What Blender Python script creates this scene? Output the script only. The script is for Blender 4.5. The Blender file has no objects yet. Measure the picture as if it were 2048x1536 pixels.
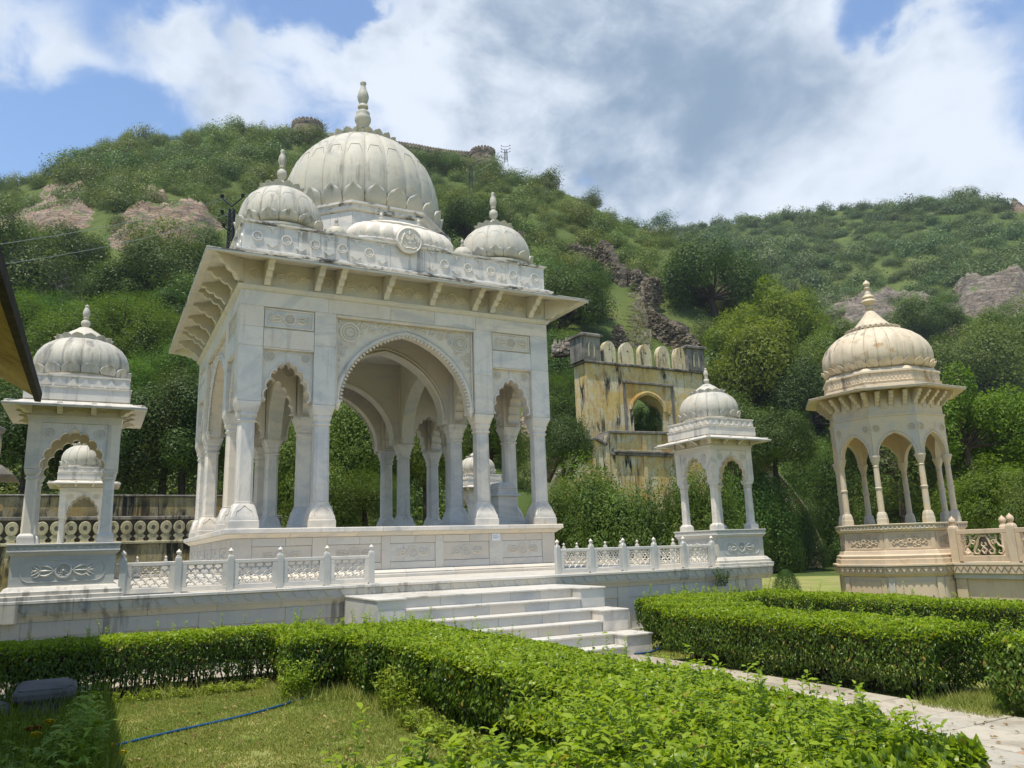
import bpy, math, random
import numpy as np
from mathutils import Vector, Matrix
PI = math.pi
random.seed(7)
rng = np.random.default_rng(11)
sc = bpy.context.scene
COL = sc.collection

# ------------------------------------------------------------------ camera
RC = np.array([[0.88547926, -0.46364399, -0.03099568],
               [0.06964742, 0.19837256, -0.977649],
               [0.45942978, 0.86352914, 0.20794639]])
FPX = 1562.86
EYE = np.array([0.0, 0.0, 1.627])
cam = bpy.data.cameras.new('camera')
cam_ob = bpy.data.objects.new('camera', cam)
COL.objects.link(cam_ob)
sc.camera = cam_ob
cam.sensor_width = 36.0
cam.lens = FPX / 2048 * 36.0
cam.clip_start = 0.05
cam.clip_end = 4000
M = Matrix(((RC[0][0], -RC[1][0], -RC[2][0], 0),
            (RC[0][1], -RC[1][1], -RC[2][1], 0),
            (RC[0][2], -RC[1][2], -RC[2][2], 0),
            (0, 0, 0, 1)))
cam_ob.matrix_world = Matrix.Translation(Vector(EYE)) @ M

# pixel helpers: where in the world a point of the photograph lies
def ray(px, py):
    d = RC.T @ np.array([px - 1024.0, py - 768.0, FPX])
    return d / np.linalg.norm(d)
def ony(px, py, y):
    d = ray(px, py); return EYE + d * (y / d[1])
def onz(px, py, z):
    d = ray(px, py); return EYE + d * ((z - EYE[2]) / d[2])
def ondepth(px, py, dep):
    d = ray(px, py); return EYE + d * (dep / (RC[2] @ d))
def onrange(px, py, r):
    d = ray(px, py); return EYE + d * (r / math.hypot(d[0], d[1]))
def project(p):
    q = RC @ (np.asarray(p, float) - EYE)
    return 1024 + FPX * q[0] / q[2], 768 + FPX * q[1] / q[2], q[2]

# ------------------------------------------------------------------ light
SUN_DIR = Vector((-0.27, -0.15, 0.95)).normalized()      # towards the sun
SUN_EL = math.asin(SUN_DIR.z)
SUN_AZ = math.atan2(SUN_DIR.x, SUN_DIR.y)
SUN_STRENGTH = 3.0
SKY_STRENGTH = 0.115
CLOUD_STRENGTH = 0.64
EXPOSURE = 0.88
HAZE = 0.00022
sun = bpy.data.lights.new('sun', 'SUN')
sun.energy = SUN_STRENGTH
sun.angle = math.radians(0.53)
sun.color = (1.0, 0.94, 0.83)
sun_ob = bpy.data.objects.new('sun', sun)
COL.objects.link(sun_ob)
sun_ob.rotation_euler = SUN_DIR.to_track_quat('Z', 'Y').to_euler()
sun_ob.location = (0, 0, 60)

world = bpy.data.worlds.new('World')
sc.world = world
world.use_nodes = True
def N(nt, typ, **kw):
    n = nt.nodes.new(typ)
    for k, v in kw.items():
        if k == 'inp':
            for a, b in v.items():
                n.inputs[a].default_value = b
        else:
            setattr(n, k, v)
    return n
def build_world():
    nt = world.node_tree; nt.nodes.clear(); L = nt.links.new
    out = N(nt, 'ShaderNodeOutputWorld')
    sky = N(nt, 'ShaderNodeTexSky', sky_type='NISHITA')
    sky.sun_disc = False; sky.sun_elevation = SUN_EL; sky.sun_rotation = SUN_AZ
    sky.air_density = 1.15; sky.dust_density = 0.5; sky.ozone_density = 3.0; sky.altitude = 400
    bg = N(nt, 'ShaderNodeBackground'); bg.inputs[1].default_value = SKY_STRENGTH
    L(sky.outputs[0], bg.inputs[0])
    tc = N(nt, 'ShaderNodeTexCoord')
    # the cloud field varies with the direction looked in
    sep = N(nt, 'ShaderNodeSeparateXYZ'); L(tc.outputs['Generated'], sep.inputs[0])
    def math_(op, a, b=None, c=None, clamp=False):
        m = N(nt, 'ShaderNodeMath', operation=op); m.use_clamp = clamp
        for i, v in enumerate((a, b, c)):
            if v is None: continue
            if isinstance(v, (int, float)): m.inputs[i].default_value = v
            else: L(v, m.inputs[i])
        return m.outputs[0]
    cmb = N(nt, 'ShaderNodeCombineXYZ'); L(sep.outputs[0], cmb.inputs[0]); L(sep.outputs[1], cmb.inputs[1]); L(math_('MULTIPLY', sep.outputs[2], 1.35), cmb.inputs[2])
    warp = N(nt, 'ShaderNodeTexNoise', inp={'Scale': 3.0, 'Detail': 3.0}); L(cmb.outputs[0], warp.inputs['Vector'])
    wm = N(nt, 'ShaderNodeVectorMath', operation='MULTIPLY_ADD'); L(warp.outputs['Color'], wm.inputs[0])
    wm.inputs[1].default_value = (0.16, 0.16, 0.16); L(cmb.outputs[0], wm.inputs[2])
    n1 = N(nt, 'ShaderNodeTexNoise', inp={'Scale': 2.6, 'Detail': 9.0, 'Roughness': 0.55}); L(wm.outputs[0], n1.inputs['Vector'])
    n2 = N(nt, 'ShaderNodeTexNoise', inp={'Scale': 7.0, 'Detail': 10.0, 'Roughness': 0.56}); L(wm.outputs[0], n2.inputs['Vector'])
    dens = math_('ADD', math_('MULTIPLY', math_('SUBTRACT', n1.outputs[0], 0.5), 0.7), math_('MULTIPLY', math_('SUBTRACT', n2.outputs[0], 0.5), 2.5))
    # the cloud banks seen over the hill: (pixel, angular size, weight)
    nrm = N(nt, 'ShaderNodeVectorMath', operation='NORMALIZE'); L(tc.outputs['Generated'], nrm.inputs[0])
    wv = N(nt, 'ShaderNodeVectorMath', operation='MULTIPLY_ADD'); L(n2.outputs['Color'], wv.inputs[0])
    wv.inputs[1].default_value = (0.20, 0.20, 0.20); L(nrm.outputs[0], wv.inputs[2])
    wv2 = N(nt, 'ShaderNodeVectorMath', operation='SUBTRACT'); L(wv.outputs[0], wv2.inputs[0]); wv2.inputs[1].default_value = (0.10, 0.10, 0.10)
    def blob(px, py, size, wgt):
        d = ray(px, py)
        dot = N(nt, 'ShaderNodeVectorMath', operation='DISTANCE'); L(wv2.outputs[0], dot.inputs[0])
        dot.inputs[1].default_value = tuple(d)
        mr = N(nt, 'ShaderNodeMapRange', interpolation_type='SMOOTHSTEP')
        mr.inputs['From Min'].default_value = size / FPX; mr.inputs['From Max'].default_value = 0.0
        mr.inputs['To Min'].default_value = 0.0; mr.inputs['To Max'].default_value = wgt
        L(dot.outputs['Value'], mr.inputs['Value'])
        return mr.outputs[0]
    acc = None
    for b in ((950, 60, 340, .9), (1200, 80, 480, 1.0), (1420, 160, 400, .9), (1100, 280, 420, .9), (1400, 380, 420, .8), (860, 230, 280, .8), (1650, 330, 420, .75), (1500, 450, 360, .6), (1200, 430, 380, .6), (1690, 170, 260, .75), (1840, 110, 200, .8), (1560, 30, 240, .6),
              (1950, 250, 420, .5), (1860, 360, 200, .9), (90, 70, 240, .85), (170, 130, 150, .45), (410, 50, 160, .6), (390, 170, 190, .7), (320, 225, 130, .5), (610, 60, 120, .5), (540, 170, 220, .62), (690, 210, 220, .6), (770, 90, 130, .35),
              (2100, 480, 300, .5), (1000, 420, 300, .5), (250, 330, 160, -.4), (250, 220, 120, -.4), (60, 260, 170, -.5), (260, 60, 120, -.6), (480, 110, 90, -.5), (690, 60, 110, -.6), (1195, 385, 75, -2.0), (1735, 45, 130, -1.5), (490, 40, 70, -.4), (700, 20, 90, -.4)):
        o = blob(*b)
        acc = o if acc is None else math_('ADD', acc, o)
    tot = math_('ADD', math_('ADD', dens, acc), -0.30)
    mask = N(nt, 'ShaderNodeMapRange', interpolation_type='SMOOTHSTEP'); L(tot, mask.inputs['Value'])
    mask.inputs['From Min'].default_value = -0.08; mask.inputs['From Max'].default_value = 0.95
    shade = None
    for b in ((1330, 110, 500, .85), (1130, 210, 380, .6), (1500, 110, 300, .45), (1280, 260, 320, .35), (900, 30, 200, .25), (1600, 380, 330, .45), (1350, 420, 260, .4), (1950, 230, 330, .45), (1000, 60, 260, .12)):
        o = blob(*b); shade = o if shade is None else math_('ADD', shade, o)
    th = N(nt, 'ShaderNodeMapRange', interpolation_type='SMOOTHSTEP')
    L(math_('ADD', math_('MULTIPLY', dens, 1.7), shade), th.inputs['Value'])
    th.inputs['From Min'].default_value = -0.15; th.inputs['From Max'].default_value = 1.75
    crm = N(nt, 'ShaderNodeMix', data_type='RGBA'); L(th.outputs[0], crm.inputs['Factor'])
    crm.inputs['A'].default_value = (0.75, 0.81, 0.89, 1); crm.inputs['B'].default_value = (0.25, 0.34, 0.455, 1)
    bc = N(nt, 'ShaderNodeBackground'); bc.inputs[1].default_value = CLOUD_STRENGTH
    L(crm.outputs['Result'], bc.inputs[0])
    mx = N(nt, 'ShaderNodeMixShader'); L(math_('MULTIPLY', mask.outputs[0], 0.93), mx.inputs[0]); L(bg.outputs[0], mx.inputs[1]); L(bc.outputs[0], mx.inputs[2])
    L(mx.outputs[0], out.inputs[0])
build_world()
sc.view_settings.view_transform = 'Standard'
sc.view_settings.look = 'None'
sc.view_settings.exposure = EXPOSURE
sc.view_settings.gamma = 1
sc.view_settings.use_curve_mapping = False
sc.render.engine = 'CYCLES'
sc.cycles.max_bounces = 6
sc.cycles.diffuse_bounces = 3
sc.cycles.glossy_bounces = 2
sc.cycles.transmission_bounces = 3
sc.cycles.transparent_max_bounces = 8
sc.cycles.caustics_reflective = False
sc.cycles.caustics_refractive = False
sc.cycles.use_denoising = True

# ------------------------------------------------------------------ mesh helpers
class MB:
    def __init__(s): s.v = []; s.f = []
    def add(s, vs, fs):
        n = len(s.v); s.v += [tuple(map(float, a)) for a in vs]; s.f += [tuple(i + n for i in f) for f in fs]
    def box(s, x0, x1, y0, y1, z0, z1, b=0.0):
        if b <= 0:
            s.loft([[(x0, y0, z), (x1, y0, z), (x1, y1, z), (x0, y1, z)] for z in (z0, z1)])
        else:
            def q(i, z): return [(x0 + i, y0 + i, z), (x1 - i, y0 + i, z), (x1 - i, y1 - i, z), (x0 + i, y1 - i, z)]
            s.loft([q(b, z0), q(0, z0 + b), q(0, z1 - b), q(b, z1)])
    def loft(s, secs, cap=True, close=True):
        n = len(secs[0]); vs = [p for q in secs for p in q]; fs = []
        for k in range(len(secs) - 1):
            for i in range(n if close else n - 1):
                j = (i + 1) % n
                fs.append((k * n + i, k * n + j, (k + 1) * n + j, (k + 1) * n + i))
        if cap:
            fs.append(tuple(range(n))[::-1]); fs.append(tuple((len(secs) - 1) * n + i for i in range(n)))
        s.add(vs, fs)
    def lathe(s, prof, n=24, cx=0, cy=0, rf=None, cap=True):
        secs = []
        for r, z in prof:
            q = []
            for i in range(n):
                a = 2 * PI * i / n
                rr = r * (rf(a, z) if rf else 1)
                q.append((cx + rr * math.cos(a), cy + rr * math.sin(a), z))
            secs.append(q)
        s.loft(secs, cap)
    def tube(s, pts, r, n=6, cap=True):
        pts = [Vector(p) for p in pts]; secs = []
        rs = r if isinstance(r, (list, tuple)) else [r] * len(pts)
        prev = None
        for i, p in enumerate(pts):
            t = (pts[min(i + 1, len(pts) - 1)] - pts[max(i - 1, 0)]).normalized()
            if prev is None:
                a = Vector((0, 0, 1)) if abs(t.z) < .9 else Vector((1, 0, 0))
                u = t.cross(a).normalized()
            else:
                u = (prev - t * prev.dot(t)).normalized()
            prev = u; w = t.cross(u)
            secs.append([tuple(p + (u * math.cos(2 * PI * k / n) + w * math.sin(2 * PI * k / n)) * rs[i]) for k in range(n)])
        s.loft(secs, cap)
    def prism(s, poly, fn, d0, d1):
        n = len(poly)
        vs = [fn(u, v, d0) for u, v in poly] + [fn(u, v, d1) for u, v in poly]
        fs = [tuple(range(n))[::-1], tuple(range(n, 2 * n))] + [(i, (i + 1) % n, n + (i + 1) % n, n + i) for i in range(n)]
        s.add(vs, fs)
    def mesh(s, name, mat, smooth=False, ang=0.7):
        me = bpy.data.meshes.new(name)
        me.from_pydata(s.v, [], s.f)
        me.validate()
        if mat: me.materials.append(mat)
        # consistent outward normals
        import bmesh
        bm = bmesh.new(); bm.from_mesh(me); bmesh.ops.recalc_face_normals(bm, faces=bm.faces); bm.to_mesh(me); bm.free()
        if smooth:
            me.shade_smooth(); me.set_sharp_from_angle(angle=ang)
        return me
    def build(s, name, mat, parent=None, loc=(0, 0, 0), rot=0.0, smooth=False, ang=0.7):
        return place(s.mesh(name, mat, smooth, ang), name, parent, loc, rot)
def place(me, name, parent=None, loc=(0, 0, 0), rot=0.0, scale=None):
    o = bpy.data.objects.new(name, me); COL.objects.link(o)
    o.parent = parent; o.location = loc
    o.rotation_euler = rot if isinstance(rot, (tuple, list)) else (0, 0, rot)
    if scale is not None: o.scale = scale if isinstance(scale, (tuple, list)) else (scale,) * 3
    return o
def thing(name, label, cat, loc=(0, 0, 0), rot=0.0, group=None):
    o = bpy.data.objects.new(name, None); COL.objects.link(o)
    o.location = loc; o.rotation_euler = (0, 0, rot); o.empty_display_size = .3
    o['label'] = label; o['category'] = cat
    if group: o['group'] = group
    return o
def tag(o, label=None, cat=None, group=None, kind=None):
    if label: o['label'] = label
    if cat: o['category'] = cat
    if group: o['group'] = group
    if kind: o['kind'] = kind
    return o
def dup(src, parent=None, loc=None, rot=None):
    c = src.copy(); COL.objects.link(c); c.parent = parent
    if loc is not None: c.location = loc
    if rot is not None: c.rotation_euler = (0, 0, rot)
    for ch in list(src.children): dup(ch, c)
    return c
def oct_(h, c, z, cx=0, cy=0):
    return [(cx + x, cy + y, z) for x, y in ((-h + c, -h), (h - c, -h), (h, -h + c), (h, h - c), (h - c, h), (-h + c, h), (-h, h - c), (-h, -h + c))]
def sq(h, z, cx=0, cy=0): return [(cx - h, cy - h, z), (cx + h, cy - h, z), (cx + h, cy + h, z), (cx - h, cy + h, z)]

# ------------------------------------------------------------------ materials
def mat(name):
    m = bpy.data.materials.new(name); m.use_nodes = True; nt = m.node_tree
    for n in list(nt.nodes): nt.nodes.remove(n)
    out = N(nt, 'ShaderNodeOutputMaterial'); b = N(nt, 'ShaderNodeBsdfPrincipled')
    nt.links.new(b.outputs[0], out.inputs[0])
    return m, nt, b, out
class G:                                  # tiny node-graph helper
    def __init__(s, nt): s.nt = nt; s.L = nt.links.new
    def node(s, t, **k): return N(s.nt, t, **k)
    def m(s, op, a, b=None, c=None, clamp=False):
        n = N(s.nt, 'ShaderNodeMath', operation=op); n.use_clamp = clamp
        for i, v in enumerate((a, b, c)):
            if v is None: continue
            if isinstance(v, (int, float)): n.inputs[i].default_value = v
            else: s.L(v, n.inputs[i])
        return n.outputs[0]
    def pos(s): return N(s.nt, 'ShaderNodeNewGeometry').outputs['Position']
    def scl(s, v, t):
        n = N(s.nt, 'ShaderNodeVectorMath', operation='MULTIPLY'); s.L(v, n.inputs[0]); n.inputs[1].default_value = t; return n.outputs[0]
    def vadd(s, a, b):
        n = N(s.nt, 'ShaderNodeVectorMath', operation='ADD'); s.L(a, n.inputs[0]); s.L(b, n.inputs[1]); return n.outputs[0]
    def noise(s, v, sc_, det=4, rough=.55, dist=0, out=0):
        n = N(s.nt, 'ShaderNodeTexNoise', inp={'Scale': sc_, 'Detail': det, 'Roughness': rough, 'Distortion': dist}); s.L(v, n.inputs['Vector']); return n.outputs[out]
    def ramp(s, f, stops, interp='LINEAR'):
        n = N(s.nt, 'ShaderNodeValToRGB'); n.color_ramp.interpolation = interp; e = n.color_ramp.elements
        while len(e) < len(stops): e.new(.5)
        for k, (p, c) in enumerate(stops):
            e[k].position = p; e[k].color = (c, c, c, 1) if isinstance(c, (int, float)) else tuple(c) + (1,)
        s.L(f, n.inputs[0]); return n.outputs[0]
    def rng(s, f, a, b, c=0., d=1.):
        n = N(s.nt, 'ShaderNodeMapRange', interpolation_type='SMOOTHSTEP'); s.L(f, n.inputs['Value'])
        for k, v in zip(('From Min', 'From Max', 'To Min', 'To Max'), (a, b, c, d)): n.inputs[k].default_value = v
        return n.outputs[0]
    def mix(s, f, a, b, mode='MIX'):
        n = N(s.nt, 'ShaderNodeMix', data_type='RGBA', blend_type=mode)
        for k, v in (('Factor', f), ('A', a), ('B', b)):
            if isinstance(v, (int, float)): n.inputs[k].default_value = v
            elif isinstance(v, tuple): n.inputs[k].default_value = v if len(v) == 4 else v + (1,)
            else: s.L(v, n.inputs[k])
        return n.outputs['Result']
    def bump(s, h, bsdf, strength=.3, dist=.01):
        n = N(s.nt, 'ShaderNodeBump', inp={'Strength': strength, 'Distance': dist}); s.L(h, n.inputs['Height']); s.L(n.outputs[0], bsdf.inputs['Normal'])

def marble(name, cols, vein=(0.40, 0.41, 0.40), streak=0.0, top=0.0, warm=0.5, rough=.42, spots=0.0, scale=1.0):
    """veined marble; every block takes its own tint; streak = black rain streaks, top = black algae on upward faces"""
    m, nt, b, out = mat(name); g = G(nt)
    info = N(nt, 'ShaderNodeObjectInfo'); p = g.pos()
    off = N(nt, 'ShaderNodeCombineXYZ'); g.L(g.m('MULTIPLY', info.outputs['Random'], 37.0), off.inputs[0]); g.L(g.m('MULTIPLY', info.outputs['Random'], 91.0), off.inputs[2])
    q = g.vadd(p, off.outputs[0])
    base = g.ramp(info.outputs['Random'], [(i / (len(cols) - 1), c) for i, c in enumerate(cols)], 'LINEAR')
    big = g.noise(q, 1.1 * scale, 4, .6, .6)
    base = g.mix(g.rng(big, .35, .7, 0, .55), base, cols[1])
    # long soft veins, slanted
    rot_ = N(nt, 'ShaderNodeVectorRotate', rotation_type='EULER_XYZ'); g.L(q, rot_.inputs['Vector']); g.L(off.outputs[0], rot_.inputs['Rotation'])
    vq = g.scl(rot_.outputs[0], (.55, 1.0, 1.9))
    v = g.noise(vq, 1.1 * scale, 5, .55, .9)
    vv = g.m('ABSOLUTE', g.m('SUBTRACT', v, .5))
    veinf = g.m('MULTIPLY', g.rng(vv, 0.0, 0.05, .30, 0.0), g.rng(g.noise(q, .7, 2, .5), .42, .6, .1, 1.0))
    soft = g.rng(g.noise(vq, 1.0 * scale, 4, .55, 1.6), .46, .70, 0, .55)
    c = g.mix(veinf, base, vein); c = g.mix(soft, c, tuple(x * .86 + .07 * warm for x in vein))
    fine = g.noise(p, 22, 4, .6)
    c = g.mix(g.rng(fine, .3, .7, 0, .10), c, (.33, .30, .25))
    dirt = g.noise(p, 3.3, 6, .65, .2)
    c = g.mix(g.rng(dirt, .52, .78, 0, .30), c, (.42, .36, .27))
    if streak:
        st = g.noise(g.scl(p, (7.0, 7.0, .55)), 1.0, 5, .6)
        reg = g.noise(g.scl(p, (.5, .5, .8)), 1.0, 3, .5)
        f = g.m('MULTIPLY', g.rng(st, .50, .66, 0, 1), g.rng(reg, .46, .62, 0, streak), clamp=True)
        c = g.mix(f, c, (.045, .042, .035))
    if top:
        nz = N(nt, 'ShaderNodeSeparateXYZ'); g.L(N(nt, 'ShaderNodeNewGeometry').outputs['Normal'], nz.inputs[0])
        a = g.noise(g.scl(p, (1.3, 1.3, 3.)), 1.0, 7, .72)
        f = g.rng(a, .50, .60, 0, top)
        c = g.mix(f, c, (.035, .033, .028))
    if spots:
        a = g.noise(p, 2.4, 8, .75, .4)
        c = g.mix(g.rng(a, .56, .66, 0, spots), c, (.36, .20, .06))
    g.L(c, b.inputs['Base Color'])
    g.L(g.rng(fine, .3, .8, rough - .08, rough + .16), b.inputs['Roughness'])
    b.inputs['Specular IOR Level'].default_value = .35
    g.bump(g.m('ADD', fine, g.m('MULTIPLY', dirt, 1.5)), b, .18, .006)
    return m
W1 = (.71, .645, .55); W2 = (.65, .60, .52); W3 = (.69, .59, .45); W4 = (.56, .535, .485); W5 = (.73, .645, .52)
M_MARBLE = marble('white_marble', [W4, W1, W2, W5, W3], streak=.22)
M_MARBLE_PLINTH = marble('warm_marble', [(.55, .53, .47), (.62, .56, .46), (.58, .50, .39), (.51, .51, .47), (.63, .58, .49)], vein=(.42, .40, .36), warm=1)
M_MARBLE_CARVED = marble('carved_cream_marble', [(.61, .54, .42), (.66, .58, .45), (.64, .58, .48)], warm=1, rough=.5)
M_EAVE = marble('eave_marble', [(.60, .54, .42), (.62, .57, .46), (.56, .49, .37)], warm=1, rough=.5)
M_STAIN = marble('rain_stained_marble', [W1, W2, (.66, .65, .60)], streak=.55, top=0)
M_STAIN_LINE = marble('black_weathered_marble', [W1, W2, (.62, .60, .54)], streak=.9, top=.85)
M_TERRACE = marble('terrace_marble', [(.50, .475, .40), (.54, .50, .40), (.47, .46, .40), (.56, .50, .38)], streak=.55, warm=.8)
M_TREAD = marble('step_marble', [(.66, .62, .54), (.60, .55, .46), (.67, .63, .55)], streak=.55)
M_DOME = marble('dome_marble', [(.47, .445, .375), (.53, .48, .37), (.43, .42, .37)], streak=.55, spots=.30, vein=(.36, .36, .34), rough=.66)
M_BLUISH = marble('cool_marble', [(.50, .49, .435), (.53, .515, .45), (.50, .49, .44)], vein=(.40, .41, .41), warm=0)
M_SAND = marble('sandstone_marble', [(.60, .43, .27), (.58, .46, .31), (.63, .48, .31), (.54, .37, .24)], vein=(.48, .36, .25), streak=.35, spots=.35, rough=.6)
M_SANDDOME = marble('ochre_dome_marble', [(.58, .49, .35), (.61, .51, .36), (.57, .46, .31)], vein=(.46, .38, .26), streak=.7, spots=.8, rough=.6)
M_SANDCOL = marble('cream_column_marble', [(.58, .48, .32), (.57, .45, .28), (.61, .51, .35)], spots=.3, rough=.5)

def plain(name, col, rough=.7, metal=0, var=.15, sc_=6., bump=.2, spec=.3, bdist=.01):
    m, nt, b, out = mat(name); g = G(nt)
    p = g.pos(); a = g.noise(p, sc_, 6, .6)
    c = g.mix(g.rng(a, .3, .7), tuple(x * (1 - var) for x in col), tuple(min(1, x * (1 + var)) for x in col))
    g.L(c, b.inputs['Base Color']); b.inputs['Roughness'].default_value = rough; b.inputs['Metallic'].default_value = metal
    b.inputs['Specular IOR Level'].default_value = spec
    if bump: g.bump(g.noise(p, sc_ * 5, 4, .6), b, bump, bdist)
    return m
M_JOINT = plain('grey_joint', (.20, .18, .15), .9)
M_DARK = plain('dark_joint', (.10, .09, .07), .9)
M_METAL = plain('dark_pylon_steel', (.035, .037, .04), .6, .3)
M_WIRE = plain('grey_wire', (.16, .18, .16), .5)
M_HOSE = plain('blue_hose_plastic', (.015, .075, .17), .35, 0, .1, 3, 0)
M_HOSE2 = plain('navy_hose_plastic', (.02, .05, .12), .35, 0, .1, 3, 0)
M_SIGN = plain('white_plate', (.72, .73, .74), .35, 0, .02, 3, 0)
M_INK = plain('sign_ink', (.12, .13, .14), .6, 0, 0, 3, 0)
M_BARK = plain('bark', (.065, .05, .035), .9, 0, .4, 9, .8, .2, .03)
M_GREYTWIG = plain('grey_dead_twigs', (.22, .20, .18), .9, 0, .3, 9, .3)
M_YELLOW = plain('yellow_petals', (.90, .58, .02), .5, 0, .15, 40, 0)
M_ORANGE = plain('rust_petals', (.30, .07, .01), .6, 0, .3, 40, 0)
M_TIN = plain('grey_tin_roof', (.30, .33, .35), .6, .2)

def plaster(name, base, alt, black=.8, moss=.3, blk=(.5, .62), org=.7):
    m, nt, b, out = mat(name); g = G(nt); p = g.pos()
    a = g.noise(p, .9, 6, .65, .5); c = g.mix(g.rng(a, .38, .62), base, alt)
    st = g.noise(g.scl(p, (1.1, 1.1, .38)), 1.0, 7, .7, .5)
    c = g.mix(g.rng(st, .48, .68, 0, org), c, (.42, .22, .05))
    st2 = g.noise(g.scl(p, (2.6, 2.6, .34)), 1.2, 8, .74, .4); reg = g.noise(p, .45, 3, .5)
    f = g.m('MULTIPLY', g.rng(st2, blk[0], blk[1]), g.rng(reg, .38, .6, .15, black), clamp=True)
    c = g.mix(f, c, (.03, .028, .022))
    mo = g.noise(p, 1.6, 6, .7, .3); c = g.mix(g.rng(mo, .56, .68, 0, moss), c, (.06, .065, .02))
    cr = N(nt, 'ShaderNodeTexVoronoi', feature='DISTANCE_TO_EDGE', inp={'Scale': 1.6}); g.L(g.vadd(p, g.noise(p, 3, 3, .6, 0, 1)), cr.inputs['Vector'])
    c = g.mix(g.rng(cr.outputs['Distance'], 0, .02, .55, 0), c, (.05, .045, .03))
    g.L(c, b.inputs['Base Color']); b.inputs['Roughness'].default_value = .85; b.inputs['Specular IOR Level'].default_value = .2
    g.bump(g.noise(p, 8, 6, .7), b, .5, .03)
    return m
M_BENCH = plaster('grey_bench_stone', (.13, .125, .11), (.19, .175, .145), .9, .3, (.48, .6), .05)
M_PLASTER = plaster('ochre_stained_plaster', (.56, .40, .14), (.58, .51, .34), 1.2, .35, (.50, .62), .8)
M_PLASTER_PALE = plaster('cream_stained_plaster', (.56, .49, .33), (.52, .43, .24), 1.0, .15, (.5, .62), .3)
M_WALLDARK = plaster('black_stained_yellow_plaster', (.42, .31, .11), (.40, .34, .20), 1.25, .6, (.42, .58))
M_DISC = plaster('cream_disc_plaster', (.46, .41, .26), (.42, .38, .24), .6, .2, (.5, .62), .2)
M_YELLOWHOUSE = plaster('yellow_ochre_plaster', (.46, .34, .15), (.36, .27, .12), .5, .1, (.52, .64), .35)
M_DARKEDGE = plain('black_eave_edge', (.030, .024, .018), .95, 0, .5, 8, .5)  # near-black mottled colour along the eave lip
M_GREYSTONE = plaster('grey_weathered_stone', (.16, .145, .12), (.26, .235, .19), 1.0, .1, (.46, .6), .1)

def rock(name, c1, c2, c3, green=.3, dirv=(.25, .25, 2.4)):
    m, nt, b, out = mat(name); g = G(nt); p = g.pos()
    a = g.noise(g.scl(p, dirv), .35, 8, .68, .4); c = g.mix(g.rng(a, .36, .62), c1, c2)
    d = g.noise(g.scl(p, (.5, .5, 1.2)), .8, 7, .66, .6); c = g.mix(g.rng(d, .46, .62, 0, .85), c, c3)
    cr = N(nt, 'ShaderNodeTexVoronoi', feature='DISTANCE_TO_EDGE', inp={'Scale': .55}); g.L(g.vadd(g.scl(p, (1, 1, 2.2)), g.noise(p, .8, 3, .6, 0, 1)), cr.inputs['Vector'])
    c = g.mix(g.rng(cr.outputs['Distance'], 0, .06, .85, 0), c, tuple(x * .25 for x in c1))
    bd = g.noise(g.vadd(g.scl(p, (.10, .10, 1.3)), g.scl(g.noise(p, .25, 4, .6, 0, 1), (.9, .9, .9))), .9, 5, .6)
    c = g.mix(g.rng(g.m('ABSOLUTE', g.m('SUBTRACT', bd, .5)), 0, .022, .8, 0), c, tuple(x * .3 for x in c1))
    nz = N(nt, 'ShaderNodeSeparateXYZ'); g.L(N(nt, 'ShaderNodeNewGeometry').outputs['Normal'], nz.inputs[0])
    gr = g.m('MULTIPLY', g.rng(g.noise(p, .35, 5, .6), .47, .6, 0, 1), g.rng(nz.outputs[2], .55, .8, 0, green), clamp=True)
    c = g.mix(gr, c, (.075, .11, .025))
    g.L(c, b.inputs['Base Color']); b.inputs['Roughness'].default_value = .9; b.inputs['Specular IOR Level'].default_value = .2
    g.bump(g.noise(p, 1.6, 7, .62), b, .45, .2)
    return m
M_ROCKPINK = rock('pink_rock', (.22, .145, .095), (.31, .23, .165), (.13, .115, .095), 1.2)
M_ROCKGREY = rock('grey_pink_rock', (.17, .13, .10), (.25, .21, .165), (.085, .075, .062), 1.1)
M_MASON = rock('brown_rubble_masonry', (.19, .145, .095), (.32, .255, .18), (.085, .07, .055), .5, (1.6, 1.6, .5))
M_MASONPINK = rock('pinkish_rubble', (.32, .25, .19), (.42, .35, .28), (.17, .14, .11), .7, (1.6, 1.6, 1.2))

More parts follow.
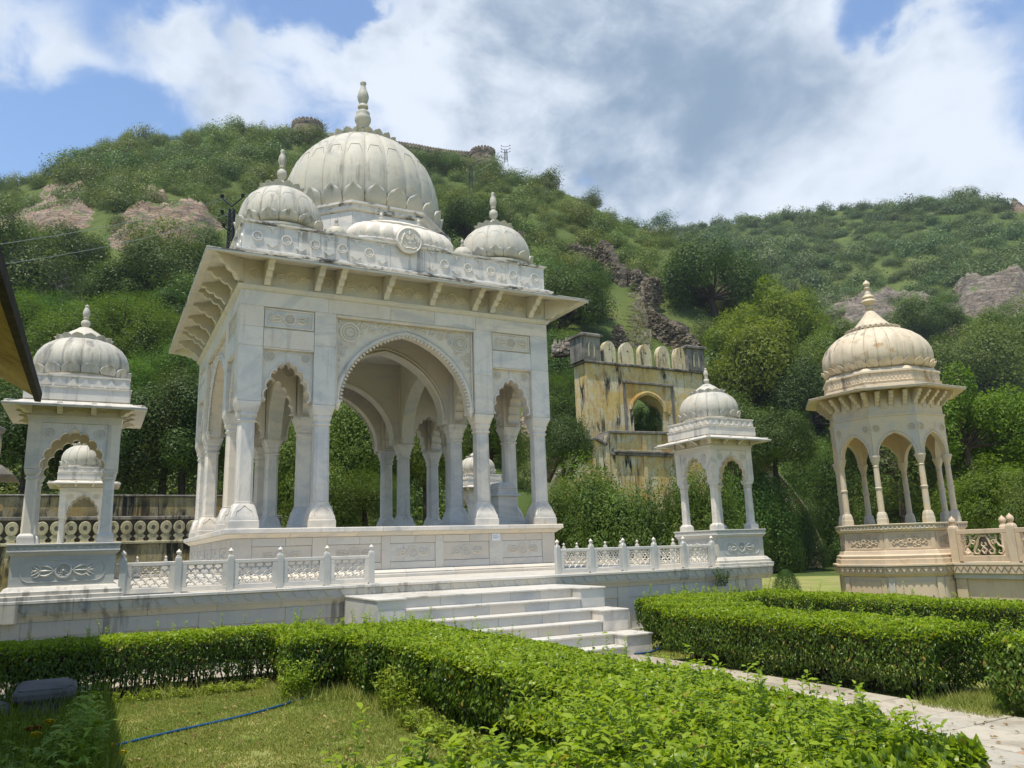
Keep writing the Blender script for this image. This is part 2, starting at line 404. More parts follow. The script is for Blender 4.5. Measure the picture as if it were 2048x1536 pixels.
def leafmat(name, dark, light, extra=None, trans=.3, rough=.45, ext=.0, objvar=.25, hue=None, spec=.22, dead=0):
    m, nt, b, out = mat(name); g = G(nt)
    at = N(nt, 'ShaderNodeAttribute', attribute_name='rnd'); info = N(nt, 'ShaderNodeObjectInfo')
    c = g.mix(at.outputs['Fac'], dark, light)
    if dead: c = g.mix(g.rng(at.outputs['Fac'], 1 - dead, 1 - dead * .9), c, (.34, .25, .05))
    if extra: c = g.mix(g.rng(g.noise(g.pos(), ext or .35, 4, .6), .42, .64, 0, .8), c, extra)
    hsv = N(nt, 'ShaderNodeHueSaturation')
    g.L(c, hsv.inputs['Color'])
    g.L(g.m('MULTIPLY_ADD', info.outputs['Random'], objvar * 2, 1 - objvar), hsv.inputs['Value'])
    r2 = g.m('FRACT', g.m('MULTIPLY', info.outputs['Random'], 17.37))
    g.L(g.m('MULTIPLY_ADD', r2, .05 if hue is None else hue, .5 - (.025 if hue is None else hue / 2)), hsv.inputs['Hue'])
    g.L(hsv.outputs[0], b.inputs['Base Color']); b.inputs['Roughness'].default_value = rough; b.inputs['Specular IOR Level'].default_value = spec
    tr = N(nt, 'ShaderNodeBsdfTranslucent')
    tcol = g.mix(1.0, hsv.outputs[0], (1.25, 1.3, .6), 'MULTIPLY'); g.L(tcol, tr.inputs[0])
    mx = N(nt, 'ShaderNodeMixShader'); mx.inputs[0].default_value = trans
    g.L(b.outputs[0], mx.inputs[1]); g.L(tr.outputs[0], mx.inputs[2]); g.L(mx.outputs[0], out.inputs[0])
    return m
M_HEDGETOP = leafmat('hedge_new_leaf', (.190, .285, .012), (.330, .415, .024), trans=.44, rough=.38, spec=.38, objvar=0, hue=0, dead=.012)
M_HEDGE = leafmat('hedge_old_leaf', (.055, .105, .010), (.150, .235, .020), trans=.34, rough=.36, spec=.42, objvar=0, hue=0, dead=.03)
M_HILLSCRUB = leafmat('hill_scrub_leaf', (.095, .140, .030), (.185, .220, .056), (.120, .170, .044), trans=.32, ext=.02, objvar=.28, hue=.06)
M_HILLFAR = leafmat('far_scrub_leaf', (.085, .130, .042), (.150, .195, .062), (.105, .150, .052), trans=.3, ext=.02, objvar=.25, hue=.05)
M_TREEDARK = leafmat('dark_tree_leaf', (.042, .078, .014), (.105, .155, .028), trans=.34, objvar=.2)
M_TREEMID = leafmat('mid_tree_leaf', (.062, .110, .015), (.140, .200, .030), trans=.36, objvar=.2)
M_TREELIGHT = leafmat('light_feathery_leaf', (.064, .120, .018), (.130, .195, .034), trans=.38, objvar=.12)
M_TREEBRIGHT = leafmat('bright_broad_leaf', (.095, .155, .014), (.205, .275, .026), trans=.42, objvar=.15)
M_BUSHLEAF = leafmat('bush_leaf', (.060, .110, .014), (.150, .215, .030), trans=.36, objvar=.15)
M_CREEPER = leafmat('creeper_leaf', (.045, .070, .022), (.085, .110, .035), trans=.25, objvar=.15)
M_HERB = leafmat('marigold_leaf', (.16, .24, .020), (.32, .38, .045), trans=.3, objvar=.1)
M_GRASSBLADE = leafmat('grass_blade', (.190, .240, .040), (.390, .370, .110), (.210, .280, .050), trans=.3, rough=.6, ext=.9, objvar=0, hue=0)
M_CYPRESS = leafmat('cypress_leaf', (.035, .085, .015), (.085, .150, .025), trans=.2, objvar=0)
M_TWIG = plain('hedge_twigs', (.055, .040, .024), .9, 0, .4, 9, .4)

def ground_mat():
    m, nt, b, out = mat('lawn_soil'); g = G(nt); p = g.pos()
    a = g.noise(p, .8, 6, .62, .4); c = g.mix(g.rng(a, .35, .65), (.215, .250, .060), (.320, .300, .110))
    d = g.noise(p, 30, 6, .7); c = g.mix(g.rng(d, .35, .7, 0, .5), c, (.14, .17, .04))
    e = g.noise(p, .9, 6, .65); c = g.mix(g.rng(e, .52, .64, 0, .75), c, (.27, .20, .11))
    g.L(c, b.inputs['Base Color']); b.inputs['Roughness'].default_value = .95; b.inputs['Specular IOR Level'].default_value = .1
    g.bump(d, b, .8, .02)
    return m
M_LAWN = ground_mat()
def hill_mat():
    m, nt, b, out = mat('scrub_hillside'); g = G(nt); p = g.pos()
    a = g.noise(p, .035, 7, .62, .4); c = g.mix(g.rng(a, .38, .62), (.066, .098, .024), (.108, .132, .036))
    d = g.noise(p, .35, 8, .7); c = g.mix(g.rng(d, .45, .72, 0, .7), c, (.045, .065, .018))
    e = g.noise(p, .16, 6, .65); c = g.mix(g.rng(e, .64, .72, 0, .8), c, (.33, .25, .19))
    g.L(c, b.inputs['Base Color']); b.inputs['Roughness'].default_value = .95; b.inputs['Specular IOR Level'].default_value = .1
    g.bump(d, b, .8, .5)
    return m
M_HILL = hill_mat()
def path_mat(name, c1, c2, c3):
    m, nt, b, out = mat(name); g = G(nt); p = g.pos(); info = N(nt, 'ShaderNodeObjectInfo')
    base = g.ramp(info.outputs['Random'], [(0, c1), (.5, c2), (1, c3)])
    a = g.noise(p, 1.6, 8, .72, .5); c = g.mix(g.rng(a, .44, .62, 0, .6), base, (.22, .18, .125))
    d = g.noise(p, 14, 6, .7); c = g.mix(g.rng(d, .5, .7, 0, .35), c, (.13, .11, .085))
    g.L(c, b.inputs['Base Color']); b.inputs['Roughness'].default_value = .8; b.inputs['Specular IOR Level'].default_value = .25
    g.bump(g.m('ADD', d, a), b, .4, .012)
    return m
M_PATH = path_mat('paving_stone', (.40, .35, .26), (.45, .40, .31), (.38, .35, .28))
M_PATHRED = path_mat('red_paving_stone', (.40, .22, .12), (.42, .25, .15), (.38, .22, .13))
# ------------------------------------------------------------------ architecture helpers
def arch_pts(w, h, n=48, foils=0, a=.12):
    a = a * .72
    out = []
    for i in range(n + 1):
        s = i / n; u = math.cos(PI * s)
        x = w * u; z = h * (.84 * math.sqrt(max(0, 1 - u * u)) + .16 * (1 - abs(u)))
        if foils:
            k = 1 - a * (1 - abs(math.sin(foils * PI * s)) ** .6)
            cz = h * .12
            x *= k; z = cz + (z - cz) * k
            if i in (0, n): z = 0
        out.append((x, z))
    return out
def arch_panel(mb, w, h, W, H, zs, y0, y1, foils=0, a=.12, n=48, xc=0):
    P = arch_pts(w, h, n, foils, a); Q = []
    for x, z in P:
        z_ = max(z, 0); t = min(W / abs(x) if abs(x) > 1e-6 else 1e9, H / z_ if z_ > 1e-6 else 1e9); Q.append((x * t, z_ * t))
    vs = []; fs = []
    for y in (y0, y1):
        vs += [(xc + x, y, zs + z) for x, z in P] + [(xc + x, y, zs + z) for x, z in Q]
    vs += [(xc + s * W, y, zs + H) for y in (y0, y1) for s in (1, -1)]
    m = n + 1; B = 2 * m; C = 4 * m
    for i in range(n):
        fs.append((i, i + 1, m + i + 1, m + i)); fs.append((B + i + 1, B + i, B + m + i, B + m + i + 1))
        fs.append((i, B + i, B + i + 1, i + 1))
        a_, b_ = Q[i], Q[i + 1]
        top = lambda q: abs(q[1] - H) < 1e-6
        if top(a_) != top(b_):
            k = 0 if a_[0] > 0 else 1
            fs.append((m + i, m + i + 1, C + k)); fs.append((B + m + i + 1, B + m + i, C + 2 + k))
            fs.append((m + i, C + k, C + 2 + k, B + m + i)); fs.append((C + k, m + i + 1, B + m + i + 1, C + 2 + k))
        else: fs.append((m + i, m + i + 1, B + m + i + 1, B + m + i))
    for i in (0, n): fs.append((i, m + i, B + m + i, B + i))
    mb.add(vs, fs)
def arch_ring(mb, w, h, zs, o0, o1, y0, y1, foils=0, a=.12, n=48, xc=0):
    """a moulding that follows the arch between offsets o0 and o1 outside its curve"""
    P = arch_pts(w, h, n, foils, a)
    def off(i, o):
        p0 = P[max(i - 1, 0)]; p1 = P[min(i + 1, n)]; tx, tz = p1[0] - p0[0], p1[1] - p0[1]; l = math.hypot(tx, tz) or 1
        return (P[i][0] + tz / l * o, P[i][1] - tx / l * o)
    secs = []
    for i in range(n + 1):
        A = off(i, o0); Bp = off(i, o1); mid = ((A[0] + Bp[0]) / 2, (A[1] + Bp[1]) / 2)
        secs.append([(xc + A[0], y1, zs + A[1]), (xc + A[0], (y0 + y1) / 2, zs + A[1]), (xc + mid[0], y0, zs + mid[1]), (xc + Bp[0], (y0 + y1) / 2, zs + Bp[1]), (xc + Bp[0], y1, zs + Bp[1])])
    mb.loft(secs)
def ring_xz(mb, cx, cz, y, R, r, n=20, k=5, arc=(0, 2 * PI)):
    full = abs(arc[1] - arc[0] - 2 * PI) < 1e-6
    pts = [(cx + R * math.cos(arc[0] + (arc[1] - arc[0]) * i / n), y, cz + R * math.sin(arc[0] + (arc[1] - arc[0]) * i / n)) for i in range(n + 1)]
    mb.tube(pts, r, k, cap=not full)
def rosette(R, y=0.0, petals=8):
    mb = MB(); ring_xz(mb, 0, 0, y, R, R * .15, 24)
    ring_xz(mb, 0, 0, y, R * .34, R * .09, 12)
    for k in range(petals):
        a = 2 * PI * k / petals
        ring_xz(mb, math.cos(a) * R * .66, math.sin(a) * R * .66, y, R * .19, R * .05, 8, 4)
    mb.loft([[(R * .2 * s * math.cos(t), y - d, R * .2 * s * math.sin(t)) for t in [2 * PI * i / 10 for i in range(10)]] for s, d in ((1, 0), (.8, R * .12), (.3, R * .18))])
    return mb
def leafy(mb, x, z, y, L, ang, r=.008):
    c, s = math.cos(ang), math.sin(ang)
    for k in (-1, 0, 1):
        pts = []
        for i in range(7):
            t = i / 6; u = L * t; v = k * (.30 * L * math.sin(t * PI * .8) + .10 * L * t)
            if k == 0: v = 0; u = L * t * 1.1
            pts.append((x + u * c - v * s, y, z + u * s + v * c))
        mb.tube(pts, [r * (1.5 - .9 * abs(i / 3 - 1)) for i in range(7)], 4)
def spray(R, L, y=0.0):
    """a rosette with a leaf spray either side"""
    mb = rosette(R, y)
    for s in (0, PI):
        leafy(mb, math.cos(s) * R * 1.1, 0, y, L * .62, s, R * .16)
        ring_xz(mb, math.cos(s) * (R * 1.15 + L * .45), 0, y, R * .26, R * .1, 8, 4)
        leafy(mb, math.cos(s) * (R * 1.2 + L * .5), 0, y, L * .4, s + .5, R * .12); leafy(mb, math.cos(s) * (R * 1.2 + L * .5), 0, y, L * .4, s - .5, R * .12)
    return mb
def petal_mesh(w, h, t, curl=.35, name='petal', mt=None, follow=None):
    """an upright rounded petal, root at z 0, standing in the xz plane and curling outwards (towards -y)"""
    mb = MB(); nu, nv = 6, 6; V = []
    for side in (0, 1):
        for j in range(nv + 1):
            v = math.sin(PI / 2 * j / nv)
            ww = w * .5 * (.90 + .10 * min(1, v / .3)) * (max(0, 1 - ((v - .35) / .655) ** 2.4) ** .5 if v > .35 else 1)
            for i in range(nu + 1):
                u = i / nu * 2 - 1
                y = -curl * h * max(0, v - .45) ** 2 * 2.2 - (1 - abs(u) ** 3) * t * .7 + (math.exp(-(u / .35) ** 2) * t * .5 if v < .8 else 0) - (0 if side else t * .8)
                if follow: y -= follow(h * v)
                else: y -= curl * h * v * .6
                V.append((u * ww, y, h * (v - .06 * u * u * v)))
    F = []; m = (nu + 1) * (nv + 1)
    for j in range(nv):
        for i in range(nu):
            a = j * (nu + 1) + i; q = (a, a + 1, a + nu + 2, a + nu + 1)
            F.append(q); F.append(tuple(m + k for k in q[::-1]))
    edge = [i for i in range(nu + 1)] + [j * (nu + 1) + nu for j in range(1, nv + 1)] + [nv * (nu + 1) + i for i in range(nu - 1, -1, -1)] + [j * (nu + 1) for j in range(nv - 1, 0, -1)]
    for k in range(len(edge)):
        a, b = edge[k], edge[(k + 1) % len(edge)]; F.append((a, m + a, m + b, b))
    mb.add(V, F)
    return mb.mesh(name, mt, True, .9)
def ring_of(me, name, parent, R, z, n, rot0=0.0, cx=0, cy=0, sc_=None):
    for k in range(n):
        a = rot0 + 2 * PI * k / n
        place(me, name, parent, (cx + R * math.cos(a), cy + R * math.sin(a), z), (0, 0, a + PI / 2), sc_)
def gore(n, bulge=.018, rib=.10, ribh=.02):
    def f(a, z):
        s = (a * n / (2 * PI)) % 1.0; d = min(s, 1 - s)
        return 1 - bulge + bulge * min(1, math.sin(min(1, d / .42) * PI / 2)) ** .55
    return f
def dome_ribs(parent, R, z0, n, prof, mt, w, cells=True):
    """twin-bead ribs in the valleys between the gores, and the dark joints beside them"""
    pts = [(R * a, z0 + R * b_) for a, b_ in prof]
    P = []
    for i in range(len(pts) - 1):
        for k in range(2):
            t = k / 2; P.append((pts[i][0] * (1 - t) + pts[i + 1][0] * t, pts[i][1] * (1 - t) + pts[i + 1][1] * t))
    P.append(pts[-1]); top = P[-1][0] / R
    mb = MB()
    for s in (-1, 1):
        mb.tube([(r * .978 + w * .12, s * w * .42 * max(.45, r / R), z) for r, z in P], [w * .40 * max(.5, r / R) for r, z in P], 6)
    rm = mb.mesh('dome_rib', mt, True, 1.2)
    mb = MB()
    for s in (-1, 1): mb.tube([(r * .980 - w * .02, s * w * .90 * max(.45, r / R), z) for r, z in P], [w * .20] * len(P), 4)
    if cells:
        hw = PI / n
        for lev in (.50, .78):
            i = int(lev * (len(P) - 1)); r, z = P[i]; q = []
            for k in range(9):
                u = k / 8 * 2 - 1; j = min(len(P) - 1, i + int(round((1 - u * u) * len(P) * .10))); r2, z2 = P[j]; f_ = gore(n)(hw + u * hw, 0); a = hw + u * hw * .9
                q.append((r2 * (f_ + .002) * math.cos(a), r2 * (f_ + .002) * math.sin(a), z2))
            mb.tube(q, w * .12, 4)
    jm = mb.mesh('dome_joint', M_JOINT)
    for k in range(n):
        a = 2 * PI * k / n; place(rm, 'dome_rib', parent, (0, 0, 0), a); place(jm, 'joint_line', parent, (0, 0, 0), a)
def finial_mesh(R, h, mt, name='finial', kind=0):
    """turned kalash finial: foot, pot, disc, drop and tip"""
    if kind == 0: pr = [(1, 0), (.62, .03), (.55, .07), (.70, .10), (1.0, .20), (.98, .26), (.80, .31), (.86, .34), (.78, .37), (.45, .40), (.44, .43), (.66, .46), (.62, .50), (.40, .53), (.62, .60), (.72, .67), (.62, .75), (.36, .85), (.28, .91), (.40, .945), (.36, .97), (.14, .99), (0.02, 1.0)]
    elif kind == 1: pr = [(.85, 0), (.5, .05), (.55, .09), (.92, .16), (1.0, .24), (.92, .32), (.5, .38), (.48, .42), (.7, .44), (.5, .47), (.72, .56), (.82, .66), (.66, .77), (.36, .88), (.48, .92), (.4, .96), (.1, .99), (.02, 1)]
    else: pr = [(.55, 0), (.35, .05), (.34, .10), (.62, .13), (.55, .17), (.30, .20), (.55, .26), (1.0, .33), (.92, .37), (.62, .41), (.80, .46), (.70, .50), (.42, .55), (.40, .60), (.30, .63), (.24, .70), (.42, .74), (.30, .78), (.28, .80), (.5, .86), (.44, .91), (.15, .97), (.02, 1)]
    mb = MB(); mb.lathe([(r * R, z * h) for r, z in pr], 20); return mb.mesh(name, mt, True, .8)
def square_band(mb, h, z0, z1, out=0.0, prof=None):
    """moulding ring round a square: profile of (offset, height fraction)"""
    secs = [sq(h + o, z0 + (z1 - z0) * t) for o, t in prof]
    mb.loft(secs)

# ------------------------------------------------------------------ the big pavilion
PX, PY, T = 6.077, 20.149, 1.15
pav = thing('domed_pavilion', 'large white marble domed pavilion with cusped arches on the terrace', 'pavilion', (PX, PY, T))
def R4(x, y, k):
    c, s = ((1, 0), (0, 1), (-1, 0), (0, -1))[k]; return (x * c - y * s, x * s + y * c)
DZ = -T
def side4(mb_or_me, name, mt=None, parent=pav, x=0, y=0, ks=(0, 1, 2, 3), smooth=False, z=0.0):
    me = mb_or_me.mesh(name, mt, smooth) if isinstance(mb_or_me, MB) else mb_or_me
    obs = []
    for k in ks:
        lx, ly = R4(x, y, k); obs.append(place(me, name, parent, (lx, ly, DZ + z), (0, 0, k * PI / 2)))
    return obs
W_, CT, CP_, TH = 3.71, .49, 4.80, .49
def block4(x0, x1, z0, z1, mt=M_MARBLE, y0=-W_, y1=-W_ + .12, name='marble_block', b=.006, j=.0045, ks=(0, 1, 2, 3)):
    mb = MB(); mb.box(x0 + j, x1 - j, y0 + rng.uniform(0, .002), y1, z0 + j, z1 - j, b); return side4(mb, name, mt, ks=ks)
# plinth: blocks of warm marble
def plinth():
    P, zp, B = 3.70, 2.21, T
    core = MB(); core.box(-P + .05, P - .05, -P + .05, P - .05, B, zp - .03); core.build('plinth_core', M_DARK, pav, (0, 0, DZ))
    fl = MB(); fl.box(-3.5, 3.5, -3.5, 3.5, zp - .03, zp - .004); fl.build('floor', M_TREAD, pav, (0, 0, DZ))
    def face(k):
        rr = random.Random(50 + k)
        # pattern of stiles, rails and panels between z 1.33 and 2.0
        def bl(x0, x1, z0, z1, dy=0.0, mt=M_MARBLE_PLINTH):
            mb = MB(); mb.box(x0 + .003, x1 - .003, -P - dy, -P + .06, z0 + .003, z1 - .003, .004)
            side4(mb, 'marble_block', mt, ks=(k,))
        xs = [-3.70, -3.30, -2.10, -1.78, -.62, -.42, .62, .82, 1.95, 2.30, 3.35, 3.70] if k % 2 == 0 else [-3.70, -3.2, -2.2, -1.9, -.7, -.4, .5, .8, 1.9, 2.2, 3.3, 3.70]
        for i in range(len(xs) - 1):
            x0, x1 = xs[i], xs[i + 1]
            if x1 - x0 < .6: bl(x0, x1, 1.31, 2.015, .004)
            else:
                m = x0 + (x1 - x0) * rr.uniform(.4, .7)
                bl(x0, m, 1.85, 2.015); bl(m, x1, 1.85, 2.015)
                if rr.random() < .5: bl(x0, x1, 1.46, 1.85, -.012)
                else:
                    m2 = x0 + (x1 - x0) * rr.choice((.3, .68)); bl(x0, m2, 1.46, 1.85, -.012); bl(m2, x1, 1.46, 1.85, -.012)
                bl(x0, x1, 1.31, 1.46)
                me = bpy.data.meshes.get('panel_rosette')
                if me is None: me = spray(.12, .28).mesh('panel_rosette', M_MARBLE_PLINTH)
                side4(me, 'carved_rosette', x=(x0 + x1) / 2, y=-P + .012, ks=(k,), z=1.655)
        # base moulding, cap mouldings in lengths
        for z0, z1, prof, xs2, mt in ((1.15, 1.31, [(.14, 0), (.14, .35), (.11, .45), (.12, .6), (.03, .95), (.0, 1)], 6, M_MARBLE_PLINTH),
                                      (2.015, 2.105, [(.01, 0), (.05, .25), (.07, .5), (.12, .8), (.13, 1)], 6, M_MARBLE_CARVED),
                                      (2.105, 2.21, [(.15, 0), (.16, .15), (.16, .85), (.145, 1)], 5, M_MARBLE)):
            cuts = [-1 + 2 * i / xs2 + (rr.uniform(-.08, .08) if 0 < i < xs2 else 0) for i in range(xs2 + 1)]
            for i in range(xs2):
                mb = MB(); secs = []
                for t, (a, first, last) in ((cuts[i], (cuts[i], i == 0, False)), (cuts[i + 1], (cuts[i + 1], False, i == xs2 - 1))):
                    poly = []
                    for o, f in prof:
                        xx = t * (P + (o if (first or last) else 0)); xx += -.003 if (t == cuts[i + 1] and not last) else (.003 if not first else 0)
                        poly.append((xx, -P - o, z0 + (z1 - z0) * f + (.002 if f == 0 else (-.002 if f == 1 else 0))))
                    xx = poly[-1][0]
                    xi = t * (P - .1) if (first or last) else xx
                    poly.append((xi, -P + .1, z1 - .002)); poly.append((xi, -P + .1, z0 + .002))
                    secs.append(poly)
                mb.loft(secs); side4(mb, 'moulding_stone', mt, ks=(k,))
        for i in range(7):
            mb = MB(); x0 = -3.5 + i; mb.box(x0 + .003, x0 + .997, -P + .1, -P + .7, 2.19, 2.2095)
            side4(mb, 'floor_slab', M_TREAD, ks=(k,))
    for k in range(4): face(k)
plinth()
# columns: sixteen on a grid of four by four
def column_parts():
    b = MB(); secs = []
    for h, c, z in ((.285, .002, 2.21), (.285, .002, 2.36), (.272, .002, 2.37), (.268, .004, 2.43), (.255, .02, 2.47), (.245, .03, 2.52), (.225, .055, 2.62), (.20, .075, 2.68), (.185, .085, 2.72), (.19, .08, 2.735), (.17, .075, 2.745)):
        secs.append(oct_(h, c, z))
    b.loft(secs)
    s = MB(); s.loft([oct_(.168, .058, 2.74), oct_(.158, .055, 4.38)])
    k = MB(); secs = []
    for h, c, z in ((.165, .06, 4.37), (.182, .06, 4.385), (.188, .06, 4.41), (.168, .06, 4.43), (.166, .06, 4.47), (.19, .07, 4.50), (.20, .07, 4.56), (.192, .068, 4.585), (.205, .06, 4.60), (.225, .05, 4.68), (.238, .03, 4.73), (.243, .006, 4.745), (.246, .002, 4.80)):
        secs.append(oct_(h, c, z))
    k.loft(secs)
    # pointed leaf relief at the foot
    r = MB()
    for f in range(4):
        pts = [(-.17, 2.47), (-.15, 2.56), (-.08, 2.60), (0, 2.68), (.08, 2.60), (.15, 2.56), (.17, 2.47)]
        q = []
        for u, v in pts:
            yy = -(.268 - (v - 2.43) * .23) - .003
            x, y = R4(u, yy, f); q.append((x, y, v))
        r.tube(q, .007, 4)
    return (b.mesh('column_base', M_MARBLE, True, .5), s.mesh('column_shaft', M_MARBLE), k.mesh('column_capital', M_MARBLE, True, .5), r.mesh('leaf_relief', M_MARBLE))
cb, cs, ck, cr_ = column_parts()
GRID = (-3.465, -1.91, 1.91, 3.465)
for gx in GRID:
    for gy in GRID:
        c = place(None, 'column', pav, (gx, gy, DZ))
        place(cb, 'column_base', c); place(cs, 'column_shaft', c); place(ck, 'column_capital', c); place(cr_, 'leaf_relief', c)
# walls above the capitals
core = MB()
for s in (0, 1, 2, 3):
    def q(x0, x1, y0, y1, z0, z1):
        a = R4(x0, y0, s); b_ = R4(x1, y1, s)
        core.box(min(a[0], b_[0]), max(a[0], b_[0]), min(a[1], b_[1]), max(a[1], b_[1]), z0, z1)
    q(-3.70, -3.235, -3.70, -3.235, 4.81, 7.24)
    q(-2.135, -1.685, -3.699, -3.235, 4.81, 7.0); q(1.685, 2.135, -3.699, -3.235, 4.81, 7.0)
    q(-3.234, -2.136, -3.665, -3.235, 5.97, 7.0); q(2.136, 3.234, -3.665, -3.235, 5.97, 7.0)
    q(-3.234, 3.234, -3.698, -3.235, 6.86, 7.24)
core.build('wall_core', M_MARBLE, pav, (0, 0, DZ))
for (x0, x1, z0, z1) in ((-3.71, -3.22, 4.80, 5.98), (-3.71, -3.22, 5.98, 6.40), (-3.71, -3.22, 6.40, 6.86), (3.22, 3.71, 4.80, 5.98), (3.22, 3.71, 5.98, 6.86),
                         (-3.22, -2.15, 5.97, 6.39), (2.15, 3.22, 5.97, 6.39), (-2.15, -1.67, 4.80, 6.10), (-2.15, -1.67, 6.10, 6.86), (1.67, 2.15, 4.80, 5.75), (1.67, 2.15, 5.75, 6.86),
                         (-3.71, -1.85, 6.86, 7.19), (-1.85, -.42, 6.86, 7.19), (-.42, .66, 6.86, 7.19), (.66, 1.72, 6.86, 7.19), (1.72, 3.71, 6.86, 7.19)):
    y1 = -W_ + .12
    block4(x0, x1, z0, z1, y0=-W_)
for sx in (-1, 1):      # carved panels over the side arches
    a, b_ = sorted((sx * 2.16, sx * 3.21))
    mb = MB(); mb.box(a, b_, -3.680, -3.66, 6.41, 6.84, .004); side4(mb, 'carved_panel', M_MARBLE if sx < 0 else M_MARBLE_CARVED)
    mb = MB(); 
    for (p0, p1, q0, q1) in ((a + .01, b_ - .01, 6.42, 6.45), (a + .01, b_ - .01, 6.80, 6.83), (a + .01, a + .04, 6.45, 6.80), (b_ - .04, b_ - .01, 6.45, 6.80)): mb.box(p0, p1, -3.70, -3.68, q0, q1, .004)
    side4(mb, 'panel_frame', M_MARBLE if sx < 0 else M_MARBLE_CARVED)
    me = spray(.12, .32).mesh('panel_flower', M_MARBLE if sx < 0 else M_MARBLE_CARVED)
    side4(me, 'carved_flower', x=sx * 2.685, y=-3.69, z=6.625)
# arch panels set back in their recesses
big = MB(); arch_panel(big, 1.56, 1.63, 1.68, 1.93, 4.93, -3.60, -3.30); side4(big, 'arch_panel', M_MARBLE_CARVED)
rg = MB(); arch_ring(rg, 1.56, 1.63, 4.93, 0.0, .085, -3.65, -3.60); arch_ring(rg, 1.56, 1.63, 4.93, .095, .125, -3.635, -3.60); side4(rg, 'arch_moulding', M_MARBLE, smooth=True)
for sx in (-1, 1):
    jm = MB(); jm.box(*sorted((sx * 1.56, sx * 1.68)), -3.60, -3.30, 4.80, 4.929)
    jm.loft([[(sx * (1.60 + s * math.cos(t)), -3.60 + s * math.sin(t), z) for t in [2 * PI * i / 8 for i in range(8)]] for s, z in ((.075, 4.95), (.08, 4.86), (.05, 4.80), (.055, 4.77), (.01, 4.71))])
    side4(jm, 'arch_pendant', M_MARBLE)

bud = MB(); Pts = arch_pts(1.56, 1.63, 52)
for i in range(53):
    p0 = Pts[max(i - 1, 0)]; p1 = Pts[min(i + 1, 52)]; tx, tz = p1[0] - p0[0], p1[1] - p0[1]; l = math.hypot(tx, tz); nx, nz = -tz / l, tx / l
    bx, bz = Pts[i][0] + nx * .0, Pts[i][1] + nz * .0
    secs = []
    for s, d in ((.028, 0), (.034, .028), (.024, .052), (.004, .075)):
        secs.append([(bx + nx * d + tx / l * s * math.cos(t), -3.625 + s * math.sin(t), 4.93 + bz + nz * d + tz / l * s * math.cos(t)) for t in [2 * PI * k / 6 for k in range(6)]])
    bud.loft(secs)
side4(bud, 'bud_fringe', M_MARBLE_CARVED, smooth=True)
# carved scrolls in the spandrels
scr = MB(); rr = random.Random(4)
def spiral(cx, cz, R, hand, a0, turns=1.6):
    pts = []; n = 18
    for i in range(n + 1):
        t = i / n; r = R * (1 - .85 * t); a = a0 + hand * t * turns * 2 * PI
        pts.append((cx + r * math.cos(a), -3.604, cz + r * math.sin(a)))
    scr.tube(pts, [.028 - .012 * i / n for i in range(n + 1)], 4)
for sx in (-1, 1):
    scr = MB(); ring_xz(scr, sx * 1.34, 6.50, -3.604, .21, .030, 26); ring_xz(scr, sx * 1.34, 6.50, -3.604, .15, .020, 20); ring_xz(scr, sx * 1.34, 6.50, -3.604, .07, .025, 12)
    for k in range(12):
        a = 2 * PI * k / 12; ring_xz(scr, sx * 1.34 + .11 * math.cos(a), 6.50 + .11 * math.sin(a), -3.604, .022, .008, 6, 4)
    for (x, z, R) in ((1.02, 6.66, .10), (.83, 6.60, .08), (.80, 6.75, .06), (.62, 6.68, .085), (.44, 6.71, .07), (.28, 6.74, .055), (.12, 6.76, .045), (1.56, 6.22, .085), (1.44, 6.14, .08), (1.56, 6.02, .07), (1.60, 5.84, .05), (1.55, 6.73, .06), (1.16, 6.76, .05), (1.50, 5.98, .05), (1.08, 6.50, .06), (1.25, 6.24, .055), (1.61, 5.68, .035)):
        spiral(sx * x, z, R, sx * rr.choice((1, -1)), rr.uniform(0, 6)); 
        for _ in range(2): leafy(scr, sx * x, z, -3.604, R * 1.1, rr.uniform(0, 6), .008)
    side4(scr, 'carved_scrollwork', M_MARBLE_CARVED)

fr = MB(); fr.box(-1.67, 1.67, -3.71, -3.60, 6.795, 6.855, .01)
for sx in (-1, 1): fr.box(*sorted((sx * 1.655, sx * 1.615)), -3.64, -3.60, 4.95, 6.79, .004)
side4(fr, 'recess_frame', M_MARBLE_CARVED)
sm = MB(); arch_panel(sm, .485, .86, .535, 1.11, 4.86, -3.62, -3.30, 9, .17, 72); side4(sm, 'cusped_arch', M_MARBLE_CARVED, x=-2.685 if False else 0) if False else None
for sx in (-1, 1):
    s2 = MB(); arch_panel(s2, .485, .86, .535, 1.11, 4.86, -3.62, -3.32, 9, .17, 72, xc=sx * 2.685)
    side4(s2, 'cusped_arch', M_MARBLE_CARVED, smooth=False)
    s3 = MB(); arch_ring(s3, .485, .86, 4.86, 0, .04, -3.645, -3.62, 9, .17, 72, xc=sx * 2.685)
    s3.loft([[(sx * 2.685 + s * math.cos(t), -3.63 + .2 * s * math.sin(t), z) for t in [2 * PI * i / 8 for i in range(8)]] for s, z in ((.02, 5.70), (.05, 5.76), (.02, 5.81), (.06, 5.86), (.01, 5.93))])
    side4(s3, 'cusp_moulding', M_MARBLE)
    for d in (-1, 1):
        me = bpy.data.meshes.get('small_rosette') or rosette(.105).mesh('small_rosette', M_MARBLE_CARVED)
        side4(me, 'carved_rosette', x=sx * 2.685 + d * .37, y=-3.625, z=5.80)
    s4 = MB(); s4.box(sx * 2.685 - .535, sx * 2.685 + .535, -3.70, -3.62, 5.945, 5.97, .004); side4(s4, 'recess_frame', M_MARBLE)
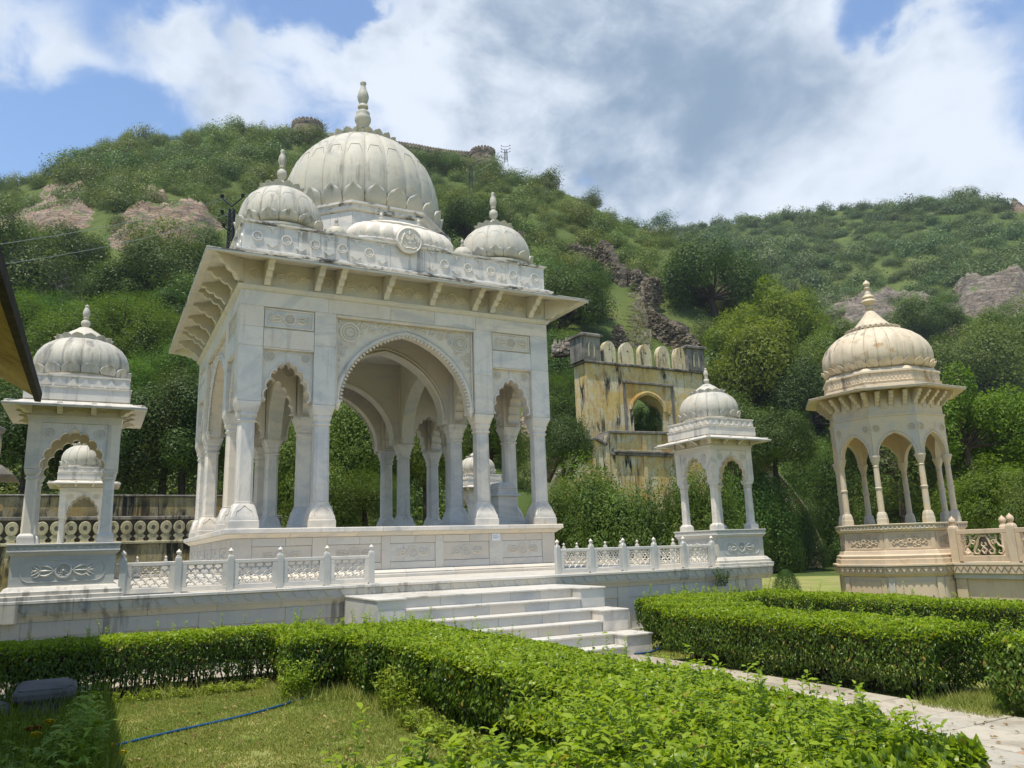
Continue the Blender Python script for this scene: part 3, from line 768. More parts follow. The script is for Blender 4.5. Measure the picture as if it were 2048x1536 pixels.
# inner arcade lines
for k in range(4):
    mb = MB(); arch_panel(mb, 1.52, 1.60, 1.70, 2.28, 4.92, -2.06, -1.76); arch_ring(mb, 1.52, 1.60, 4.92, 0, .07, -2.10, -2.06); arch_ring(mb, 1.52, 1.60, 4.92, .09, .15, -2.085, -2.06); arch_ring(mb, 1.52, 1.60, 4.92, 0, .07, -1.72, -1.76)
    mb.box(-1.70, -1.52, -2.06, -1.76, 4.80, 4.919); mb.box(1.52, 1.70, -2.06, -1.76, 4.80, 4.919)
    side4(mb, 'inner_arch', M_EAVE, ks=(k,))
    for sx in (-1, 1):
        mb = MB(); arch_panel(mb, .50, .84, .56, 2.33, 4.86, -2.02, -1.80, 9, .17, 72, xc=sx * 2.70)
        for d in (-1, 1):
            ring_xz(mb, sx * 2.70 + d * .38, 5.84, -2.03, .10, .015, 16); ring_xz(mb, sx * 2.70 + d * .38, 5.84, -2.03, .04, .015, 10)
        side4(mb, 'inner_cusped_arch', M_MARBLE_CARVED, ks=(k,))
for gx in (-1.91, 1.91):
    for gy in (-1.91, 1.91): pier = MB(); pier.box(gx - .21, gx + .21, gy - .21, gy + .21, 4.8, 7.2); pier.build('inner_pier', M_EAVE, pav, (0, 0, DZ))
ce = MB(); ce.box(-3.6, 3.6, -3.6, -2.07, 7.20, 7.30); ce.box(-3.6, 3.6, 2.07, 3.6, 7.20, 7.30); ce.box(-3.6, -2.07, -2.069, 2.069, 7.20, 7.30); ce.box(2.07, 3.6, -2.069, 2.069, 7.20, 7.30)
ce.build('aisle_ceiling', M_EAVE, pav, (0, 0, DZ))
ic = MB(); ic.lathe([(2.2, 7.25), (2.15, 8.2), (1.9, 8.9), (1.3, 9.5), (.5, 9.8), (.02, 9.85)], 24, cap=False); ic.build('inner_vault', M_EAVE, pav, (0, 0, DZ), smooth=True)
# cornice, brackets and eave
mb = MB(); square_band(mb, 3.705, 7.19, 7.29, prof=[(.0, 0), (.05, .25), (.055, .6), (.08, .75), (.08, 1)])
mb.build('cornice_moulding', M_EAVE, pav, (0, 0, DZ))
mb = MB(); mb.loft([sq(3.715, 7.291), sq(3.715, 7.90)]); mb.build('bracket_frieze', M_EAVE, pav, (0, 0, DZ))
def bracket_mesh(out=.66, h=.54, w=.125, name='eave_bracket', mt=M_EAVE):
    poly = [(0, 0), (0, -h), (.05 * out, -h), (.10 * out, -h * .93), (.16 * out, -h * .97), (.24 * out, -h * .86), (.30 * out, -h * .72), (.42 * out, -h * .70), (.50 * out, -h * .62), (.54 * out, -h * .50), (.68 * out, -h * .50), (.78 * out, -h * .40), (.82 * out, -h * .27), (.94 * out, -h * .26), (out, -h * .14), (out, -h * .05)]
    mb = MB(); mb.prism(poly, lambda u, v, d: (d, -u, v - .10 * u / out * h * .9), -w / 2, w / 2)
    return mb.mesh(name, mt)
bm_ = bracket_mesh()
for x in (-3.2, -2.13, -1.66, -.56, .56, 1.66, 2.13, 3.2): side4(bm_, 'eave_bracket', x=x, y=-3.71, z=7.83)
bd = bracket_mesh(.95, .50, .10, 'corner_bracket')
for k in range(4):
    a = R4(-3.70, -3.70, k); place(bd, 'corner_bracket', pav, (a[0], a[1], 7.83 + DZ), (0, 0, -PI / 4 + k * PI / 2))
fl_small = rosette(.13).mesh('frieze_rosette', M_MARBLE_CARVED); fl_big = spray(.13, .26).mesh('frieze_spray', M_MARBLE_CARVED)
for x in (-3.45, -1.895, 1.895, 3.45): side4(fl_small, 'carved_rosette', x=x, y=-3.72, z=7.55)
for x in (-2.66, -1.11, 0, 1.11, 2.66): side4(fl_big, 'carved_flower', x=x, y=-3.72, z=7.55)
def eave_side(nx, hin, hout, zin, zout, th, mt, ks, parent=None, ox=0, oy=0, dz=0, name='eave_slab', lip=True):
    cuts = [-hin + 2 * hin * i / nx for i in range(nx + 1)]
    for i in range(nx):
        x0, x1 = cuts[i] + .002, cuts[i + 1] - .002
        xo0 = -hout if i == 0 else x0; xo1 = hout if i == nx - 1 else x1
        if i == 0: x0 = -hin
        if i == nx - 1: x1 = hin
        def lerp(t, a, b_): return a + (b_ - a) * t
        mb = MB(); secs = []
        for (xi, xo) in ((x0, xo0), (x1, xo1)):
            poly = [(xi, -hin, zin + th * 1.8), (xo, -hout, zout + th), (xo, -hout, zout)]
            if lip:
                t = .80; poly += [(lerp(t, xi, xo), -lerp(t, hin, hout), lerp(t, zin, zout) - .004), (lerp(t - .012, xi, xo), -lerp(t - .012, hin, hout), lerp(t, zin, zout) + .018)]
            poly += [(xi, -hin, zin)]
            secs.append(poly)
        mb.loft(secs); me = mb.mesh(name, mt)
        for k in ks: place(me, name, parent, (ox, oy, dz), (0, 0, k * PI / 2))
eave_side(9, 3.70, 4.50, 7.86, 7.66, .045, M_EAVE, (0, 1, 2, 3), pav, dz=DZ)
def eave_top(hin, hout, zin, zout, th, parent, dz):
    mb = MB(); vs = sq(hin, zin + th * 1.8 + .012) + sq(hout + .012, zout + th + .002) + sq(hout + .012, zout + th + .022) + sq(hin, zin + th * 1.8 + .035)
    fs = [(i, (i + 1) % 4, 4 + (i + 1) % 4, 4 + i) for i in range(4)] + [(4 + i, 4 + (i + 1) % 4, 8 + (i + 1) % 4, 8 + i) for i in range(4)] + [(8 + i, 8 + (i + 1) % 4, 12 + (i + 1) % 4, 12 + i) for i in range(4)]
    mb.add(vs, fs); return mb.build('eave_capping', M_STAIN_LINE, parent, (0, 0, dz))
eave_top(3.69, 4.50, 7.86, 7.66, .045, pav, DZ)
# parapet
mb = MB(); square_band(mb, 3.70, 7.93, 8.14, prof=[(.0, 0), (.05, .08), (.15, .35), (.17, .42), (.17, .58), (.10, .66), (.09, .82), (.04, .9), (.0, 1)]); mb.build('parapet_base_moulding', M_STAIN_LINE, pav, (0, 0, DZ))
for i, (x0, x1) in enumerate(((-3.70, -2.55), (-2.55, -1.45), (-1.45, -.42), (-.42, .42), (.42, 1.5), (1.5, 2.6), (2.6, 3.70))):
    mb = MB(); mb.box(x0 + .003, x1 - .003, -3.70, -3.56, 8.14, 8.70, .004); side4(mb, 'parapet_slab', M_STAIN)
mb = MB()
for k in range(4):
    for i, (x0, x1) in enumerate(((-3.76, -.5), (-.5, .5), (.5, 3.75))): pass
square_band(mb, 3.70, 8.70, 8.765, prof=[(.0, 0), (.035, .2), (.05, .4), (.05, .85), (.03, 1)]); 
mb.build('parapet_coping', M_STAIN_LINE, pav, (0, 0, DZ))
mb = MB(); ring_xz(mb, 0, 0, 0, .10, .022, 24, 5); ring_xz(mb, 0, 0, .002, .055, .010, 18, 4); ring_me = mb.mesh('ring_relief', M_STAIN)
mb = MB(); mb.prism([(-.115, 0), (-.05, .045), (0, .085), (.05, .045), (.115, 0), (.05, -.045), (0, -.085), (-.05, -.045)], lambda u, v, d: (u, d, v), -.022, .01); loz_me = mb.mesh('lozenge_relief', M_STAIN)
mb = MB(); mb.prism([(-.13, .07), (-.04, .05), (0, -.06), (.04, .05), (.13, .07), (.05, .09), (0, .075), (-.05, .09)], lambda u, v, d: (u, d, v), -.020, .01); dr_me = mb.mesh('drop_relief', M_STAIN)
for i in range(12):
    x = -3.42 + 6.84 * i / 11
    if abs(x) > .35: side4(ring_me, 'ring_relief', x=x, y=-3.705, z=8.42)
    if i < 11:
        xx = x + 3.42 / 11
        if abs(xx) > .35: side4(loz_me, 'lozenge_relief', x=xx, y=-3.703, z=8.27); side4(dr_me, 'drop_relief', x=xx, y=-3.703, z=8.60)
rf = MB(); rf.box(-3.56, 3.56, -3.56, 3.56, 8.30, 8.36); rf.build('roof_deck', M_MARBLE, pav, (0, 0, DZ))
# medallion with a crest
def medallion():
    mb = MB(); R = .315
    mb.loft([[(r * math.cos(t), y, r * math.sin(t)) for t in [2 * PI * i / 32 for i in range(32)]] for r, y in ((R, .03), (R, -.05), (R * .93, -.065), (R * .87, -.045), (R * .85, -.045))])
    o = mb.mesh('medallion_disc', M_MARBLE, True, .5)
    c = MB()
    c.prism([(-.09, .10), (.09, .10), (.09, -.01), (.06, -.07), (0, -.11), (-.06, -.07), (-.09, -.01)], lambda u, v, d: (u, d, v), -.066, -.044)
    c.box(-.012, .012, -.075, -.066, -.10, .10); c.box(-.09, .09, -.075, -.066, -.0, .022)
    for s in (-1, 1):   # supporters: rearing beasts either side of the shield
        c.tube([(s * .20, -.05, -.13), (s * .19, -.05, -.03), (s * .165, -.05, .05), (s * .15, -.055, .11), (s * .12, -.055, .15)], [.016, .028, .034, .026, .02], 6)
        c.tube([(s * .165, -.05, .06), (s * .13, -.055, .05), (s * .10, -.06, .07)], .012, 5); c.tube([(s * .18, -.05, -.02), (s * .14, -.055, -.05), (s * .11, -.055, -.09)], .014, 5)
        c.tube([(s * .20, -.05, -.05), (s * .235, -.05, .0), (s * .24, -.05, .08)], .009, 4)
    for k in range(3): ring_xz(c, (k - 1) * .045, .165 + (.02 if k == 1 else 0), -.05, .022, .010, 8, 4)
    c.tube([(0, -.05, .13), (0, -.055, .19), (0, -.05, .25)], [.03, .022, .006], 6)
    c.tube([(-.17, -.05, -.17), (-.09, -.055, -.21), (0, -.055, -.19), (.09, -.055, -.21), (.17, -.05, -.17)], .018, 5)
    return o, c.mesh('crest_relief', M_MARBLE)
md, cr = medallion()
for k in range(4):
    a = R4(0, -3.79, k); m_ = place(md, 'medallion', pav, (a[0], a[1], 8.83 + DZ), (0, 0, k * PI / 2)); place(cr, 'crest_relief', m_)
# bowed bangla roofs over the parapet, each with ribs, petals and two finials
def bangla():
    L, D, z0, z1 = 1.24, .46, 8.74, 9.50; e = place(None, 'bangla_roof', None)
    def sup(n, hx, hy, z, p=3.2, bow=0, rib=0):
        out = []
        for i in range(n):
            a = 2 * PI * i / n; ca, sa = math.cos(a), math.sin(a)
            k = (abs(ca) ** p + abs(sa) ** p) ** (-1 / p); r = 1 + (rib * (abs(math.sin(i * PI / 4)) - .5) if rib else 0)
            x = hx * k * ca * r; y = hy * k * sa * r
            out.append((x, y, z - bow * (x / hx) ** 2))
        return out
    n = 96
    mb = MB(); mb.loft([sup(n, L * .97, D * .92, 8.62), sup(n, L * .97, D * .92, 8.80)]); mb.loft([sup(n, L * 1.0, D * 1.02, 8.80), sup(n, L * 1.04, D * 1.10, 8.84), sup(n, L * 1.03, D * 1.08, 8.88)])
    o1 = mb.mesh('roof_base', M_MARBLE)
    mb = MB(); prof = [(1.0, 1.0, 8.88), (1.03, 1.06, 8.98), (1.02, 1.03, 9.08), (.97, .93, 9.20), (.88, .76, 9.30), (.76, .55, 9.36), (.70, .44, 9.375)]
    mb.loft([sup(n, L * a, D * b_, z, bow=.02, rib=.11) for a, b_, z in prof]); o2 = mb.mesh('ribbed_vault', M_MARBLE, True, .6)
    mb = MB(); mb.loft([sup(n, L * a, D * b_, z, bow=.05, rib=.06) for a, b_, z in ((.70, .52, 9.37), (.72, .54, 9.41), (.62, .40, 9.47), (.50, .22, 9.50), (.48, .16, 9.53), (.46, .12, 9.54))]); o3 = mb.mesh('ridge_cap', M_MARBLE, True, .6)
    pm = petal_mesh(.085, .10, .012, .25, 'roof_petal', M_MARBLE)
    fm = finial_mesh(.055, .22, M_MARBLE, 'roof_finial', 1)
    for k in range(4):
        a = R4(0, -3.18, k); r = place(o1, 'bangla_roof', pav, (a[0], a[1], DZ), (0, 0, k * PI / 2))
        place(o2, 'ribbed_vault', r); place(o3, 'ridge_cap', r)
        for sx in (-1, 1): place(fm, 'roof_finial', r, (sx * .48, 0, 9.50))
        q = sup(44, L * 1.015, D * 1.04, 8.88)
        for i in range(44):
            x, y, z = q[i]; x2, y2, _ = q[(i + 1) % 44]; x0, y0, _ = q[i - 1]; place(pm, 'petal', r, (x, y, z), (0, 0, math.atan2(y2 - y0, x2 - x0)))
    bpy.data.objects.remove(e)
bangla()
# domes
def dome(parent, name, R, z0, n, prof, petals=None, cap=None, fin=None, mt=M_DOME, seg=None, cx=0, cy=0, dz=0, rib=0, cells=True):
    """a gored dome (> petals, cap petals, cap, finial)"""
    mb = MB(); mb.lathe([(R * a, z0 + R * b_) for a, b_ in prof], seg or n * 8, rf=gore(n)); d = mb.build(name, mt, parent, (cx, cy, dz), smooth=True, ang=.5)
    if rib: dome_ribs(d, R, z0, n, prof, mt, rib, cells)
    if petals:
        w, h, rr_, zz, pn, curl = petals; pz_ = [z0 + R * b_ for a, b_ in prof]; pr_ = [R * a for a, b_ in prof]; rad_ = lambda q: float(np.interp(zz + q, pz_, pr_)); rr_ = rad_(0) * 1.0; pm = petal_mesh(2 * PI * rad_(h * .5) / pn * 1.0, h, w * .12, curl, name + '_petal', mt, lambda q: rad_(q) - rr_ + .012 * R / .9); ring_of(pm, 'petal', d, rr_, zz, pn, PI / pn)
    if cap:
        cpr, pw, ph, pr, pz, pn, tilt = cap
        mb = MB(); mb.lathe(cpr, 48, rf=lambda a, z: 1 + .035 * abs(math.sin(a * pn / 2))); mb.build('lotus_cap', mt, d, smooth=True, ang=.6)
        pm = petal_mesh(pw, ph, pw * .12, tilt, name + '_cap_petal', mt)
        ring_of(pm, 'cap_petal', d, pr, pz, pn)
    if fin:
        R_, h, z, k = fin; place(finial_mesh(R_, h, mt if mt is M_DOME else M_SANDCOL, 'finial', k), 'finial', d, (0, 0, z))
    return d
DPROF = [(.90, 0), (.96, .06), (1.0, .17), (1.012, .30), (1.0, .45), (.955, .62), (.88, .78), (.78, .92), (.66, 1.03), (.55, 1.10), (.48, 1.135)]
# octagonal drum of the great dome
def octring(ap, z): return [(ap / math.cos(PI / 8) * math.cos(PI / 8 + k * PI / 4), ap / math.cos(PI / 8) * math.sin(PI / 8 + k * PI / 4), z) for k in range(8)]
mb = MB(); mb.loft([octring(2.20, 8.36), octring(2.20, 10.22)]); drum = mb.build('octagonal_drum', M_STAIN, pav, (0, 0, DZ))
mb = MB(); mb.loft([octring(2.20, 10.10), octring(2.25, 10.12), octring(2.27, 10.17), octring(2.26, 10.25), octring(2.31, 10.28), octring(2.31, 10.34), octring(2.25, 10.36)]); mb.build('drum_cornice', M_STAIN_LINE, drum)
for k in range(8):
    for j, (z0, z1) in enumerate(((8.4, 8.95), (8.95, 9.5), (9.5, 10.09))):
        hw = 2.20 * math.tan(PI / 8); m0 = (.1, -.3, .3)[j]
        for (a, b_) in ((-hw, m0), (m0, hw)):
            mb = MB(); mb.box(a + .003, b_ - .003, -2.212, -2.19, z0 + .003, z1 - .003, .003)
            mb.build('drum_block', M_STAIN, drum, (0, 0, 0), k * PI / 4)
dome(pav, 'great_dome', 2.17, 10.36, 24, [(.90, 0), (.955, .07), (.99, .2), (1.0, .35), (.99, .5), (.95, .67), (.875, .85), (.77, 1.0), (.64, 1.13), (.52, 1.21), (.46, 1.24)],
     (.545, .56, 2.00, 10.37, 24, .04), ([(1.03, 12.98), (1.03, 13.04), (.80, 13.08), (.62, 13.20), (.50, 13.36), (.38, 13.50), (.22, 13.60), (.19, 13.64), (.15, 13.68)], .31, .20, .93, 13.01, 22, .42), (.235, 1.62, 13.66, 0), dz=DZ, seg=240, rib=.046)
# four corner domes
for sx in (-1, 1):
    for sy in (-1, 1):
        cxx, cyy = sx * 2.77, sy * 2.77
        mb = MB(); mb.lathe([(.93, 8.36), (.93, 8.74), (.98, 8.78), (.98, 8.83), (.84, 8.86), (.84, 8.88)], 40); bs = mb.build('dome_base', M_DOME, pav, (cxx, cyy, DZ), smooth=True, ang=.4)
        dome(bs, 'corner_dome', .93, 8.88, 14, DPROF, (.40, .25, .865, 8.885, 14, .08), ([(.44, 9.94), (.44, 9.97), (.33, 9.99), (.24, 10.06), (.15, 10.16), (.09, 10.22), (.08, 10.24)], .24, .125, .43, 9.925, 13, .4), (.115, .85, 10.22, 1), seg=112, rib=.028)
# little domelets on the parapet
mb = MB(); mb.lathe([(.20, 8.36), (.20, 8.72), (.235, 8.76), (.235, 8.80), (.20, 8.82)], 24); ql = mb.mesh('domelet_base', M_DOME, True, .5)
for k in range(4):
    for sx in (-1, 1):
        a = R4(sx * 1.60, -3.30, k); b_ = place(ql, 'domelet', pav, (a[0], a[1], DZ), (0, 0, k * PI / 2))
        dome(b_, 'gored_cup', .245, 8.80, 12, DPROF, (.10, .08, .235, 8.81, 12, .25), None, (.055, .27, 9.07, 1), seg=96)
# small marble shrine box on the pavilion floor
bx = thing('marble_shrine_box', 'small white marble box with a ribbed hipped lid inside the big pavilion', 'shrine box', (PX + 3.02, PY - 2.32, 2.21))
mb = MB(); mb.box(-.30, .30, -.36, .36, 0, .10, .01); mb.box(-.27, .27, -.33, .33, .10, .74, .004); mb.loft([(lambda h, z: [(-h, -h - .06, z), (h, -h - .06, z), (h, h + .06, z), (-h, h + .06, z)])(h, z) for h, z in ((.28, .10), (.29, .12), (.29, .145), (.27, .16))])
mb.build('body', M_MARBLE, bx)
def rect(h, z): return [(-h, -h - .05, z), (h, -h - .05, z), (h, h + .05, z), (-h, h + .05, z)]
mb = MB(); mb.loft([rect(h, z) for h, z in ((.27, .74), (.34, .755), (.34, .775), (.27, .82), (.25, .86), (.26, .88), (.25, .92), (.27, .94), (.24, 1.02), (.17, 1.09), (.12, 1.10))]); mb.build('lid', M_MARBLE, bx)
for k in range(9):
    for sgn in (-1, 1):
        mb = MB(); x = -.22 + k * .055; mb.tube([(x, sgn * .32, .94), (x * .95, sgn * .30, 1.01), (x * .7, sgn * .20, 1.09)], .014, 5); mb.build('lid_rib', M_MARBLE, bx)
# notice plate on the plinth
pl = thing('notice_plate', 'small white notice plate with grey lettering on the pavilion plinth', 'sign', (PX + 2.12, PY - 3.712, 1.93))
mb = MB(); mb.box(-.105, .105, -.012, 0, -.075, .085, .003); mb.build('plate', M_SIGN, pl)
mb = MB(); rr = random.Random(2)
for z, xs in ((.045, (-.085, .05)), (.005, (-.085, .075)), (-.012, (-.085, .015))):
    x = xs[0]
    while x < xs[1]:
        w = rr.uniform(.006, .016); mb.box(x, x + w, -.0135, -.012, z - .004, z + .005); x += w + .004
mb.build('lettering', M_INK, pl)
# ------------------------------------------------------------------ marble terrace
TX0, TX1, TY0, TY1 = -1.16, 13.27, 12.96, 27.34
ter = thing('marble_terrace', 'raised white marble terrace carrying the big pavilion and four small kiosks', 'terrace', ((TX0 + TX1) / 2, (TY0 + TY1) / 2, 0))
TO = ((TX0 + TX1) / 2, (TY0 + TY1) / 2); HX, HY = (TX1 - TX0) / 2, (TY1 - TY0) / 2
mb = MB(); mb.box(-HX + .25, HX - .25, -HY + .25, HY - .25, -.3, T - .05); mb.build('terrace_core', M_DARK, ter)
mb = MB(); mb.box(-HX + .6, HX - .6, -HY + .6, HY - .6, T - .03, T - .002); mb.build('terrace_floor', M_TREAD, ter)
for f, (half, dist) in enumerate(((HX, HY), (HY, HX), (HX, HY), (HY, HX))):
    rot = f * PI / 2; n = 15 if f in (0, 2) else 14
    def tp(mb, name, mt): return mb.build(name, mt, ter, (0, 0, 0), rot)
    # top slabs, tooth band, cavetto, wall
    for i in range(n):
        x0 = -half + 2 * half * i / n; x1 = -half + 2 * half * (i + 1) / n
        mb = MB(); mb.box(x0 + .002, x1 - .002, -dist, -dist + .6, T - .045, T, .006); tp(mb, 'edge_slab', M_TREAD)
        if f in (0, 3):
            mb = MB(); secs = []
            for xx, s in ((x0 + .002, i == 0), (x1 - .002, i == n - 1)):
                secs.append([(xx, -dist + o, z) for o, z in ((.035, T - .046), (.04, T - .17), (.05, T - .18), (.05, T - .20), (.085, T - .23), (.12, T - .29), (.12, T - .295), (.3, T - .295), (.3, T - .046))])
            mb.loft(secs); tp(mb, 'cornice_stone', M_TERRACE)
    if f in (0, 3):
        mb = MB(); mb.prism([(-.10, 0), (.10, 0), (.045, -.085), (.0, -.105), (-.045, -.085)], lambda u, v, d: (u, d, v), -.012, .01); tm = mb.mesh('tooth', M_TERRACE)
        nt_ = int(2 * half / .245)
        for i in range(nt_):
            x = -half + (i + .5) * 2 * half / nt_; c_, s_ = math.cos(rot), math.sin(rot); y = -dist + .036
            place(tm, 'cornice_tooth', ter, (x * c_ - y * s_, x * s_ + y * c_, T - .055), (0, 0, rot))
        # pilasters and recessed panels
        xs = [-half + .08]; k = 0
        while xs[-1] < half - .3:
            xs.append(min(half - .08, xs[-1] + (.26 if k % 2 == 0 else 1.02))); k += 1
        for i in range(len(xs) - 1):
            x0, x1 = xs[i], xs[i + 1]
            if i % 2 == 0 or x1 - x0 < .5:
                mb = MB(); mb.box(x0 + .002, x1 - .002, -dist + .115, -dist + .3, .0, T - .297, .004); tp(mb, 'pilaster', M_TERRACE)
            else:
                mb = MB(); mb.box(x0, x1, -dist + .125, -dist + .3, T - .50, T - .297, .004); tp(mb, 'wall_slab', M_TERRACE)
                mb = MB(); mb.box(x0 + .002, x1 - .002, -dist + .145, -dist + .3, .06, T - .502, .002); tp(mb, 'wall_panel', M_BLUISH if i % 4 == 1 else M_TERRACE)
                mb = MB(); a, b_, z0, z1 = x0 + .09, x1 - .09, .12, T - .56; c4 = .10
                mb.tube([(a, -dist + .143, z0 + c4), (a, -dist + .143, z1 - c4), (a + .03, -dist + .143, z1 - .03), (a + c4, -dist + .143, z1), (b_ - c4, -dist + .143, z1), (b_ - .03, -dist + .143, z1 - .03), (b_, -dist + .143, z1 - c4), (b_, -dist + .143, z0 + c4)], .010, 5)
                leafy(mb, x0 + .25, .30, -dist + .144, .25, .8, .012); leafy(mb, x1 - .25, .30, -dist + .144, .25, 2.4, .012)
                tp(mb, 'panel_carving', M_TERRACE)
                mb = MB(); mb.box(x0, x1, -dist + .10, -dist + .3, 0, .058, .004); tp(mb, 'base_slab', M_TERRACE)
# ------------------------------------------------------------------ steps
st = thing('marble_steps', 'broad flight of white marble steps with stepped side blocks up to the terrace', 'steps', (5.66, TY0, 0))
LX, RX_ = 4.14 - 5.66, 7.206 - 5.66; EL, ER = 3.70 - 5.66, 7.68 - 5.66
SY = [11.63, 11.36, 11.05, 10.76, 10.46, 10.16]
RI = T / 7
for i in range(6):
    zt = T - RI * (i + 1); yf = SY[i] - TY0; yb = (SY[i - 1] - TY0 if i else .06)
    m = 3; cu = [LX + (RX_ - LX) * q for q in (0, .36 + .06 * math.sin(i * 3), .7 + .05 * math.cos(i * 2.), 1)]
    for a, b_ in zip(cu[:-1], cu[1:]):
        mb = MB(); mb.box(a + .002, b_ - .002, yf - .025, yb + .02, zt - .03, zt, .006); mb.build('tread_slab', M_TREAD, st)
    cu = [LX + (RX_ - LX) * q for q in (0, .22 + .03 * (i % 2), .45, .62 + .04 * (i % 3), .8, 1)]
    for a, b_ in zip(cu[:-1], cu[1:]):
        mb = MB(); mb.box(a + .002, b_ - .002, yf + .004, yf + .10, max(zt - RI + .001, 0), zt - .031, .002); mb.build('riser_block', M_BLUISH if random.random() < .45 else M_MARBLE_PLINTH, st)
mb = MB(); 
for i in range(6): mb.box(LX + .01, RX_ - .01, SY[i] - TY0 + .09, .1, 0, T - RI * (i + 1) - .032)
mb.build('step_core', M_DARK, st)
for side, (x0, x1) in enumerate(((EL, LX), (RX_, ER))):
    ys = [.11, 11.35 - TY0, 10.72 - TY0, 10.13 - TY0]
    for j in range(3):
        zt = T - RI * (1 + 2 * j)
        mb = MB(); mb.box(x0 + .004, x1 - .004, ys[j + 1] + .004, ys[j] + (.0 if j == 0 else -.004) , 0, zt - .032, .003); mb.build('side_block', M_MARBLE if j else M_BLUISH, st)
        mb = MB(); mb.box(x0 - .012, x1 + (.012 if side else .012), ys[j + 1] - .02, ys[j] - (.0 if j == 0 else .022), zt - .03, zt, .006); mb.build('side_cap', M_TREAD, st)
# ------------------------------------------------------------------ railings
def lattice_mesh(w, h, name, mt, r=.0125):
    """pierced screen of overlapping arcs in staggered rows, like fish scales turned both ways"""
    mb = MB(); n = max(3, int(round(w / .135))); P = w / n; R_ = P * .52
    rows = int(h / (P * .5)) + 2
    for j in range(-1, rows + 1):
        z = -h / 2 + j * P * .5
        for i in range(-1, n + 1):
            x = -w / 2 + (i + .5 * (j % 2)) * P + P * .5; run = []
            a0, a1 = -.35, PI + .35
            for k in range(11):
                a = a0 + (a1 - a0) * k / 10; p = (x + R_ * math.cos(a), 0.0, z + R_ * math.sin(a))
                if abs(p[0]) <= w / 2 + .006 and abs(p[2]) <= h / 2 + .006: run.append(p)
                else:
                    if len(run) > 1: mb.tube(run, r, 4)
                    run = []
            if len(run) > 1: mb.tube(run, r, 4)
    return mb.mesh(name, mt)
RH = .52
postm = MB(); postm.loft([oct_(h, c, z) for h, c, z in ((.046, .004, 0), (.046, .004, RH - .03), (.044, .01, RH), (.036, .014, RH + .02))]); postm = postm.mesh('railing_post', M_BLUISH)
fm_ = MB(); fm_.lathe([(.030, 0), (.034, .012), (.022, .02), (.020, .03), (.036, .05), (.040, .068), (.030, .085), (.012, .103), (.002, .115)], 14); fm_ = fm_.mesh('post_finial', M_MARBLE, True, .7)
def frame_mesh(L, mt, z0=.02, z1=.47, d=.03, bw=.075):
    mb = MB()
    mb.box(-L / 2, L / 2, -d, d, z1 - .055, z1, .006); mb.box(-L / 2, L / 2, -d, d, z0, z0 + .075, .006)
    mb.box(-L / 2, -L / 2 + bw, -d, d, z0 + .075, z1 - .055); mb.box(L / 2 - bw, L / 2, -d, d, z0 + .075, z1 - .055)
    b2 = .012
    mb.box(-L / 2 + bw, L / 2 - bw, -d * .55, d * .55, z1 - .055 - b2, z1 - .0551); mb.box(-L / 2 + bw, L / 2 - bw, -d * .55, d * .55, z0 + .0751, z0 + .075 + b2)
    return mb.mesh('panel_frame', mt)
LATS = {}
def railing(name, label, p0, p1, n, group, mt=M_BLUISH):
    dx, dy = p1[0] - p0[0], p1[1] - p0[1]; L = math.hypot(dx, dy); a = math.atan2(dy, dx)
    t = thing(name, label, 'railing', (p0[0], p0[1], T), a, group)
    pw = L / n; key = round(pw, 3)
    if key not in LATS:
        LATS[key] = (frame_mesh(pw - .094, M_MARBLE), lattice_mesh(pw - .094 - .15, .31, 'pierced_screen', M_MARBLE))
    fr_, la = LATS[key]
    for i in range(n + 1):
        p = place(postm, 'post', t, (i * pw, 0, 0)); place(fm_, 'post_finial', p, (0, 0, RH + .018))
        if i < n:
            q = place(fr_, 'railing_panel', t, ((i + .5) * pw, 0, 0)); place(la, 'pierced_screen', q, (0, 0, .2525))
    return t
RY = 13.16
GR = 'pierced marble railings round the terrace'
railing('terrace_railing', 'pierced white marble railing left of the steps, beside the left front kiosk', (.40, RY), (4.19, RY), 5, GR)
railing('terrace_railing', 'pierced white marble railing right of the steps, ending at the right front kiosk', (7.87, RY), (11.72, RY), 5, GR)
railing('terrace_railing', 'pierced railing on the far right edge of the terrace behind the right front kiosk', (13.05, 14.55), (13.05, 26.0), 15, GR)
railing('terrace_railing', 'pierced railing along the left edge of the terrace behind the left front kiosk', (-.95, 14.55), (-.95, 26.0), 15, GR)
railing('terrace_railing', 'pierced railing along the back of the terrace, seen past the pavilion plinth', (.40, 27.1), (11.72, 27.1), 14, GR)
# ------------------------------------------------------------------ small square kiosks on the terrace corners
def chhatri_meshes():
    D = {}
    mb = MB(); mb.loft([sq(h, z) for h, z in ((.79, 0), (.79, .055), (.755, .065), (.755, .115), (.73, .125), (.70, .17), (.665, .185))]); D['plinth_base'] = (mb.mesh('plinth_base', M_TREAD), 0)
    mb = MB(); mb.box(-.655, .655, -.655, .655, .185, .60); D['plinth_body'] = (mb.mesh('plinth_body', M_BLUISH), 0)
    mb = MB(); mb.loft([sq(h, z) for h, z in ((.655, .60), (.665, .61), (.70, .645), (.70, .66), (.71, .665), (.695, .735), (.715, .74), (.72, .765), (.71, .772))]); D['plinth_cap'] = (mb.mesh('plinth_cap', M_BLUISH), 0)
    return D
CH = chhatri_meshes()
pan = MB()
for k in range(1):
    a, b_, z0, z1 = -.52, .52, .245, .545; y = -.657; c = .09
    pan.tube([(a, y, z0 + c), (a, y, z1 - c), (a + .03, y, z1 - .03), (a + c, y, z1), (b_ - c, y, z1), (b_ - .03, y, z1 - .03), (b_, y, z1 - c), (b_, y, z0 + c), (b_ - .03, y, z0 + .03), (b_ - c, y, z0), (a + c, y, z0), (a + .03, y, z0 + .03), (a, y, z0 + c)], .007, 5)
pan = pan.mesh('cartouche_border', M_BLUISH)
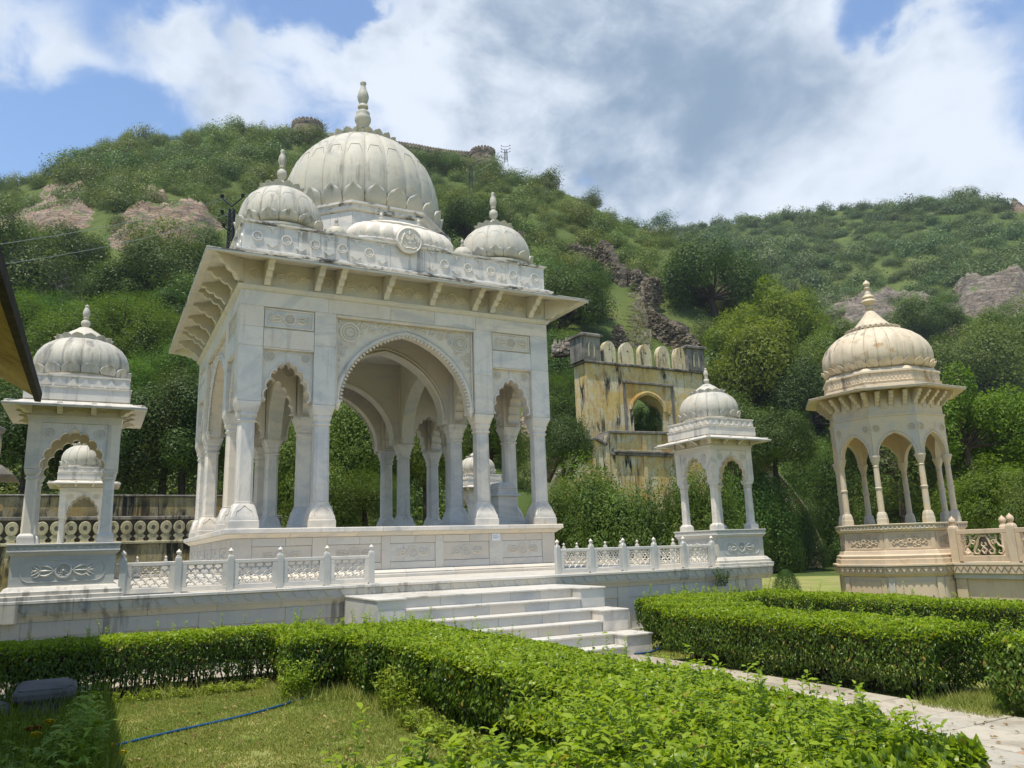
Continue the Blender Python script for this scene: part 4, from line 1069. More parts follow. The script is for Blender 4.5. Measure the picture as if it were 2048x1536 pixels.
crv = spray(.10, .30).mesh('carved_spray', M_BLUISH)
tri = MB(); tri.prism([(-.04, .03), (.04, .03), (.0, -.03)], lambda u, v, d: (u, d, v), -.008, .004); tri = tri.mesh('cornice_tooth_small', M_BLUISH)
cbase = MB(); cbase.loft([oct_(h, c, z) for h, c, z in ((.112, .002, .772), (.112, .002, .86), (.108, .02, .885), (.095, .035, .905), (.082, .03, .92))]); cbase = cbase.mesh('column_foot', M_MARBLE)
cshaft = MB(); cshaft.loft([oct_(.078, .027, .918), oct_(.070, .025, 1.70)]); cshaft = cshaft.mesh('column_shaft', M_MARBLE)
ccap = MB(); ccap.loft([oct_(h, c, z) for h, c, z in ((.072, .026, 1.69), (.084, .028, 1.70), (.086, .028, 1.715), (.073, .026, 1.725), (.074, .026, 1.745), (.090, .03, 1.765), (.098, .02, 1.80), (.10, .004, 1.815), (.10, .004, 1.84))]); ccap = ccap.mesh('column_capital', M_MARBLE)
cw, chh = .43, .58
cap_ = MB(); arch_panel(cap_, .425, .60, .45, .69, 1.83, -.59, -.50, 9, .15, 72); cap_ = cap_.mesh('cusped_arch', M_MARBLE)
capr = MB(); arch_ring(capr, .425, .60, 1.83, 0, .022, -.603, -.59, 9, .15, 72)
capr.loft([[(s * math.cos(t), -.595 + .3 * s * math.sin(t), z) for t in [2 * PI * i / 8 for i in range(8)]] for s, z in ((.012, 2.43), (.03, 2.46), (.012, 2.49), (.003, 2.51))]); capr = capr.mesh('cusp_moulding', M_MARBLE)
ros = rosette(.075).mesh('kiosk_rosette', M_MARBLE)
cblk = MB(); cblk.box(-.085, .085, -.085, .085, 1.842, 2.54, .004); cblk = cblk.mesh('corner_block', M_MARBLE)
beam = MB(); beam.loft([sq(h, z) for h, z in ((.61, 2.521), (.61, 2.60), (.63, 2.61), (.63, 2.625))]); beam.loft([sq(.60, 2.626), sq(.60, 2.82)]); beam = beam.mesh('beam', M_EAVE)
sbr = bracket_mesh(.26, .17, .07, 'kiosk_bracket')
sbd = bracket_mesh(.40, .17, .08, 'kiosk_corner_bracket')
swave = MB()
for s in (-1, 1): swave.tube([(s * .13, 0, -.015), (s * .10, 0, .012), (s * .05, 0, .0), (0, 0, .035)], .009, 4)
swave = swave.mesh('frieze_wave', M_MARBLE_CARVED)
fas = MB(); fas.loft([sq(h, z) for h, z in ((.68, 2.846), (.70, 2.86), (.70, 3.03), (.715, 3.04), (.715, 3.055), (.675, 3.06), (.675, 3.20), (.69, 3.21), (.69, 3.235), (.66, 3.24))]); fas = fas.mesh('roof_fascia', M_STAIN)
lzt = MB(); lzt.prism([(-.075, -.055), (0, .055), (.075, -.055)], lambda u, v, d: (u, d, v), -.012, .01); lzt = lzt.mesh('fascia_triangle', M_MARBLE)
dbase = MB(); dbase.lathe([(.60, 3.22), (.63, 3.26), (.63, 3.29), (.60, 3.30)], 48); dbase = dbase.mesh('dome_base', M_MARBLE, True, .4)
def kiosk(label, x, y, group='small kiosks on the terrace corners', turn=0):
    t = thing('marble_kiosk', label, 'kiosk', (x, y, T), turn, group)
    for nme, (me, _) in CH.items(): place(me, nme, t)
    for k in range(4):
        q = place(pan, 'cartouche_border', t, rot=k * PI / 2); place(crv, 'carved_spray', t, (*R4(0, -.660, k), .395), k * PI / 2)
        for i in range(15): place(tri, 'cornice_tooth', t, (*R4(-.63 + i * .09, -.700, k), .70), k * PI / 2)
        a = R4(-.50, -.50, k)
        c = place(cshaft, 'column', t, (*a, 0)); place(cbase, 'column_foot', c); place(ccap, 'column_capital', c); place(cblk, 'corner_block', t, (*R4(-.52, -.52, k), 0))
        ar = place(cap_, 'cusped_arch', t, rot=k * PI / 2); place(capr, 'cusp_moulding', ar); place(ros, 'carved_rosette', ar, (-.33, -.592, 2.37)); place(ros, 'carved_rosette', ar, (.33, -.592, 2.37))
        for xx in (-.22, .22): place(sbr, 'eave_bracket', t, (*R4(xx, -.60, k), 2.82), k * PI / 2)
        place(sbd, 'corner_bracket', t, (*R4(-.60, -.60, k), 2.82), -PI / 4 + k * PI / 2)
        for xx in (-.42, 0, .42): place(swave, 'frieze_carving', t, (*R4(xx, -.603, k), 2.70), k * PI / 2)
        for i in range(8): place(lzt, 'fascia_triangle', t, (*R4(-.595 + i * .17, -.677, k), 3.13), k * PI / 2)
    place(beam, 'beam', t)
    eave_side(3, .60, .93, 2.80, 2.715, .018, M_EAVE, (0, 1, 2, 3), t, name='eave_slab', lip=False)
    mb = MB(); vs = sq(.60, 2.85) + sq(.938, 2.736) + sq(.938, 2.75) + sq(.60, 2.87); fs = [(r * 4 + i, r * 4 + (i + 1) % 4, r * 4 + 4 + (i + 1) % 4, r * 4 + 4 + i) for r in range(3) for i in range(4)]
    mb.add(vs, fs); mb.build('eave_capping', M_TREAD, t)
    f = place(fas, 'roof_fascia', t)
    b_ = place(dbase, 'dome_base', t)
    dome(b_, 'kiosk_dome', .675, 3.29, 16, [(.93, 0), (.95, .10), (.98, .20), (1.0, .30), (.985, .45), (.93, .60), (.83, .74), (.70, .84), (.58, .90), (.54, .92)],
         (.26, .15, .635, 3.295, 16, .03), ([(.38, 3.90), (.385, 3.925), (.33, 3.94), (.28, 4.00), (.20, 4.07), (.11, 4.13), (.09, 4.15)], .175, .08, .36, 3.90, 14, .35), (.068, .42, 4.13, 1), mt=M_DOME, seg=96, rib=.022, cells=False)
    return t
KX, KY = 6.438, 6.38
kiosk('white marble domed kiosk at the front left terrace corner, partly behind the dark eave', PX - KX, PY - KY)
kiosk('white marble domed kiosk at the front right terrace corner with a cartouche plinth', PX + KX, PY - KY)
kiosk('far white marble kiosk framed inside the arch of the front left kiosk', PX - KX, PY + KY)
kiosk('far white marble kiosk half hidden behind the right columns of the pavilion', PX + KX, PY + KY)

# ------------------------------------------------------------------ octagonal sandstone kiosk on the right
OX, OY = 15.64, 11.53
ok_ = thing('octagonal_kiosk', 'tall octagonal cream and ochre kiosk with a ribbed dome on the right', 'kiosk', (OX, OY, 0))
def og(ap, z, rot=0): return [(ap / math.cos(PI / 8) * math.cos(PI / 8 + k * PI / 4), ap / math.cos(PI / 8) * math.sin(PI / 8 + k * PI / 4), z) for k in range(8)]
def o8(mb, name, mt, smooth=False):
    me = mb.mesh(name, mt, smooth) if isinstance(mb, MB) else mb
    return [place(me, name, ok_, (0, 0, 0), k * PI / 4) for k in range(8)]
mb = MB(); mb.loft([og(a, z) for a, z in ((1.30, 1.10), (1.30, 1.20), (1.27, 1.21), (1.28, 1.27), (1.23, 1.30), (1.21, 1.37), (1.17, 1.385))]); mb.build('plinth_base', M_SAND, ok_)
mb = MB(); mb.loft([og(1.165, 1.385), og(1.165, 1.76)]); mb.build('plinth_body', M_SAND, ok_)
mb = MB(); mb.loft([og(a, z) for a, z in ((1.165, 1.75), (1.20, 1.77), (1.22, 1.80), (1.24, 1.81), (1.22, 1.87), (1.25, 1.88), (1.26, 1.91), (1.25, 1.92))]); mb.build('plinth_cap', M_SANDCOL, ok_)
hw = 1.165 * math.tan(PI / 8)
mb = MB()
for s in (-1, 1): mb.box(*sorted((s * hw * .97, s * (hw - .09))), -1.18, -1.16, 1.39, 1.75, .004)
mb.box(-hw + .09, hw - .09, -1.18, -1.16, 1.39, 1.43, .004); mb.box(-hw + .09, hw - .09, -1.18, -1.16, 1.71, 1.75, .004); o8(mb, 'panel_frame', M_SAND)
mb = MB(); rr = random.Random(9)
for sx in (-1, 1):
    for (x, z, r) in ((.07, 1.57, .055), (.16, 1.61, .045), (.16, 1.52, .045), (.24, 1.57, .05), (.30, 1.60, .03), (.30, 1.53, .03), (.09, 1.65, .03), (.09, 1.49, .03)):
        ring_xz(mb, sx * x, z, -1.172, r, .010, 10, 4); leafy(mb, sx * x, z, -1.172, r * 1.2, rr.uniform(0, 6), .007)
ring_xz(mb, 0, 1.57, -1.172, .04, .02, 10); o8(mb, 'floral_carving', M_SAND)
mb = MB(); mb.prism([(-.022, .025), (.022, .025), (.01, -.025), (-.01, -.025)], lambda u, v, d: (u, d, v), -.012, .004); tm = mb.mesh('cap_dentil', M_SANDCOL)
for k in range(8):
    for i in range(12):
        x = -.47 + i * .0855; a = k * PI / 4; y = -1.235
        place(tm, 'cap_dentil', ok_, (x * math.cos(a) - y * math.sin(a), x * math.sin(a) + y * math.cos(a), 1.84), a)
CR = 1.14
foot = MB(); foot.loft([oct_(h, c, z) for h, c, z in ((.10, .03, 1.92), (.10, .03, 2.02), (.095, .03, 2.03), (.088, .03, 2.10), (.075, .025, 2.14), (.064, .022, 2.16))]); foot = foot.mesh('column_foot', M_SANDCOL)
shf = MB(); shf.lathe([(.065, 2.15), (.060, 2.60), (.072, 2.62), (.074, 2.645), (.060, 2.66), (.055, 3.08)], 12); shf = shf.mesh('column_shaft', M_SANDCOL, True, .5)
cpt = MB(); cpt.lathe([(.056, 3.07), (.066, 3.08), (.055, 3.10), (.06, 3.12), (.085, 3.19), (.10, 3.25), (.10, 3.26), (.112, 3.265), (.112, 3.30), (.09, 3.302)], 12); cpt = cpt.mesh('column_capital', M_SANDCOL, True, .5)
for k in range(8):
    a = PI / 8 + k * PI / 4; c = place(shf, 'column', ok_, (CR * math.cos(a), CR * math.sin(a), 0), a); place(foot, 'column_foot', c); place(cpt, 'column_capital', c)
AP = CR * math.cos(PI / 8); hw = AP * math.tan(PI / 8)
mb = MB(); arch_panel(mb, hw - .085, .44, hw + .02, .66, 3.30, -AP - .06, -AP + .05, 0, n=40); o8(mb, 'arch_panel', M_SANDCOL)
mb = MB(); arch_ring(mb, hw - .085, .44, 3.30, 0, .028, -AP - .075, -AP - .06, n=40); arch_ring(mb, hw - .085, .44, 3.30, .055, .075, -AP - .07, -AP - .06, n=40)
for i in range(17):
    P = arch_pts(hw - .045, .485, 16); ring_xz(mb, P[i][0], 3.30 + P[i][1], -AP - .062, .012, .007, 6, 4)
o8(mb, 'arch_moulding', M_SANDCOL)
me = rosette(.07).mesh('octagon_rosette', M_SANDCOL)
for k in range(8):
    a = k * PI / 4
    for s in (-1, 1):
        x, y = s * (hw - .09), -AP - .064; place(me, 'carved_rosette', ok_, (x * math.cos(a) - y * math.sin(a), x * math.sin(a) + y * math.cos(a), 3.85), a)
mb = MB(); mb.loft([og(AP + .06, 3.955), og(AP + .07, 4.08), og(AP + .09, 4.09), og(AP + .09, 4.12), og(AP + .05, 4.13), og(AP + .05, 4.61)]); mb.build('beam', M_SANDCOL, ok_)
br = bracket_mesh(.27, .30, .085, 'octagon_bracket', M_SANDCOL)
for k in range(8):
    a = k * PI / 4
    for x in (-.27, 0, .27):
        y = -AP - .05; place(br, 'eave_bracket', ok_, (x * math.cos(a) - y * math.sin(a), x * math.sin(a) + y * math.cos(a), 4.60), a)
    a2 = a + PI / 8; br2 = place(br, 'corner_bracket', ok_, ((CR + .055) * math.sin(a2), -(CR + .055) * math.cos(a2), 4.60), a2)
    mb = MB(); mb.box(-.07, .07, -AP - .062, -AP - .045, 4.24, 4.46, .008); 
    for x in (-.135, .135): place(mb.mesh('frieze_panel', M_SANDCOL) if x == -.135 else bpy.data.objects['frieze_panel'].data if 'frieze_panel' in bpy.data.objects else mb.mesh('frieze_panel', M_SANDCOL), 'frieze_panel', ok_, (x * math.cos(a), x * math.sin(a), 0), a)
# eave
ei, eo = AP + .04, 1.58
for k in range(8):
    for (t0, t1) in ((-1, 0), (0, 1)):
        mb = MB(); tn = math.tan(PI / 8); secs = []
        for t in (t0, t1): secs.append([(t * ei * tn, -ei, 4.665), (t * eo * tn, -eo, 4.60), (t * eo * tn, -eo, 4.575), (t * ei * tn, -ei, 4.61)])
        mb.loft(secs); mb.build('eave_slab', M_SANDCOL, ok_, (0, 0, 0), k * PI / 4)
mb = MB(); mb.loft([og(ei, 4.67), og(eo + .01, 4.602), og(eo + .01, 4.615), og(ei, 4.69)]); mb.build('eave_capping', M_SANDDOME, ok_)
mb = MB(); mb.loft([og(a, z) for a, z in ((1.20, 4.66), (1.20, 4.72), (1.17, 4.73), (1.17, 4.77), (1.19, 4.775), (1.15, 4.785), (1.14, 4.79), (1.14, 4.90), (1.17, 4.905), (1.17, 4.93), (1.10, 4.945), (1.08, 4.97), (1.05, 4.985))]); mb.build('roof_fascia', M_SANDDOME, ok_)
mb = MB(); mb.tube([(-.035, 0, 0), (0, 0, .05), (.035, 0, 0), (0, 0, -.05), (-.035, 0, 0)], .008, 4); lz = mb.mesh('lattice_lozenge', M_SANDDOME)
for k in range(8):
    a = k * PI / 4
    for i in range(11):
        x, y = -.42 + i * .084, -1.143; place(lz, 'fascia_lozenge', ok_, (x * math.cos(a) - y * math.sin(a), x * math.sin(a) + y * math.cos(a), 4.845), a)
dome(ok_, 'ribbed_dome', 1.115, 4.985, 28, [(.93, 0), (.97, .05), (1.01, .12), (1.04, .20), (1.05, .31), (1.035, .44), (.98, .57), (.88, .70), (.75, .81), (.61, .89), (.50, .93)],
     (.255, .17, 1.115, 5.0, 28, .12), ([(.56, 6.05), (.56, 6.09), (.46, 6.11), (.37, 6.18), (.25, 6.30), (.15, 6.42), (.09, 6.50)], .085, .08, .55, 6.02, 32, .35), (.165, .74, 6.47, 2), mt=M_SANDDOME, seg=224, rib=.034, cells=False)
# the sight lines give the true heights of the kiosk's upper storeys
ZK = [0, 1.92, 3.3, 3.91, 4.11, 4.54, 4.79, 5.0, 6.07, 7.21]; ZV = [0, 1.92, 3.35, 3.99, 4.20, 4.66, 4.95, 5.28, 6.33, 7.58]
def zmap(z): return float(np.interp(z, ZK, ZV)) if z > 0 else z
_done = set()
def restretch(o, base=0.0):
    z0 = base + o.location.z
    if o.data is not None and o.data.name not in _done:
        _done.add(o.data.name); m0 = zmap(z0) if z0 > 0 else 0
        for v in o.data.vertices: v.co.z = zmap(z0 + v.co.z) - m0
    for c in o.children: restretch(c, z0)
    if z0 > 0: o.location.z = zmap(z0) - (zmap(base) if base > 0 else 0)
bpy.context.view_layer.update()
for c in ok_.children: restretch(c)
# platform under it and the wall running towards the camera
rp = thing('sandstone_terrace', 'pink and cream stone terrace wall under the octagonal kiosk on the right', 'terrace wall', (OX, OY, 0))
mb = MB(); mb.loft([og(a, z) for a, z in ((1.36, 1.06), (1.38, 1.07), (1.38, 1.10), (1.36, 1.105))]); mb.build('top_slab', M_SANDCOL, rp)
mb = MB(); mb.loft([og(a, z) for a, z in ((1.27, .86), (1.31, .90), (1.33, .92), (1.33, 1.055))]); mb.build('cornice_stone', M_SAND, rp)
mb = MB(); mb.loft([og(1.25, 0), og(1.25, .86)]); mb.build('wall_core', M_SANDCOL, rp)
mb = MB(); mb.prism([(-.06, .045), (.06, .045), (0, -.045)], lambda u, v, d: (u, d, v), -.012, .008); tz = mb.mesh('terrace_tooth', M_SAND)
hw = 1.25 * math.tan(PI / 8)
for k in range(8):
    a = k * PI / 4
    for i in range(8):
        x, y = -.47 + i * .134, -1.346; place(tz, 'cornice_tooth', rp, (x * math.cos(a) - y * math.sin(a), x * math.sin(a) + y * math.cos(a), .99), a)
    mb = MB(); 
    for s in (-1, 1): mb.box(*sorted((s * hw * .97, s * (hw - .13))), -1.275, -1.25, .0, .84, .004)
    mb.build('pilaster', M_SANDCOL, rp, (0, 0, 0), a)
    mb = MB(); mb.box(-hw + .15, hw - .15, -1.262, -1.25, .08, .76, .006); mb.build('wall_panel', M_SAND, rp, (0, 0, 0), a)
# straight length: facing -x, running to -y
WX = .62; y0, y1 = -1.30, -6.7
def wb(x0, x1, ya, yb, z0, z1, name, mt, b=.004): mb = MB(); mb.box(x0 + WX, x1 + WX, min(ya, yb), max(ya, yb), z0, z1, b); return mb.build(name, mt, rp)
wb(-.95, 6, y0 + .0, y1, 1.06, 1.10, 'top_slab', M_SANDCOL); 
for i in range(4): 
    ya = y0 - i * 1.35; wb(-.93, 0, ya - .003, ya - 1.347, .90, 1.058, 'cornice_stone', M_SAND); wb(-.87, -.4, ya - .003, ya - 1.347, .80, .899, 'band_stone', M_BLUISH)
    wb(-.84, -.4, ya - .003, ya - .22, 0, .798, 'pilaster', M_SANDCOL); wb(-.80, -.4, ya - .225, ya - 1.345, 0, .798, 'wall_panel', M_SAND)
wb(-.4, 6, y0, y1, 0, 1.05, 'wall_core', M_DARK)
for i in range(40):
    place(tz, 'cornice_tooth', rp, (-.932 + WX, y0 - .07 - i * .134, .99), (0, 0, -PI / 2))
# its railing
SP = MB(); SP.loft([oct_(h, c, z) for h, c, z in ((.075, .004, 0), (.075, .004, .68), (.07, .016, .71), (.055, .02, .735))]); 
SP = SP.mesh('sandstone_post', M_SAND)
SF = MB(); SF.lathe([(.05, 0), (.056, .02), (.04, .035), (.062, .06), (.070, .10), (.056, .14), (.02, .175), (.003, .20)], 14); SF = SF.mesh('sandstone_finial', M_SAND, True, .7)
SH = MB(); SH.tube([(-.02, 0, -.02), (0, 0, .02), (.02, 0, -.02)], .008, 4); SH = SH.mesh('post_chevron', M_DARK)
def sand_screen(w, h):
    mb = MB(); rr = random.Random(3)
    for sx in (-1, 1):
        S = lambda pts, r: mb.tube([(sx * x, 0, z) for x, z in pts], r, 6)
        S([(0, h * .40), (.05, h * .42), (.10, h * .25), (.13, 0), (.20, -h * .25), (.19, -h * .40), (.12, -h * .42), (.09, -h * .30), (.13, -h * .22)], [.022, .022, .02, .02, .022, .022, .02, .016, .01])
        S([(.27, h * .42), (.25, h * .15), (.30, -.02), (.36, -h * .1), (.40, -h * .30), (.33, -h * .43), (.27, -h * .36), (.30, -h * .26)], [.014, .018, .02, .02, .02, .02, .015, .01])
        S([(.12, h * .45), (.17, h * .30), (.24, h * .32), (.26, h * .45)], .014); S([(.16, h * .15), (.22, h * .22), (.24, h * .08), (.19, h * .02), (.16, h * .15)], .018)
        S([(.36, h * .45), (.34, h * .25), (.40, h * .12), (.42, h * .3)], .016); S([(.0, -h * .1), (.05, -h * .02), (.03, h * .1)], .016); S([(.0, -h * .42), (.05, -h * .25), (.0, -h * .12)], .02)
    return mb.mesh('scroll_screen', M_SAND, True)
scs = sand_screen(.9, .42)
def sfr(L):
    mb = MB(); mb.box(-L / 2, L / 2, -.045, .045, .56, .65, .008); mb.box(-L / 2, L / 2, -.045, .045, .03, .14, .008); mb.box(-L / 2, -L / 2 + .08, -.045, .045, .14, .56); mb.box(L / 2 - .08, L / 2, -.045, .045, .14, .56); return mb.mesh('panel_frame', M_SAND)
sfm = sfr(1.0)
sr = thing('scroll_railing', 'carved pinkish sandstone railing with pierced scrolls right of the octagonal kiosk', 'railing', (OX - .22, OY - 1.40, 1.10), -PI / 2, 'sandstone railings')
for i in range(4):
    p = place(SP, 'post', sr, (i * 1.16, 0, 0)); place(SF, 'post_finial', p, (0, 0, .73))
    for j in range(5): place(SH, 'post_chevron', p, (0, .077, .12 + j * .125)); 
    if i < 3: q = place(sfm, 'railing_panel', sr, (.58 + i * 1.16, 0, 0)); place(scs, 'scroll_screen', q, (0, 0, .35))
sr2 = thing('scroll_railing', 'second sandstone railing behind the first, only its bud finials showing', 'railing', (OX + 1.15, OY - 1.6, 1.10), -.95, 'sandstone railings')
for i in range(4):
    p = place(SP, 'post', sr2, (i * 1.16, 0, 0)); place(SF, 'post_finial', p, (0, 0, .73))
    if i < 3: q = place(sfm, 'railing_panel', sr2, (.58 + i * 1.16, 0, 0)); place(scs, 'scroll_screen', q, (0, 0, .35))
# ------------------------------------------------------------------ terrain
def az_el(px, py):
    d = ray(px, py); return math.atan2(d[0], d[1]), math.atan2(d[2], math.hypot(d[0], d[1]))
def table(pts, R, tree):
    A = sorted((az_el(x, y)[0], az_el(x, y)[1], r) for (x, y), r in zip(pts, R))
    az = np.array([a[0] for a in A]); el = np.array([a[1] for a in A]); rr_ = np.array([a[2] for a in A])
    H = rr_ * np.tan(el) + EYE[2] - tree
    return az, rr_, H
H1 = table([(-1500, 700), (-700, 560), (-300, 430), (0, 358), (100, 338), (230, 285), (330, 272), (450, 258), (600, 250), (700, 272), (850, 298), (980, 318), (1100, 352), (1200, 400), (1340, 452), (1450, 520), (1600, 620), (1800, 760), (2048, 900), (2600, 1040)],
           [260, 230, 200, 185, 180, 180, 185, 190, 195, 190, 180, 170, 160, 150, 140, 125, 110, 95, 85, 80], 2.6)
H2 = table([(-600, 900), (400, 700), (1000, 540), (1200, 480), (1350, 452), (1500, 434), (1700, 402), (1850, 390), (1960, 384), (2048, 392), (2400, 430), (2900, 600)],
           [330, 330, 330, 325, 320, 315, 310, 305, 300, 300, 290, 280], 3.0)
def vnoise(x, y, s, seed=0):
    """cheap smooth value noise"""
    x = x / s; y = y / s; xi = np.floor(x).astype(int); yi = np.floor(y).astype(int); fx = x - xi; fy = y - yi
    fx = fx * fx * (3 - 2 * fx); fy = fy * fy * (3 - 2 * fy)
    def h(a, b):
        n = (a * 374761393 + b * 668265263 + seed * 1442695041) & 0x7fffffff
        n = (n ^ (n >> 13)) * 1274126177 & 0x7fffffff
        return ((n ^ (n >> 16)) & 0xffff) / 65535.0
    return (h(xi, yi) * (1 - fx) + h(xi + 1, yi) * fx) * (1 - fy) + (h(xi, yi + 1) * (1 - fx) + h(xi + 1, yi + 1) * fx) * fy
def foot(az):   # where the slope begins
    return np.interp(az, [-1.2, -.2, .1, .5, .72, .80, .95, 1.3], [46, 38, 37, 42, 52, 60, 60, 64])
def hill(az, r, tab, f0, p):
    R = np.interp(az, tab[0], tab[1]); H = np.interp(az, tab[0], tab[2]); t = (r - f0) / (R - f0)
    up = H * np.clip(t, 0, 1) ** p
    down = H * np.clip(1 - (t - 1) * .9, 0, 1) ** 1.3
    return np.where(t <= 0, 0, np.where(t <= 1, up, down))
def terrain(x, y):
    x = np.asarray(x, float); y = np.asarray(y, float)
    az = np.arctan2(x, y); r = np.hypot(x, y); f0 = foot(az)
    h1 = hill(az, r, H1, f0, 1.12); h2 = hill(az, r, H2, f0 + 30, 1.15)
    h = np.maximum(h1, h2)
    m = np.clip((r - f0 - 5) / 30, 0, 1) * np.clip(h / 8, 0, 1)
    h = h + m * ((vnoise(x, y, 22, 1) - .5) * 4.0 + (vnoise(x, y, 9, 2) - .5) * 1.6)
    return np.where(y < 20, 0, h)
def tz_(x, y): return float(terrain(np.array([x]), np.array([y]))[0])
def hit(px, py, r0=45, r1=420):
    """where the sight line through a pixel meets the terrain"""
    d = ray(px, py); k = 1 / math.hypot(d[0], d[1]); rs = np.linspace(r0, r1, 900)
    X = EYE[0] + d[0] * k * rs; Y = EYE[1] + d[1] * k * rs; Z = EYE[2] + d[2] * k * rs
    below = np.nonzero(Z <= terrain(X, Y))[0]
    if len(below) == 0: return None
    i = below[0]; return np.array([X[i], Y[i], Z[i]])
def grid_mesh(name, P, mt, kind=None, label=None, cat=None, smooth=True):
    """P: array (n, m, 3)"""
    n, m = P.shape[:2]; me = bpy.data.meshes.new(name)
    idx = np.arange(n * m).reshape(n, m); q = np.stack([idx[:-1, :-1], idx[1:, :-1], idx[1:, 1:], idx[:-1, 1:]], -1).reshape(-1, 4)
    me.vertices.add(n * m); me.vertices.foreach_set('co', P.reshape(-1).astype(np.float32))
    me.loops.add(q.size); me.loops.foreach_set('vertex_index', q.reshape(-1).astype(np.int32))
    me.polygons.add(len(q)); me.polygons.foreach_set('loop_start', np.arange(0, q.size, 4, dtype=np.int32))
    me.update(); me.materials.append(mt)
    if smooth: me.shade_smooth()
    o = place(me, name); 
    if kind: o['kind'] = kind
    return tag(o, label, cat)
# flat garden ground to the horizon
def big_ground():
    rs = np.concatenate([[0.0, 3, 6, 10, 15, 22, 30, 40, 60, 100, 200, 500, 1200, 3000]]); az = np.linspace(0, 2 * PI, 65)
    P = np.zeros((len(rs), len(az), 3)); P[..., 0] = rs[:, None] * np.sin(az); P[..., 1] = rs[:, None] * np.cos(az); P[..., 2] = -.02 * (rs[:, None] > 1) - .004
    P[..., 2] = np.where(rs[:, None] > 45, -.5, -.004)
    return grid_mesh('ground', P[::-1], M_LAWN, 'structure')
big_ground()
def hills():
    az = np.linspace(-1.15, 1.55, 420); rs = np.concatenate([np.linspace(36, 230, 200), np.linspace(232, 620, 110)])
    A, Rr = np.meshgrid(az, rs); X = Rr * np.sin(A); Y = Rr * np.cos(A); Z = terrain(X, Y)
    Z = np.where(Z <= 0.001, -.03, Z)
    return grid_mesh('hillside', np.stack([X, Y, Z], -1), M_HILL, 'structure')
hills()

# ------------------------------------------------------------------ leaves
def leaf_mesh(name, C, Nn, size, mt, aspect=.5, fold=.25, rnd=None, droop=0.0, cone=.9, up=None, mats=None, mi=None, extra=None, fine=False):
    """many little folded leaves: C centres, Nn facing directions, size lengths"""
    n = len(C); g = np.random.default_rng(len(C) % 1000 + 3)
    Nn = Nn + g.normal(0, cone, (n, 3)) * .5; Nn /= np.linalg.norm(Nn, axis=1, keepdims=True) + 1e-9
    t = g.normal(0, 1, (n, 3))
    if up is not None: t = t * .6 + np.array(up)
    t -= Nn * np.sum(t * Nn, 1, keepdims=True); t /= np.linalg.norm(t, axis=1, keepdims=True) + 1e-9
    b = np.cross(Nn, t); L = size[:, None]
    base = C - t * L * .5; tip = C + t * L * .5 - Nn * L * droop
    mid = C + Nn * L * .02
    l = mid + b * L * aspect * .5 + Nn * L * fold * .3; r = mid - b * L * aspect * .5 + Nn * L * fold * .3
    V = np.stack([base, r, tip, l], 1).reshape(-1, 3).astype(np.float32)
    I = np.arange(n * 4).reshape(n, 4)
    F = np.stack([I[:, [0, 1, 2]], I[:, [0, 2, 3]]], 1).reshape(-1, 3)
    fc = 2
    if fine:
        w = b * L * aspect * .5; up_ = Nn * L * fold * .22; q1 = C - t * L * .22; q2 = C + t * L * .20 - Nn * L * droop * .4; tip = C + t * L * .5 - Nn * L * droop * 1.3
        V = np.stack([base, q1 - w * .88 + up_, q2 - w * .84 + up_, tip, q2 + w * .84 + up_, q1 + w * .88 + up_], 1).reshape(-1, 3).astype(np.float32)
        I = np.arange(n * 6).reshape(n, 6); F = np.stack([I[:, [0, 1, 5]], I[:, [1, 2, 4]], I[:, [1, 4, 5]], I[:, [2, 3, 4]]], 1).reshape(-1, 3); fc = 4
    rv = np.repeat(g.random(n) if rnd is None else rnd, fc)
    nv0 = 0
    if extra is not None:        # stems and limbs: an MB added with a second material
        ev = np.array(extra.v, np.float32); et = []
        for f in extra.f:
            for k in range(1, len(f) - 1): et.append((f[0], f[k], f[k + 1]))
        et = np.array(et) + len(V); V = np.concatenate([V, ev]); 
    me = bpy.data.meshes.new(name)
    me.vertices.add(len(V)); me.vertices.foreach_set('co', V.reshape(-1))
    Fa = F if extra is None else np.concatenate([F, et])
    me.loops.add(Fa.size); me.loops.foreach_set('vertex_index', Fa.reshape(-1).astype(np.int32))
    me.polygons.add(len(Fa)); me.polygons.foreach_set('loop_start', np.arange(0, Fa.size, 3, dtype=np.int32))
    me.update()
    for m_ in (mats or [mt]): me.materials.append(m_)
    mids = np.zeros(len(Fa), np.int32)
    if mi is not None: mids[:len(F)] = np.repeat(mi, fc)
    if extra is not None: mids[len(F):] = len(mats or [mt]) - 1
    me.polygons.foreach_set('material_index', mids)
    at = me.attributes.new('rnd', 'FLOAT', 'FACE'); rv2 = np.zeros(len(Fa), np.float32); rv2[:len(rv)] = rv; at.data.foreach_set('value', rv2)
    return me
